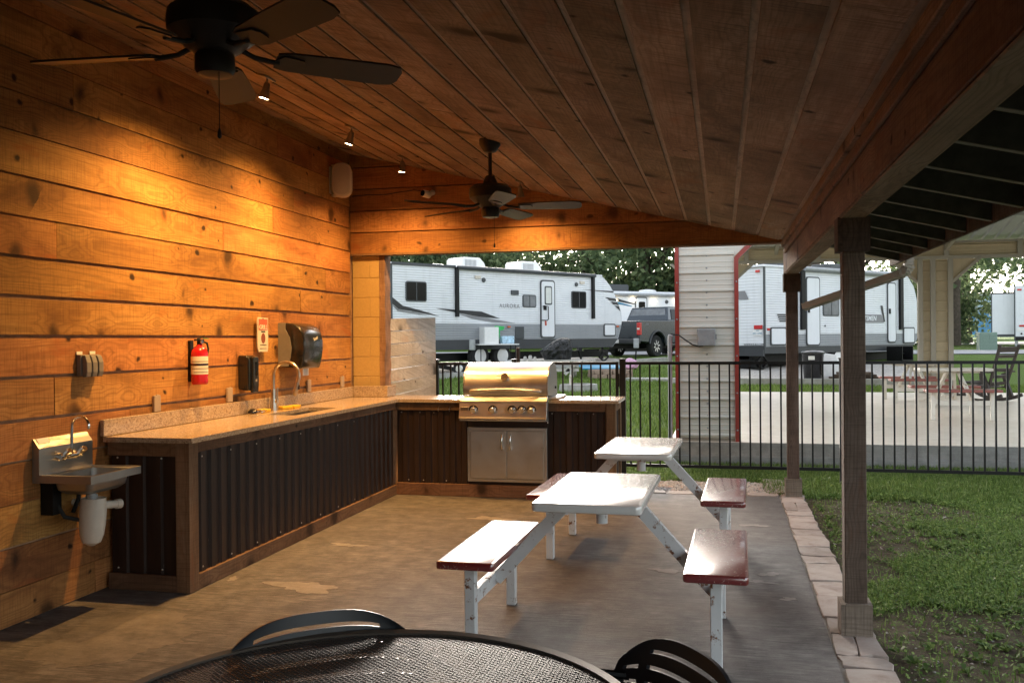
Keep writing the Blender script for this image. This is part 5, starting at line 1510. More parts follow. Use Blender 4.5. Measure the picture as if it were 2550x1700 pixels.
# ================================================================== CARAVANS
def frame_window(parent, u0, u1, z0, z1, glass, mull=True, y=-.03, fr=.035):
    ce = ((u0 + u1) / 2, (z0 + z1) / 2)
    rr_ = rrect((u1 - u0) / 2, (z1 - z0) / 2, .07, 4)
    w = put(mesh_of(MB().prism([(ce[0] + a, ce[1] + b_) for a, b_ in rr_], y, y + .04, 'y'), 'window'), 'window', M['window_frame'], parent)
    r2 = rrect((u1 - u0) / 2 - fr, (z1 - z0) / 2 - fr, .045, 4)
    put(mesh_of(MB().prism([(ce[0] + a, ce[1] + b_) for a, b_ in r2], y - .006, y - .001, 'y'), 'pane'), 'pane', M[glass], w)
    if mull: put(mesh_of(MB().box(ce[0] - .016, y - .014, z0 + fr * .7, ce[0] + .016, y - .0065, z1 - fr * .7), 'mullion'), 'mullion', M['window_frame'], w)
    return w
def sid_rows(z0, z1, ufn, y=0.0, pitch=.072, d=.014):
    """lapped siding rows; ufn(z) -> (u0,u1)"""
    rows, z = [], z0
    while z < z1 - .002:
        for fz, fd in ((0, 0), (.55, 0), (.75, 1), (.98, 1)):
            zz = min(z + fz * pitch, z1)
            u0, u1 = ufn(zz)
            rows.append([(u0, y - fd * d, zz), (u1, y - fd * d, zz)])
        z += pitch
    u0, u1 = ufn(z1); rows.append([(u0, y, z1), (u1, y, z1)])
    return MB().sheet(rows)
def decal(parent, poly, mat, y=-.018, name='decal'):
    put(mesh_of(MB().prism(poly, y, y - .002, 'y'), name), name, M[mat], parent)
def ac_unit(parent, u, z, w=1.0):
    m = MB().prism([(u - w * .5, z), (u + w * .5, z), (u + w * .44, z + .20), (u + w * .25, z + .37), (u - w * .42, z + .37), (u - w * .5, z + .30)], .55, 1.35, 'y')
    a = put(mesh_of(m, 'air_conditioner', .03), 'air_conditioner', M['white_plastic'], parent)
    for i in range(9):
        x = u - w * .40 + i * w * .055
        put(mesh_of(MB().box(x, .542, z + .09, x + w * .022, .549, z + .29), 'grille_slot'), 'grille_slot', M['grey_steel'], a)
def wheel(parent, u, y, zc, r, tyre='rubber', hub='white_plastic', w=.2):
    wl_ = put(mesh_of(MB().lathe([(r * .6, 0), (r * .93, 0), (r, .03), (r, w - .03), (r * .93, w), (r * .6, w)], (u, y, zc), 28, 'y'), 'wheel', smooth=True), 'wheel', M[tyre], parent)
    put(mesh_of(MB().lathe([(r * .62, -.012), (r * .55, -.02), (r * .15, -.03), (.01, -.03)], (u, y, zc), 24, 'y'), 'hub_cover', smooth=True), 'hub_cover', M[hub], wl_)
    return wl_
def caravan_box(parent, Lq, W, zb, zr, ufn, front, skirt_z, grey_z, white='sid_white'):
    put(mesh_of(sid_rows(grey_z, zr, ufn), 'side_siding'), 'side_siding', M[white], parent)
    put(mesh_of(sid_rows(skirt_z, grey_z - .001, ufn), 'lower_siding'), 'lower_siding', M['sid_grey'], parent)
    sk = MB()
    u0, u1 = ufn(skirt_z); ub0, ub1 = ufn(zb)
    sk.prism([(ub0, zb), (ub1, zb), (u1, skirt_z - .002), (u0, skirt_z - .002)], -.01, .01, 'y')
    put(mesh_of(sk, 'skirt'), 'skirt', M['sid_skirt'], parent)
    core = [ (0.02, zb)] + [(ufn(z)[1] - .02, z) for z in np.linspace(zb, zr, 14)] + [(0.02, zr)]
    put(mesh_of(MB().prism(core, .012, W, 'y'), 'shell'), 'shell', M[white], parent)

# ---- caravan 1 : long trailer across the middle
Z0 = .62
C1 = thing('caravan', 'long white and grey travel trailer across the middle with two dark awning arms', 'caravan', (-9.25, 25.07, Z0), math.atan2(33.5 - 25.07, -3.64 + 9.25), local=True)
zz0 = lambda z: z - Z0
def uf1(z):
    z = z + Z0
    if z < 1.5: return 0.0, np.interp(z, [1.2, 1.5], [9.75, 10.06])
    return 0.0, float(np.interp(z, [1.5, 2.0, 2.3, 2.6, 3.1, 3.4, 3.68, 3.74], [10.06, 10.26, 10.27, 10.17, 9.88, 9.62, 9.28, 8.9]))
caravan_box(C1, 10.2, 2.44, zz0(1.19), zz0(3.70), uf1, None, zz0(1.50), zz0(1.99))
# rear wall siding (corrugated, grey) and corner trim
rr_ = sid_rows(zz0(1.2), zz0(3.68), lambda z: (0.0, 2.42), pitch=.072)
rr_.v = [(y_, u_, z_) for u_, y_, z_ in rr_.v]
put(mesh_of(rr_, 'rear_siding'), 'rear_siding', M['sid_grey'], C1)
put(mesh_of(MB().box(-.03, -.03, zz0(1.2), .03, .012, zz0(3.74)), 'corner_trim'), 'corner_trim', M['window_frame'], C1)
put(mesh_of(MB().box(-.06, -.04, zz0(3.70), 9.2, 2.46, zz0(3.75)), 'roof', .02), 'roof', M['sid_white'], C1)
put(mesh_of(MB().box(0, -.045, zz0(3.68), 2.4, -.016, zz0(3.76)), 'drip_rail'), 'drip_rail', M['window_frame'], C1)
fe = MB().sheet([[(uf1(z)[1] - .0, y_, z) for y_ in (-.015, .03, 1.2, 2.44)] for z in np.linspace(zz0(1.2), zz0(3.72), 16)])
put(mesh_of(fe, 'front_cap', smooth=True), 'front_cap', M['sid_white'], C1)
frame_window(C1, .51, 1.28, zz0(2.63), zz0(3.22), 'dark_glass')
frame_window(C1, 5.25, 5.87, zz0(2.54), zz0(2.95), 'grey_glass')
frame_window(C1, 7.59, 8.34, zz0(2.55), zz0(3.14), 'dark_glass')
dr = put(mesh_of(MB().prism([(6.405 + a, zz0(2.495) + b_) for a, b_ in rrect(.345, .965, .10, 4)], -.045, -.016, 'y'), 'door'), 'door', M['window_frame'], C1)
put(mesh_of(MB().prism([(6.405 + a, zz0(2.495) + b_) for a, b_ in rrect(.30, .92, .08, 4)], -.052, -.046, 'y'), 'door_leaf'), 'door_leaf', M['sid_white'], dr)
put(mesh_of(MB().prism([(6.415 + a, zz0(2.95) + b_) for a, b_ in rrect(.175, .31, .05, 4)], -.062, -.053, 'y'), 'door_window_frame'), 'door_window_frame', M['window_frame'], dr)
put(mesh_of(MB().prism([(6.415 + a, zz0(2.95) + b_) for a, b_ in rrect(.13, .265, .04, 4)], -.068, -.063, 'y'), 'door_pane'), 'door_pane', M['frost_glass'], dr)
put(mesh_of(MB().tube([(6.14, -.06, zz0(2.58)), (6.18, -.11, zz0(2.60)), (6.34, -.12, zz0(2.58)), (6.35, -.12, zz0(2.16)), (6.30, -.11, zz0(2.12)), (6.10, -.06, zz0(2.12))], .016, 8), 'grab_handle', smooth=True), 'grab_handle', M['black_metal'], dr)
put(mesh_of(MB().box(6.18, -.085, zz0(2.46), 6.30, -.053, zz0(2.60)), 'lock'), 'lock', M['black_metal'], dr)
put(mesh_of(MB().tube([(6.27, -.06, zz0(2.10)), (6.27, -.075, zz0(1.95))], .03, 8), 'ribbon'), 'ribbon', M['sign_red'], dr)
put(mesh_of(MB().tube([(2.44, -.10, zz0(3.70)), (8.74, -.10, zz0(3.70))], .06, 12), 'awning_tube', smooth=True), 'awning_tube', M['window_frame'], C1)
for u in (2.43, 8.67):
    put(mesh_of(MB().box(u - .06, -.10, zz0(2.20), u + .06, -.016, zz0(3.70)), 'awning_arm', .01), 'awning_arm', M['black_metal'], C1)
for u, z in ((3.55, 3.36), (7.84, 3.37)):
    put(mesh_of(MB().lathe([(.075, 0), (.07, -.03), (.03, -.035)], (u, -.016, zz0(z)), 16, 'y'), 'speaker', smooth=True), 'speaker', M['window_frame'], C1)
for u, z in ((3.30, 3.44), (8.13, 3.44)):
    put(mesh_of(MB().box(u - .12, -.05, zz0(z) - .05, u + .12, -.017, zz0(z) + .05), 'porch_lamp', .01), 'porch_lamp', M['cream_plastic'], C1)
put(mesh_of(MB().box(4.72, -.06, zz0(2.93), 5.05, -.017, zz0(3.08), ), 'range_vent', .015), 'range_vent', M['window_frame'], C1)
put(mesh_of(MB().box(4.90, -.04, zz0(1.51), 5.29, -.016, zz0(1.91)), 'utility_hatch', .02), 'utility_hatch', M['window_frame'], C1)
hh = put(mesh_of(MB().prism([(9.58 + a, zz0(1.80) + b_) for a, b_ in rrect(.32, .22, .06, 4)], -.035, -.016, 'y'), 'storage_hatch'), 'storage_hatch', M['window_frame'], C1)
put(mesh_of(MB().prism([(9.58 + a, zz0(1.80) + b_) for a, b_ in rrect(.275, .18, .045, 4)], -.042, -.036, 'y'), 'hatch_panel'), 'hatch_panel', M['sid_white'], hh)
for u, z in ((4.62, 1.90), (10.02, 1.93)):
    put(mesh_of(MB().box(u - .06, -.045, zz0(z) - .025, u + .06, -.016, zz0(z) + .025), 'marker_light'), 'marker_light', M['amber'], C1)
put(mesh_of(MB().box(-.05, .2, zz0(3.42), -.022, .42, zz0(3.52)), 'marker_light'), 'marker_light', M['tail_red'], C1)
ac_unit(C1, 3.68, zz0(3.74)); ac_unit(C1, 6.25, zz0(3.74))
put(mesh_of(MB().lathe([(.5, 0), (.48, .04), (.3, .10), (.05, .13)], (2.4, 1.0, zz0(3.745)), 20), 'roof_dome', smooth=True), 'roof_dome', M['white_plastic'], C1)
put(mesh_of(MB().lathe([(.3, 0), (.26, .05), (.05, .07)], (4.75, 1.0, zz0(3.745)), 20), 'roof_vent', smooth=True), 'roof_vent', M['window_frame'], C1)
Q = lambda pts: [(u, zz0(z)) for u, z in pts]
decal(C1, Q([(.03, 2.74), (.40, 2.50), (1.12, 2.36), (1.77, 2.21), (1.05, 2.30), (.25, 2.40), (.03, 2.55)]), 'decal_black')
decal(C1, Q([(.03, 2.52), (.22, 2.34), (1.0, 2.25), (1.4, 2.24), (1.0, 2.285), (.27, 2.385)]), 'decal_grey')
decal(C1, Q([(1.62, 2.45), (3.46, 2.37), (4.24, 2.16), (3.46, 2.20), (2.54, 2.31)]), 'decal_black')
decal(C1, Q([(2.54, 2.285), (3.5, 2.19), (4.93, 2.02), (3.9, 2.04), (3.08, 2.14)]), 'decal_grey')
decal(C1, Q([(9.36, 2.97), (9.93, 2.93), (10.0, 2.84), (9.62, 2.86)]), 'decal_black')
decal(C1, Q([(9.68, 2.82), (10.03, 2.80), (10.10, 2.70), (9.80, 2.72)]), 'decal_black')
decal(C1, Q([(9.86, 2.68), (10.12, 2.66), (10.2, 2.48)]), 'decal_black')
decal(C1, Q([(8.08, 3.21), (9.80, 3.20), (9.84, 3.15), (8.8, 3.18)]), 'decal_black')
place_text(text_mesh('AURORA', .19, 'AURORA', spacing=1.25, extrude=.001), 'lettering', M['decal_grey'], C1, (4.66, -.021, zz0(2.565)), (1, 0, 0), (0, 0, 1))
for u in (3.45, 4.40): wheel(C1, u, .05, .36, .38, hub='white_plastic', w=.22)
put(mesh_of(MB().box(-.1, .5, .22, 10.1, .6, .44).box(-.1, 1.9, .22, 10.1, 2.0, .44), 'chassis'), 'chassis', M['black_metal'], C1)
for u in (.8, 8.2): put(mesh_of(MB().bar((u, .2, .45), (u + .15, .2, .02), .06, .06), 'stabiliser_leg'), 'stabiliser_leg', M['black_metal'], C1)
jk = MB().bar((9.45, .15, .40), (9.20, .15, .22), .05, .05).bar((9.20, .15, .22), (9.45, .15, .06), .05, .05).bar((9.45, .15, .40), (9.70, .15, .22), .05, .05).bar((9.70, .15, .22), (9.45, .15, .06), .05, .05).box(9.1, .0, .0, 9.9, .3, .05)
put(mesh_of(jk, 'scissor_jack'), 'scissor_jack', M['black_metal'], C1)
st = MB().box(6.12, -.32, .42, 6.72, -.05, .45).box(6.12, -.58, .20, 6.72, -.32, .23).bar((6.12, -.05, .50), (6.12, -.58, .18), .03, .06).bar((6.72, -.05, .50), (6.72, -.58, .18), .03, .06)
put(mesh_of(st, 'entry_steps'), 'entry_steps', M['black_metal'], C1)
put(mesh_of(MB().bar((10.0, .9, .42), (11.3, 1.22, .42), .08, .12).bar((10.0, 1.6, .42), (11.3, 1.22, .42), .08, .12).tube([(10.6, 1.22, .0), (10.6, 1.22, .95)], .05, 10), 'hitch_frame'), 'hitch_frame', M['black_metal'], C1)

# ---- caravan 2 : behind the pavilion
Z1 = .47
z2 = lambda z: z - Z1
C2 = thing('caravan', 'white and grey travel trailer showing its licence plate and rear corner behind the pavilion', 'caravan', (1.24, 28.6, Z1), math.atan2(33 - 28.6, 5.28 - 1.24), local=True)
uf2 = lambda z: (0.0, float(np.interp(z + Z1, [1.0, 1.3, 2.0, 2.6, 3.2, 3.55, 3.62], [7.4, 7.9, 8.05, 8.0, 7.75, 7.4, 7.1])))
caravan_box(C2, 8, 2.44, z2(1.0), z2(3.60), uf2, None, z2(1.21), z2(1.58))
rs = sid_rows(z2(1.25), z2(3.58), lambda z: (0.0, 2.42), pitch=.09, d=.008)
rs.v = [(y_, u_, z_) for u_, y_, z_ in rs.v]
put(mesh_of(rs, 'rear_siding'), 'rear_siding', M['sid_white'], C2)
put(mesh_of(MB().box(-.03, -.03, z2(1.0), .025, .02, z2(3.62)), 'corner_trim'), 'corner_trim', M['window_frame'], C2)
put(mesh_of(MB().box(-.08, -.05, z2(3.60), 7.4, 2.48, z2(3.67)), 'roof', .02), 'roof', M['sid_white'], C2)
fe = MB().sheet([[(uf2(z)[1], y_, z) for y_ in (-.015, .03, 1.2, 2.44)] for z in np.linspace(z2(1.0), z2(3.6), 14)])
put(mesh_of(fe, 'front_cap', smooth=True), 'front_cap', M['sid_white'], C2)
put(mesh_of(MB().box(-.10, -.02, z2(.93), -.02, 2.46, z2(1.13)).box(-.06, .0, z2(1.13), -.02, 2.44, z2(1.24)), 'bumper'), 'bumper', M['sid_skirt'], C2)
for a, b_, zt, zb_ in ((1.91, 2.58, 3.37, 1.22), (6.17, 6.66, 3.31, 1.28)):
    uc, zc_, w_, h_ = (a + b_) / 2, (zt + zb_) / 2, (b_ - a) / 2, (zt - zb_) / 2
    d_ = put(mesh_of(MB().prism([(uc + p, z2(zc_) + q) for p, q in rrect(w_, h_, .10, 4)], -.04, -.016, 'y'), 'door'), 'door', M['window_frame'], C2)
    put(mesh_of(MB().prism([(uc + p, z2(zc_) + q) for p, q in rrect(w_ - .04, h_ - .04, .08, 4)], -.047, -.041, 'y'), 'door_leaf'), 'door_leaf', M['sid_white'], d_)
    put(mesh_of(MB().box(a + .06, -.08, z2(2.25), a + .13, -.048, z2(2.42)), 'handle'), 'handle', M['black_metal'], d_)
frame_window(C2, 2.75, 3.57, z2(2.15), z2(2.71), 'grey_glass')
for a, b_ in ((.23, .96), (7.08, 7.75)):
    h_ = put(mesh_of(MB().prism([((a + b_) / 2 + p, z2(1.52) + q) for p, q in rrect((b_ - a) / 2, .28, .07, 4)], -.04, -.016, 'y'), 'storage_hatch'), 'storage_hatch', M['window_frame'], C2)
    put(mesh_of(MB().prism([((a + b_) / 2 + p, z2(1.52) + q) for p, q in rrect((b_ - a) / 2 - .045, .235, .05, 4)], -.046, -.041, 'y'), 'hatch_panel'), 'hatch_panel', M['sid_white'], h_)
put(mesh_of(MB().tube([(1.75, -.10, z2(3.60)), (7.0, -.10, z2(3.56))], .075, 12), 'awning_tube', smooth=True), 'awning_tube', M['grey_steel'], C2)
for u in (1.72, 6.93): put(mesh_of(MB().box(u - .09, -.10, z2(1.72), u + .09, -.016, z2(3.55)), 'awning_arm', .01), 'awning_arm', M['black_metal'], C2)
for i in range(4): decal(C2, [(.56 + i * .03, z2(2.19 - .062 * i)), (1.45, z2(2.19 - .062 * i)), (1.45, z2(2.15 - .062 * i)), (.58 + i * .03, z2(2.15 - .062 * i))], 'decal_black')
decal(C2, [(4.0, z2(2.22)), (5.85, z2(2.22)), (6.0, z2(1.95)), (4.0, z2(1.95))], 'decal_grey')
decal(C2, [(5.80, z2(2.52)), (5.92, z2(2.52)), (6.06, z2(1.98)), (5.98, z2(1.98))], 'decal_black')
place_text(text_mesh('SPORTSMEN', .22, 'SPORTSMEN', shear=.15, extrude=.001, bold=.004), 'lettering', M['sid_white'], C2, (4.95, -.0235, z2(2.085)), (1, 0, 0), (0, 0, 1))
def rear_text(body, size, v, z, name, mat, spacing=1.0):
    place_text(text_mesh(body, size, name, extrude=.001, spacing=spacing), name, M[mat], C2, (-.024, v, z2(z)), (0, -1, 0), (0, 0, 1))
rear_text('WWW.KZ-RV.COM', .085, .40, 1.275, 'lettering', 'decal_black', 1.05)
pl_ = put(mesh_of(MB().box(-.035, .06, z2(1.54), -.02, .41, z2(1.72)), 'license_plate'), 'license_plate', M['white_plastic'], C2)
place_text(text_mesh('052-3745', .095, 'plate_number', extrude=.001), 'plate_number', M['decal_blue'], pl_, (-.0375, .235, z2(1.605)), (0, -1, 0), (0, 0, 1))
place_text(text_mesh('TEXAS', .04, 'plate_state', extrude=.001), 'plate_state', M['decal_blue'], pl_, (-.0375, .235, z2(1.695)), (0, -1, 0), (0, 0, 1))
for v0, v1, za_, zb_ in ((.05, .37, 1.74, 1.86), (.14, .30, 3.44, 3.52), (1.95, 2.3, 1.74, 1.86)):
    put(mesh_of(MB().box(-.05, v0, z2(za_), -.02, v1, z2(zb_)), 'tail_light', .01), 'tail_light', M['tail_red'], C2)
put(mesh_of(MB().box(.10, -.045, z2(1.70), .20, -.016, z2(1.76)), 'marker_light'), 'marker_light', M['tail_red'], C2)
lg = MB().prism([(.58, 2.65), (.95, 2.65), (1.35, 2.91), (.72, 2.91)], -.022, -.024, 'x')
lg.v = [(x, y_, z2(z)) for x, y_, z in lg.v]
put(mesh_of(lg, 'emblem'), 'emblem', M['decal_grey'], C2)
put(mesh_of(MB().lathe([(.03, 0), (.03, -.01)], (2.85, -.016, z2(1.84)), 10, 'y'), 'inlet_cap'), 'inlet_cap', M['black_metal'], C2)
for u in (3.6, 4.5): wheel(C2, u, .05, .34, .36)
put(mesh_of(MB().box(0, .5, .2, 7.8, .6, .5).box(0, 1.9, .2, 7.8, 2.0, .5).box(-.05, .3, .1, .5, 2.1, .35), 'chassis'), 'chassis', M['black_metal'], C2)
sj = MB().bar((.2, .25, .50), (-.05, .25, .28), .05, .05).bar((-.05, .25, .28), (.2, .25, .06), .05, .05).bar((.2, .25, .50), (.45, .25, .28), .05, .05).bar((.45, .25, .28), (.2, .25, .06), .05, .05).box(-.2, .05, -.02, .6, .45, .05)
put(mesh_of(sj, 'scissor_jack'), 'scissor_jack', M['black_metal'], C2)
st = MB().box(6.10, -.35, .42, 6.70, -.05, .46).box(6.10, -.62, .20, 6.70, -.36, .24).box(6.08, -.62, .05, 6.12, -.05, .68).box(6.68, -.62, .05, 6.72, -.05, .68)
put(mesh_of(st, 'entry_steps'), 'entry_steps', M['black_metal'], C2)
for u in (2.0, 4.6): put(mesh_of(MB().box(u - .35, .8, z2(3.67), u + .35, 1.6, z2(3.93)), 'air_conditioner', .05), 'air_conditioner', M['window_frame'], C2)

# ---- caravan 3 : far, behind the truck, with string lights
Z3 = .82
C3 = thing('caravan', 'white trailer with blue swirl and string lights behind the dark pickup', 'caravan', (-6.6, 43.5, Z3), R(40), local=True)
put(mesh_of(MB().box(0, 0, .55, 10.5, 2.5, 2.98), 'shell', .12), 'shell', M['sid_white'], C3)
put(mesh_of(MB().tube([(1.9, -.12, 2.80), (8.5, -.12, 2.80)], .07, 10), 'awning_tube', smooth=True), 'awning_tube', M['grey_steel'], C3)
for u in (1.95, 8.4): put(mesh_of(MB().box(u - .07, -.1, 1.1, u + .07, -.005, 2.8), 'awning_arm'), 'awning_arm', M['black_metal'], C3)
d_ = put(mesh_of(MB().prism([(3.55 + p, 1.72 + q) for p, q in rrect(.36, .98, .1, 4)], -.03, -.004, 'y'), 'door'), 'door', M['window_frame'], C3)
put(mesh_of(MB().prism([(3.55 + p, 1.72 + q) for p, q in rrect(.31, .93, .08, 4)], -.037, -.031, 'y'), 'door_leaf'), 'door_leaf', M['sid_white'], d_)
put(mesh_of(MB().prism([(3.58 + p, 2.05 + q) for p, q in rrect(.19, .42, .05, 4)], -.045, -.038, 'y'), 'door_pane'), 'door_pane', M['dark_glass'], d_)
for c_, mt in (((1.1, 1.5), 'decal_blue'), ((1.3, 1.6), 'decal_black')):
    pts = [(c_[0] + .1 + .75 * math.cos(t), -.006, c_[1] + .45 + .62 * math.sin(t)) for t in np.linspace(R(200), R(70), 12)] + [(c_[0] + 1.9, -.006, c_[1] + .75)]
    put(mesh_of(MB().tube(pts, [.01] + [.05] * 6 + [.09] * 5 + [.02], 6), 'swirl_decal'), 'swirl_decal', M[mt], C3)
put(mesh_of(MB().bar((.6, -.006, 1.25), (3.2, -.006, .72), .01, .09).bar((.6, -.006, 1.15), (2.6, -.006, .66), .01, .05), 'stripe_decal'), 'stripe_decal', M['decal_black'], C3)
put(mesh_of(MB().box(2.2, .8, 2.98, 3.4, 1.7, 3.36), 'air_conditioner', .06), 'air_conditioner', M['window_frame'], C3)
put(mesh_of(MB().lathe([(.5, 0), (.4, .12), (.1, .16)], (.6, 1.2, 2.98), 16), 'roof_dome', smooth=True), 'roof_dome', M['white_plastic'], C3)
put(mesh_of(MB().lathe([(.5, 0), (.4, .14), (.1, .18)], (4.8, 1.2, 2.98), 16), 'roof_dome', smooth=True), 'roof_dome', M['white_plastic'], C3)
for u in (5.1, 7.2): put(mesh_of(MB().lathe([(.10, 0), (.08, -.05)], (u, -.004, 2.48), 12, 'y'), 'speaker'), 'speaker', M['window_frame'], C3)
for i, u in enumerate((1.75, 2.0, 3.05, 4.3, 5.7, 6.3, 7.4)):
    put(mesh_of(MB().lathe([(.01, .05), (.05, .02), (.055, -.02), (.01, -.05)], (u, -.18, 2.56 - .05 * (i % 2)), 8), 'string_bulb'), 'string_bulb', M['string_glow'], C3)
put(mesh_of(MB().box(4.2, .1, 0, 5.6, 2.4, .6), 'axle_unit'), 'axle_unit', M['black_metal'], C3)
for u in (.2, 8.0): put(mesh_of(MB().box(u, .4, 0, u + .2, .6, .55), 'support_leg'), 'support_leg', M['black_metal'], C3)

# ---- caravan 4 : far right, with slide-out
Z4 = .82
C4 = thing('caravan', 'white trailer end with a boxy slide-out at the far right', 'caravan', (14.67, 52.0, Z4 + .1), R(-15), local=True)
put(mesh_of(sid_rows(.55, 3.10, lambda z: (0.0, 2.6), pitch=.10, d=.006), 'rear_siding'), 'rear_siding', M['sid_white'], C4)
put(mesh_of(MB().box(.01, .015, .50, 2.59, 9.0, 3.10), 'shell'), 'shell', M['sid_white'], C4)
put(mesh_of(MB().box(-.03, -.03, .3, .03, .03, 3.12), 'corner_trim'), 'corner_trim', M['window_frame'], C4)
so_ = put(mesh_of(MB().box(-1.05, .6, .62, -.0, 4.6, 2.72), 'slide_out'), 'slide_out', M['sid_white'], C4)
put(mesh_of(MB().box(-1.08, .585, .57, -1.03, .62, 2.76).box(-1.08, .585, 2.72, .0, .62, 2.80).box(-1.08, .6, .48, 0, 4.6, .615), 'slide_out_trim'), 'slide_out_trim', M['window_frame'], so_)
frame_window(C4, .62, 1.7, 1.62, 2.30, 'dark_glass', False)
for u0_, u1_, z_ in ((.2, .6, 1.0), (.12, .32, 2.85)):
    put(mesh_of(MB().box(u0_, -.04, z_, u1_, -.01, z_ + .09), 'tail_light'), 'tail_light', M['tail_red'], C4)
put(mesh_of(MB().box(.1, -.03, .78, .55, -.01, .92), 'license_plate'), 'license_plate', M['white_plastic'], C4)
put(mesh_of(MB().lathe([(.05, 0), (.05, -.02)], (.3, -.01, .64), 10, 'y'), 'cap'), 'cap', M['black_metal'], C4)
put(mesh_of(MB().box(.0, .1, 0, .15, .25, .5), 'support_leg'), 'support_leg', M['grey_steel'], C4)
put(mesh_of(MB().box(1.2, 2.5, 0, 2.4, 5.0, .5), 'axle_unit'), 'axle_unit', M['black_metal'], C4)
put(mesh_of(MB().box(0, 0, .3, 2.6, .1, .5), 'bumper'), 'bumper', M['black_metal'], C4)

# ================================================================== PICKUP TRUCK
# local: +x forward, y=0 the side facing the shelter, z=0 ground, rear axle at x=0
TK = thing('pickup_truck', 'dark slate pickup truck with red tail lamps behind the long trailer', 'pickup', (-2.42, 36.0, gz(36) - .03), math.atan2(.88, .47), local=True)
W_ = 2.03
def arch(cx, r, z0, n=12): return [(cx + r * math.cos(a), max(z0, .43 + r * math.sin(a))) for a in np.linspace(R(170), R(10), n)]
side = [(-1.22, .62), (-.60, .58)] + arch(0, .56, .50) + [(.62, .55), (3.15, .55)] + arch(3.75, .56, .50) + [(4.35, .58), (4.75, .65), (4.78, 1.20), (4.60, 1.32), (3.1, 1.40), (2.95, 1.42), (.85, 1.42), (-1.20, 1.40)]
bd = put(mesh_of(MB().prism(side, 0, W_, 'y'), 'body', .02), 'body', M['truck_paint'], TK)
cab = MB()
low = [(.80, .03, 1.42), (3.15, .03, 1.42), (3.15, W_ - .03, 1.42), (.80, W_ - .03, 1.42)]
hi = [(1.02, .18, 1.98), (2.45, .18, 1.98), (2.45, W_ - .18, 1.98), (1.02, W_ - .18, 1.98)]
cab.hexa(low + hi)
cb = put(mesh_of(cab, 'cab', .03), 'cab', M['truck_paint'], TK)
def quad_on(p, n_off, name, mat, par):
    put(mesh_of(MB().add(p, [(0, 1, 2, 3)]), name), name, M[mat], par)
quad_on([(.845, .17, 1.50), (.845, W_ - .17, 1.50), (.965, W_ - .25, 1.90), (.965, .25, 1.90)], 0, 'rear_window', 'grey_glass', cb)
quad_on([(1.08, .028, 1.47), (1.75, .028, 1.47), (1.75, .130, 1.88), (1.20, .130, 1.88)], 0, 'side_window', 'dark_glass', cb)
quad_on([(1.85, .028, 1.47), (2.80, .028, 1.47), (2.42, .130, 1.88), (1.85, .130, 1.88)], 0, 'side_window', 'dark_glass', cb)
tg = put(mesh_of(MB().box(-1.235, .14, .74, -1.222, W_ - .14, 1.38), 'tailgate', .01), 'tailgate', M['truck_paint'], TK)
put(mesh_of(MB().box(-1.25, .8, 1.25, -1.236, 1.2, 1.33), 'tailgate_handle'), 'tailgate_handle', M['black_plastic'], tg)
for ya, yb in ((-.012, .15), (W_ - .15, W_ + .012)):
    tl = put(mesh_of(MB().box(-1.245, ya, .86, -1.12, yb, 1.33), 'tail_lamp', .02), 'tail_lamp', M['tail_red'], TK)
    put(mesh_of(MB().box(-1.255, ya + .03, 1.06, -1.246, yb - .03, 1.13), 'reverse_lens'), 'reverse_lens', M['frost_glass'], tl)
put(mesh_of(MB().box(-1.40, -.02, .52, -1.20, W_ + .02, .72), 'bumper', .04), 'bumper', M['sid_skirt'], TK)
put(mesh_of(MB().box(-1.415, .85, .56, -1.402, 1.20, .70), 'license_plate'), 'license_plate', M['white_plastic'], TK)
put(mesh_of(MB().box(.65, .03, .42, 3.1, .15, .52), 'running_board', .02), 'running_board', M['black_plastic'], TK)
put(mesh_of(MB().tube([(x, -.015, z) for x, z in arch(0, .585, .5, 14)], .035, 6), 'wheel_flare', smooth=True), 'wheel_flare', M['sid_skirt'], TK)
for cx, y_ in ((0, .02), (3.75, .02), (0, W_ - .30), (3.75, W_ - .30)):
    w = put(mesh_of(MB().lathe([(.24, .03), (.37, 0), (.41, .03), (.425, .08), (.425, .22), (.41, .26), (.37, .28), (.24, .26)], (cx, y_, .425), 32, 'y'), 'wheel', smooth=True), 'wheel', M['rubber'], TK)
    put(mesh_of(MB().lathe([(.25, .05), (.245, .02), (.225, .015), (.22, .06), (.08, .045), (.07, .015), (.01, .01)], (cx, y_, .425), 28, 'y'), 'rim', smooth=True), 'rim', M['black_metal'], w)
    sp_ = MB()
    for i in range(8):
        a = i * math.pi / 4 + .2
        sp_.bar((cx + .06 * math.cos(a), y_ + .03, .425 + .06 * math.sin(a)), (cx + .225 * math.cos(a), y_ + .025, .425 + .225 * math.sin(a)), .055, .02, up=(0, 1, 0))
    put(mesh_of(sp_, 'spokes'), 'spokes', M['alloy'], w)
place_text(text_mesh('4X4', .13, 'decal_4x4', shear=.2, extrude=.001), 'lettering', M['decal_grey'], TK, (-.75, -.004, 1.27), (1, 0, 0), (0, 0, 1))
put(mesh_of(MB().box(-.9, .5, .34, 4.2, 1.5, .54), 'underbody'), 'underbody', M['black_metal'], TK)

# ================================================================== CAMPSITE CLUTTER
def on_plane(x, y): return Vector((x, y, gz(y)))
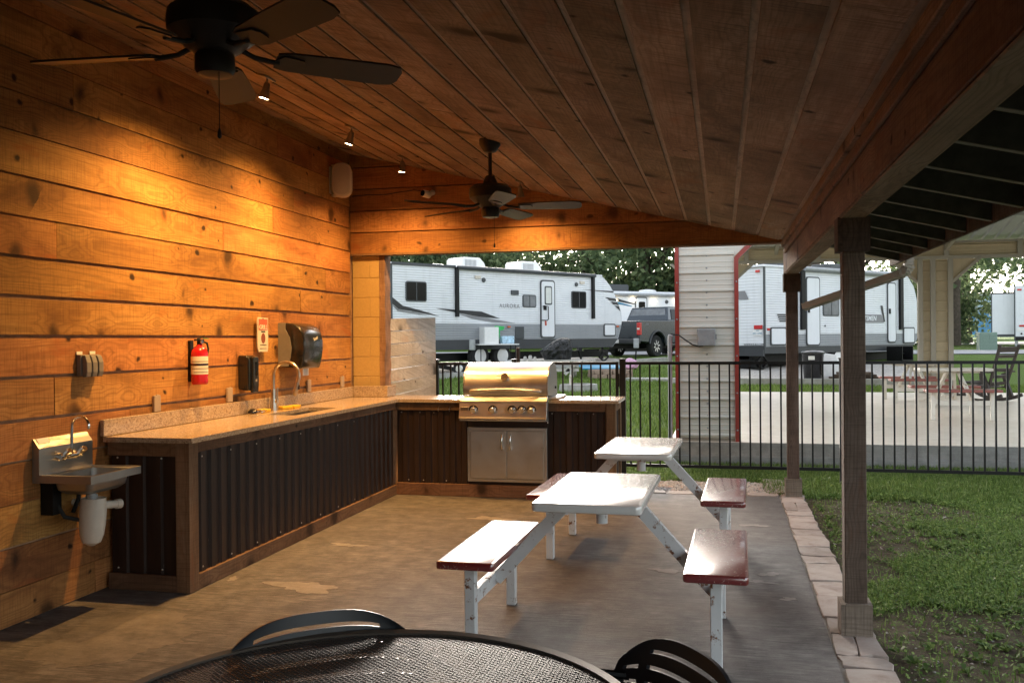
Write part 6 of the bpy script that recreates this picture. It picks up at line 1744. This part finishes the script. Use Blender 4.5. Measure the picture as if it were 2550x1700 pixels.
# park table with the bagged grill
PT = thing('park_table', 'weathered wooden camp table holding the bagged grill', 'table', (-4.35, 26.1, gz(26.1)))
zt = gz(26.1)
for i in range(5): build(MB().box(-5.75, 25.72 + i * .155, zt + .47, -3.55, 25.86 + i * .155, zt + .51), 'board', M['screen_wood'], PT)
for px in (-5.4, -4.15):
    build(MB().box(px - .05, 25.80, zt - .02, px + .05, 25.90, zt + .468), 'leg', M['screen_wood'], PT)
    build(MB().box(px - .05, 26.30, zt - .02, px + .05, 26.40, zt + .468), 'leg', M['screen_wood'], PT)
build(MB().bar((-4.0, 25.84, zt + .45), (-4.35, 25.84, zt + .10), .05, .10).bar((-5.0, 25.84, zt + .22), (-3.95, 25.84, zt + .22), .05, .08), 'brace', M['screen_wood'], PT)
bg = MB()
rb = random.Random(11)
rows = []
for zz_, r, ox in ((0, .46, 0), (.10, .50, 0), (.22, .55, -.03), (.34, .56, -.02), (.46, .50, .05), (.58, .42, .13), (.68, .34, .20), (.76, .24, .25), (.80, .10, .27), (.805, .01, .27)):
    rows.append([(-4.62 + ox * .8 + .82 * r * (1 + .10 * math.sin(4 * a + zz_ * 7) + rb.uniform(-.07, .07)) * math.cos(a) * .95, 26.1 + .36 * r / .5 * (1 + rb.uniform(-.08, .08)) * math.sin(a), zt + .512 + zz_ * .78) for a in np.linspace(0, 2 * math.pi, 25)[:-1]])
rows = [r + r[:1] for r in rows]
bg.sheet(rows)
bagm = mesh_of(bg, 'covered_grill', smooth=False)
o = put(bagm, 'covered_grill', M['black_bag'], None, 'black plastic bag bundled over a grill on the camp table', 'bag')
zt2 = zt
build(MB().box(-4.95, 25.70, zt - .01, -4.80, 25.78, zt + .28), 'green_bottle', M['green_plastic'], None, 'green container standing under the camp table', 'container', bevel=.02)
ct = MB().tube([(-5.02, 26.0, zt + .746), (-5.02, 26.0, zt + .84)], .06, 10).tube([(-5.16, 26.05, zt + .746), (-5.16, 26.05, zt + .83)], .05, 10).tube([(-4.9, 26.05, zt + .746), (-4.9, 26.05, zt + .82)], .045, 10)
M['jar'] = plain('jar', (0.45, 0.43, 0.40), 0.4, var=.3)
for i, (jx, jh, jr) in enumerate(((-5.02, .13, .06), (-5.17, .10, .05), (-4.88, .09, .045))):
    lab = ['tallest pale jar at the left end of the camp table', 'left small pale jar at the end of the camp table', 'right small pale jar nearest the black bag'][i]
    build(MB().lathe([(jr, 0), (jr, jh * .7), (jr * .7, jh * .85), (jr * .7, jh)], (jx - .35, 25.95, zt + .512), 12), 'jar', M['jar'], None, lab, 'jar', 'jars on the camp table', smooth=True)

# folding table with small fridge at trailer 1 (placed along its side)
d1 = Vector((.553, .833, 0)); n1 = Vector((.833, -.553, 0)); O1 = Vector((-9.25, 25.07, 0))
def c1(u, off, z): return O1 + d1 * u + n1 * off + Vector((0, 0, z))
TZ = 1.36
TPOS = Vector((-6.88, 28.0, 0))
FT = thing('folding_table', 'white folding table with thin dark legs before the trailer', 'folding table', (TPOS.x, TPOS.y, gz(28)), R(30), local=True)
hT = TZ - gz(28)
put(mesh_of(MB().box(-.66, -.33, hT - .035, .66, .33, hT), 'tabletop', .008), 'tabletop', M['white_plastic'], FT)
for sx in (-.56, .56):
    for sy in (-.25, .25): put(mesh_of(MB().tube([(sx, sy, hT - .035), (sx, sy, 0)], .016, 8), 'leg'), 'leg', M['black_metal'], FT)
def ft(lx, ly, z): return TPOS + Matrix.Rotation(R(30), 3, 'Z') @ Vector((lx, ly, 0)) + Vector((0, 0, TZ + z))
FR = thing('mini_fridge', 'white mini fridge on the folding table', 'fridge', tuple(ft(-.24, 0, .002)), R(38), local=True)
put(mesh_of(MB().box(-.24, -.20, .0, .24, .24, .52), 'cabinet', .01), 'cabinet', M['white_plastic'], FR)
put(mesh_of(MB().box(-.24, -.25, .0, .24, -.204, .52), 'door', .012), 'door', M['white_plastic'], FR)
WP = build(MB().box(-.20, -.15, 0, .20, .15, .24), 'water_pack', M['water_pack'], None, 'blue and white shrink-wrapped pack of water bottles beside the fridge', 'water pack', bevel=.03)
WP.location = ft(.36, 0, .002); WP.rotation_euler = (0, 0, R(30))
GB = build(MB().bar((0, 0, 0), (.06, 0, .36), .04, .05).prism([(-.16, .30), (.20, .33), (.26, .44), (-.10, .46)], -.04, .04, 'y'), 'green_brush', M['green_plastic'], None, 'green broom head leaning behind the water pack', 'broom')
GB.location = ft(.14, .12, .1); GB.rotation_euler = (0, 0, math.atan2(.833, .553))
CO = build(MB().box(-.45, -.22, 0, .45, .22, .16), 'storage_tote', M['white_plastic'], None, 'low white lid of a tote on the ground before the trailer wheels', 'tote', bevel=.02)
CO.location = c1(3.6, 1.6, gz(27.5) + .26); CO.rotation_euler = (0, 0, math.atan2(.833, .553))
build(MB().box(-.4, -.18, 0, .4, .18, .259), 'tote_body', M['grey_plastic'], CO).location = (0, 0, -.26)
PL = build(MB().box(-.62, -.3, 0, .62, .3, .04), 'blue_tray', M['cyan_plastic'], None, 'bright blue plastic tray lying on the gravel', 'tray', bevel=.01)
PL.location = (-3.55, 27.6, gz(27.6) + .17); PL.rotation_euler = (R(8), 0, R(20))
def pedestal(name_loc, top, label, lean):
    t = thing('utility_pole', label, 'pole', name_loc, local=True, group='thin service poles with grey boxes')
    put(mesh_of(MB().tube([(0, 0, -.05), (lean, 0, top - .25)], .022, 8), 'shaft', smooth=True), 'shaft', M['black_metal'], t)
    put(mesh_of(MB().box(lean - .08, -.06, top - .30, lean + .08, .06, top), 'box', .02), 'box', M['grey_steel'], t)
pedestal((-7.15, 25.6, gz(25.6)), 1.12, 'leaning thin pole with small grey box left of the folding table', .16)
pedestal((-2.62, 28.6, gz(28.6)), 1.0, 'thin pole with small grey box right of the trailer before the truck', .04)
MS = thing('mower_engine', 'dark folded trailer gear and engine on the gravel at the left', 'machinery', (-8.35, 26.3, gz(26.3)))
zz_ = gz(26.3)
build(MB().bar((-9.2, 25.9, zz_ + .55), (-7.5, 26.6, zz_ + .15), .09, .12).bar((-9.1, 26.3, zz_ + .25), (-7.6, 26.3, zz_ + .42), .08, .08).tube([(-8.6, 26.2, zz_ + .3), (-8.3, 26.2, zz_ + .75)], .03, 8), 'frame', M['black_metal'], MS)
build(MB().lathe([(.05, 0), (.20, .02), (.22, .10), (.20, .18), (.05, .20)], (-7.62, 26.4, zz_ + .24), 18, 'y'), 'wheel', M['rubber'], MS, smooth=True)
build(MB().lathe([(.10, 0), (.12, .02), (.05, .03)], (-7.62, 26.37, zz_ + .24), 14, 'y'), 'hub', M['alloy'], MS, smooth=True)
build(MB().tube([(-8.75, 26.0, zz_ + .2), (-8.62, 26.0, zz_ + .75)], .025, 8), 'red_handle', M['sign_red'], MS)

TC = thing('trash_can', 'black plastic trash can with lid between the shelter posts', 'trash can', (2.34, 25.62, gz(25.6)), local=True)
put(mesh_of(MB().lathe([(.22, .0), (.235, .02), (.285, .66), (.295, .68)], (0, 0, 0), 24), 'bin', smooth=True), 'bin', M['black_plastic'], TC)
put(mesh_of(MB().lathe([(.31, .675), (.31, .71), (.26, .75), (.05, .765)], (0, 0, 0), 24), 'lid', smooth=True), 'lid', M['black_plastic'], TC)
put(mesh_of(MB().box(-.14, -.298, .52, .02, -.283, .62), 'sticker'), 'sticker', M['paper'], TC)
WT = build(MB().prism([(0, 0), (.55, 0), (.45, .62), (.10, .68)], -.03, .03, 'y'), 'folded_tarp', M['white_plastic'], None, 'folded white board leaning behind the trash can', 'board', bevel=.02)
WT.location = (2.85, 26.1, gz(26.1)); WT.rotation_euler = (R(-12), 0, R(10))
CB = MB()
for i in range(3):
    CB.box(2.75 + .1 * i, 25.5 - .1 * i, gz(25.5) + .02 + .06 * i, 4.0 - .1 * i, 25.75 + .05 * i, gz(25.5) + .075 + .06 * i)
build(CB, 'lumber_pile', M['post_wood'], None, 'low pile of dark lumber on the gravel beside the trash can', 'lumber')
TP = MB().sheet([[(x, y, gz(24.6) + .03 + .10 * math.sin(x * 9 + y * 4) ** 2 * math.exp(-((x - 4.3) ** 2 + (y - 24.7) ** 2) * 3)) for x in np.linspace(3.8, 4.9, 14)] for y in np.linspace(24.3, 25.1, 10)])
build(TP, 'ground_tarp', M['grey_plastic'], None, 'crumpled grey tarp on the ground by the pavilion slab', 'tarp')
UB = thing('utility_box', 'pale green louvred utility cabinet by the far road', 'utility cabinet', (11.55, 45.0, gz(45)), local=True)
put(mesh_of(MB().box(-.36, -.3, 0, .36, .3, .82), 'cabinet', .03), 'cabinet', M['green_box'], UB)
for i in range(5):
    put(mesh_of(MB().box(-.31, -.325, .12 + i * .135, -.03, -.302, .19 + i * .135), 'louvre'), 'louvre', M['green_box'], UB)
    put(mesh_of(MB().box(.03, -.325, .12 + i * .135, .31, -.302, .19 + i * .135), 'louvre'), 'louvre', M['green_box'], UB)
BS = thing('blue_shed', 'blue metal building far behind the trees at the right', 'shed', (29.5, 112, gz(112)), local=True)
put(mesh_of(MB().box(-9, 0, .3, 3.2, 8, 3.0), 'lower_wall'), 'lower_wall', M['blue_shed'], BS)
M['pale_blue'] = plain('pale_blue', (0.42, 0.55, 0.66), .6, var=.05)
put(mesh_of(MB().box(-9, .02, 3.0, 3.2, 8, 4.9), 'upper_wall'), 'upper_wall', M['pale_blue'], BS)
put(mesh_of(MB().prism([(-9.3, 4.9), (3.5, 4.9), (3.5, 5.2), (-9.3, 5.2)], -.4, 8.4, 'y'), 'roof'), 'roof', M['pav_roof'], BS)
for i in range(6): put(mesh_of(MB().box(-8.5 + i * 2.2, -.05, .3, -8.3 + i * 2.2, -.002, 4.9), 'pilaster'), 'pilaster', M['pav_roof'], BS)
for k, zz_ in enumerate((9.0, 8.1)):
    pts = [(8 + 40 * t, 62 - 4 * t, zz_ - 1.2 * (4 * t * (1 - t)) * .5) for t in np.linspace(0, 1, 16)]
    build(MB().tube(pts, .02, 5), 'overhead_wire', M['rubber'], None, ['upper overhead wire crossing before the right-hand trees', 'lower overhead wire crossing before the right-hand trees'][k], 'wire')

# ================================================================== TREES
def crown_mesh(seed, n_clump, per, rx, rz, leaf, hollow=.35, low=-.9):
    rg = np.random.default_rng(seed)
    d = rg.normal(size=(n_clump * 3, 3)); d /= np.linalg.norm(d, axis=1)[:, None]
    d = d[d[:, 2] > low][:n_clump]
    lob = 1 + .22 * np.sin(3 * np.arctan2(d[:, 1], d[:, 0]) + seed) + .18 * np.sin(5 * d[:, 2] + 2 * seed)
    r = (hollow + (1 - hollow) * rg.uniform(0, 1, len(d)) ** .5) * lob
    c = d * r[:, None] * np.array([rx, rx, rz])
    c += rg.normal(scale=.25, size=c.shape)
    k = len(c)
    sz = rg.uniform(.45, 1.0, k)
    P = np.repeat(c, per, 0) + rg.normal(size=(k * per, 3)) * np.repeat(sz, per)[:, None] * np.array([.75, .75, .5])
    m = len(P)
    a = rg.normal(size=(m, 3)); a /= np.linalg.norm(a, axis=1)[:, None]
    b = rg.normal(size=(m, 3)); b -= a * (a * b).sum(1)[:, None]; b /= np.linalg.norm(b, axis=1)[:, None]
    s = rg.uniform(.6, 1.3, m)[:, None] * leaf
    V = np.empty((m, 4, 3))
    V[:, 0] = P - a * s; V[:, 1] = P + b * s * .55; V[:, 2] = P + a * s; V[:, 3] = P - b * s * .55
    return quads_mesh('crown', V)
def quads_mesh(name, V):
    m = len(V)
    me = bpy.data.meshes.new(name)
    me.vertices.add(m * 4); me.vertices.foreach_set('co', V.reshape(-1))
    me.loops.add(m * 4); me.loops.foreach_set('vertex_index', np.arange(m * 4, dtype=np.int32))
    me.polygons.add(m); me.polygons.foreach_set('loop_start', np.arange(0, m * 4, 4, dtype=np.int32))
    me.update(calc_edges=True)
    return me
def trunk_mesh(seed, h, r, spread, n=7):
    rg = random.Random(seed)
    mb = MB()
    mb.tube([(0, 0, -.3), (rg.uniform(-.1, .1), 0, h * .3), (rg.uniform(-.25, .25), rg.uniform(-.2, .2), h * .62), (rg.uniform(-.4, .4), rg.uniform(-.3, .3), h)], [r * 1.3, r, r * .75, r * .3], 10)
    for i in range(n):
        a = rg.uniform(0, 6.28); z0 = h * rg.uniform(.30, .7); ln = spread * rg.uniform(.6, 1.0)
        mb.tube([(0, 0, z0), (ln * .35 * math.cos(a), ln * .35 * math.sin(a), z0 + ln * .35), (ln * .7 * math.cos(a + .2), ln * .7 * math.sin(a + .2), z0 + ln * .55), (ln * math.cos(a + .1), ln * math.sin(a + .1), z0 + ln * .95)], [r * .5, r * .38, r * .22, r * .08], 7)
    return mesh_of(mb, 'trunk', smooth=True)
kinds = []
for sd, ncl, per, rx, rz, lf, th_, tr_, cz_ in ((1, 190, 34, 4.3, 3.6, .17, 8.0, .28, 6.2), (2, 175, 34, 3.6, 4.2, .16, 8.5, .24, 6.4), (3, 215, 34, 5.0, 3.8, .18, 8.5, .34, 7.0), (4, 125, 32, 4.2, 3.9, .15, 9.0, .26, 7.4)):
    kinds.append((crown_mesh(sd, ncl, per, rx, rz, lf, low=-.8 if sd != 4 else -.5), trunk_mesh(sd, th_, tr_, rx), cz_))
bush_k = crown_mesh(9, 220, 34, 2.4, 1.9, .14, .2)
tree_n = [0]
def tree(x, y, k, s, rz, label, name='tree'):
    cm, tm, cz_ = kinds[k]
    t = thing(name, label, 'tree', (x, y, gz(y)), rz, 'trees beyond the trailers', local=True)
    t.scale = (s, s, s)
    o = put(tm, 'trunk', M['bark'], t)
    c = put(cm, 'crown', M['leaf'], t); c.location = (0, 0, cz_)
    return t
TL = [(4.6, 55, 2, 1.6, 'tall dense tree added to block sky glare on the right bench'),  # extra tree, added to keep sky reflection off the right-hand bench
      (-30, 62, 0, 0.98, 'leftmost tree behind the long trailer roof, edge of the block pier'), (-24.5, 57, 1, 0.88, 'dark tree behind the left window end of the long trailer'),
      (-20, 60, 2, 0.88, 'broad tree behind the first roof air conditioner'), (-15.5, 58, 0, 0.88, 'tree rising between the two roof air conditioners'),
      (-11.5, 64, 3, 0.88, 'thin-crowned tree letting the sky through above the second air conditioner'), (-8.2, 62, 3, 0.88, 'sparse tree right of the second roof air conditioner'),
      (-4.6, 60, 1, 1.25, 'tree above the front end of the long trailer'), (-1.2, 58, 2, 1.4, 'broad dark tree above the pickup truck'),
      (3.0, 62, 0, 1.45, 'tree beside the beige pavilion pier behind the pickup'), (8.5, 66, 3, 1.35, 'sparse tree seen above the second trailer roof'),
      (14.5, 64, 1, 1.35, 'tree over the far end of the second trailer'), (22.6, 74, 3, 1.42, 'tall oak with a bare trunk at the right beyond the road'),
      (27.0, 70, 0, 1.23, 'leafy tree right of the tall oak'), (32.5, 72, 2, 1.33, 'broad tree behind the far right trailer'), (39, 76, 1, 1.42, 'outermost tree at the right edge beyond the road'),
      (-37, 60, 2, 0.94, 'tree hidden mostly by the block pier at the far left'), (19.0, 80, 2, 1.23, 'tree left of the tall oak behind the pavilion column')]
rt = random.Random(31)
for i, (x, y, k, s, lab) in enumerate(TL): tree(x, y, k, s, rt.uniform(0, 6.28), lab)
BL = [(-33, 63, 2.00, 'dark undergrowth behind the left end of the long trailer'), (-27, 61, 2.12, 'dark bush under the trees behind the trailer window'), (-22, 63, 2.00, 'bush under the trees by the first roof unit'),
      (-17, 62, 2.12, 'bush under the trees between the roof units'), (-12.5, 66, 1.88, 'bush under the sparse trees above the trailer door'), (-6, 64, 1.60, 'bush behind the trailer nose'), (-2, 61, 1.70, 'bush behind the pickup cab'), (2.5, 64, 1.70, 'bush behind the pavilion pier'),
      (26.2, 71, 1.45, 'dense dark bush to the right of the oak trunk'), (29.5, 70, 1.60, 'dense bush left of the far right trailer'), (34, 71, 1.70, 'bush behind the far right trailer'), (8, 70, 1.40, 'bush behind the second trailer roof'), (14, 70, 1.40, 'bush behind the second trailer nose')]
for x, y, s, lab in BL:
    b_ = put(bush_k, 'bush', M['leaf'], None, lab, 'bush', 'undergrowth beyond the trailers')
    b_.location = (x, y, gz(y) + 1.5 * s); b_.scale = (s, s, s); b_.rotation_euler = (0, 0, rt.uniform(0, 6.28))

# ================================================================== GRASS
def fbm(x, y, seed):
    rg = np.random.default_rng(seed)
    v = np.zeros_like(x)
    for o_ in range(5):
        f = 1.1 * 1.9 ** o_; a = rg.uniform(0, 6.28, 6); p = rg.uniform(0, 6.28, 6)
        for j in range(6): v += np.sin(f * (x * np.cos(a[j]) + y * np.sin(a[j])) + p[j]) * .6 ** o_ / 6
    return v
def blades(name, n, x0, x1, y0, y1, h, w, seed, dens, label, mat, clover=False, ykeep=None):
    rg = np.random.default_rng(seed)
    x = rg.uniform(x0, x1, n); y = rg.uniform(y0, y1, n) if ykeep is None else y0 + (y1 - y0) * rg.uniform(0, 1, n) ** ykeep
    keep = dens(x, y) > rg.uniform(0, 1, n)
    x, y = x[keep], y[keep]
    m = len(x)
    z = np.interp(y, [0, 10.5, 22, 36], [-.03, -.03, .23, .79])
    B = np.c_[x, y, z]
    a = rg.uniform(0, 6.28, m)
    d = np.c_[np.cos(a), np.sin(a), np.zeros(m)]; s = np.c_[-np.sin(a), np.cos(a), np.zeros(m)]
    hh = (h * rg.uniform(.45, 1.25, m))[:, None]; ww = (w * rg.uniform(.6, 1.4, m))[:, None]
    up = np.array([0, 0, 1.0])
    V = np.empty((m, 4, 3))
    if clover:
        c = B + up * hh * rg.uniform(.3, 1.0, m)[:, None]
        t = rg.normal(scale=.35, size=(m, 2))
        e1 = d * ww + up * (t[:, :1] * ww); e2 = s * ww + up * (t[:, 1:] * ww)
        V[:, 0] = c - e1; V[:, 1] = c - e2 * .8; V[:, 2] = c + e1; V[:, 3] = c + e2 * .8
    else:
        lean = rg.uniform(.15, .8, m)[:, None]
        V[:, 0] = B - s * ww * .5; V[:, 1] = B + s * ww * .5
        tip = B + up * hh + d * hh * lean
        V[:, 2] = tip + s * ww * .12; V[:, 3] = tip - s * ww * .12
    return put(quads_mesh(name, V), name, M[mat], label=label, kind='stuff')
def near_d(x, y):
    v = fbm(x * 1.3, y * 1.3, 5)
    e = np.clip((1.55 - x) / .8, 0, 1) * .42 * np.clip((9.2 - y) / 1.5, 0, 1)
    q = np.clip((v - (-.10) - e) / .24, .08, 1)
    q *= 1 - .9 * np.exp(-(((x - 1.35) / .65) ** 2 + ((y - 7.0) / .22) ** 2))
    q *= 1 - .93 * np.exp(-(((x - 1.75) / .7) ** 2 + ((y - 5.05) / .13) ** 2))
    q *= (x > .745 + .03 * np.sin(y * 9))
    q *= np.where(y > 8.8, np.clip(q * 3 + .5, 0, 1), 1)
    return q
blades('lawn_clover', 170000, .74, 3.6, 2.6, 9.4, .035, .0085, 1, near_d, 'low clover and weeds on the lawn beside the patio', 'clover', True)
blades('lawn_grass', 130000, .74, 4.2, 2.6, 10.6, .042, .006, 2, near_d, 'patchy short grass on the lawn beside the patio', 'blade')
def strip_d(x, y): return np.where((x < .40) & (y < 9.9 + .08 * np.sin(x * 11)) & (x > -.95), 0., np.where((x < -.95) & (y < 9.12), 0, 1.))
blades('fence_grass', 60000, -3.1, 6.2, 9.1, 11.2, .06, .009, 3, strip_d, 'grass growing along the foot of the metal fence', 'blade')
blades('fence_clover', 26000, -3.1, 6.2, 9.1, 11.2, .05, .011, 7, strip_d, 'clover among the grass along the fence', 'clover', True)
def far_d(x, y): return np.where((x > -.66) & (y < 21.8), 0., np.clip(.75 + .5 * fbm(x, y, 8), .1, 1)) * np.where((y - 22.4) / 10.6 * 8.6 - 10.6 < x + .3 , 1, 0)
blades('back_lawn', 110000, -9.5, -.62, 11.1, 30, .07, .016, 4, far_d, 'mown lawn between the fence and the trailers', 'blade_far', ykeep=1.4)
blades('slab_lawn', 24000, -.5, 10, 21.8, 23.7, .06, .016, 6, lambda x, y: np.ones_like(x), 'narrow strip of lawn behind the pavilion slab', 'blade_far')

# broad-leaved weeds in rosettes, thick in some spots and absent in others
def weeds(n, seed):
    rg = np.random.default_rng(seed)
    Q = []
    k = 0
    while k < n:
        x, y = rg.uniform(.80, 3.6), rg.uniform(2.8, 9.6)
        if near_d(np.array([x]), np.array([y]))[0] * .9 + .08 < rg.uniform(): continue
        if fbm(np.array([x * 2.2]), np.array([y * 2.2]), 17)[0] < rg.uniform(-.3, .5): continue
        k += 1
        s = rg.uniform(.5, 1.4); m = rg.integers(4, 8); a0 = rg.uniform(0, 6.28)
        for i in range(m):
            a = a0 + 6.28 * i / m + rg.uniform(-.3, .3); ln = .036 * s * rg.uniform(.6, 1.2); w = ln * .30
            d = np.array([math.cos(a), math.sin(a), 0]); t = np.array([-math.sin(a), math.cos(a), 0])
            o = np.array([x, y, -.028]); up = np.array([0, 0, 1.0])
            mid_ = o + d * ln * .55 + up * ln * rg.uniform(.35, .8); tip = o + d * ln + up * ln * rg.uniform(.1, .7)
            Q.append([o, mid_ - t * w, tip, mid_ + t * w])
    return quads_mesh('lawn_weeds', np.array(Q))
put(weeds(3200, 3), 'lawn_weeds', M['clover'], label='broad-leaved weeds scattered through the lawn beside the patio', kind='stuff')
gb2 = rocks(900, lambda r: (r.uniform(.78, 3.2), r.uniform(2.8, 9.2), -.028), 0.003, 0.011, 9)
put(gb2, 'soil_litter', M['pebble'], label='small stones and litter on the bare soil of the lawn', kind='stuff')
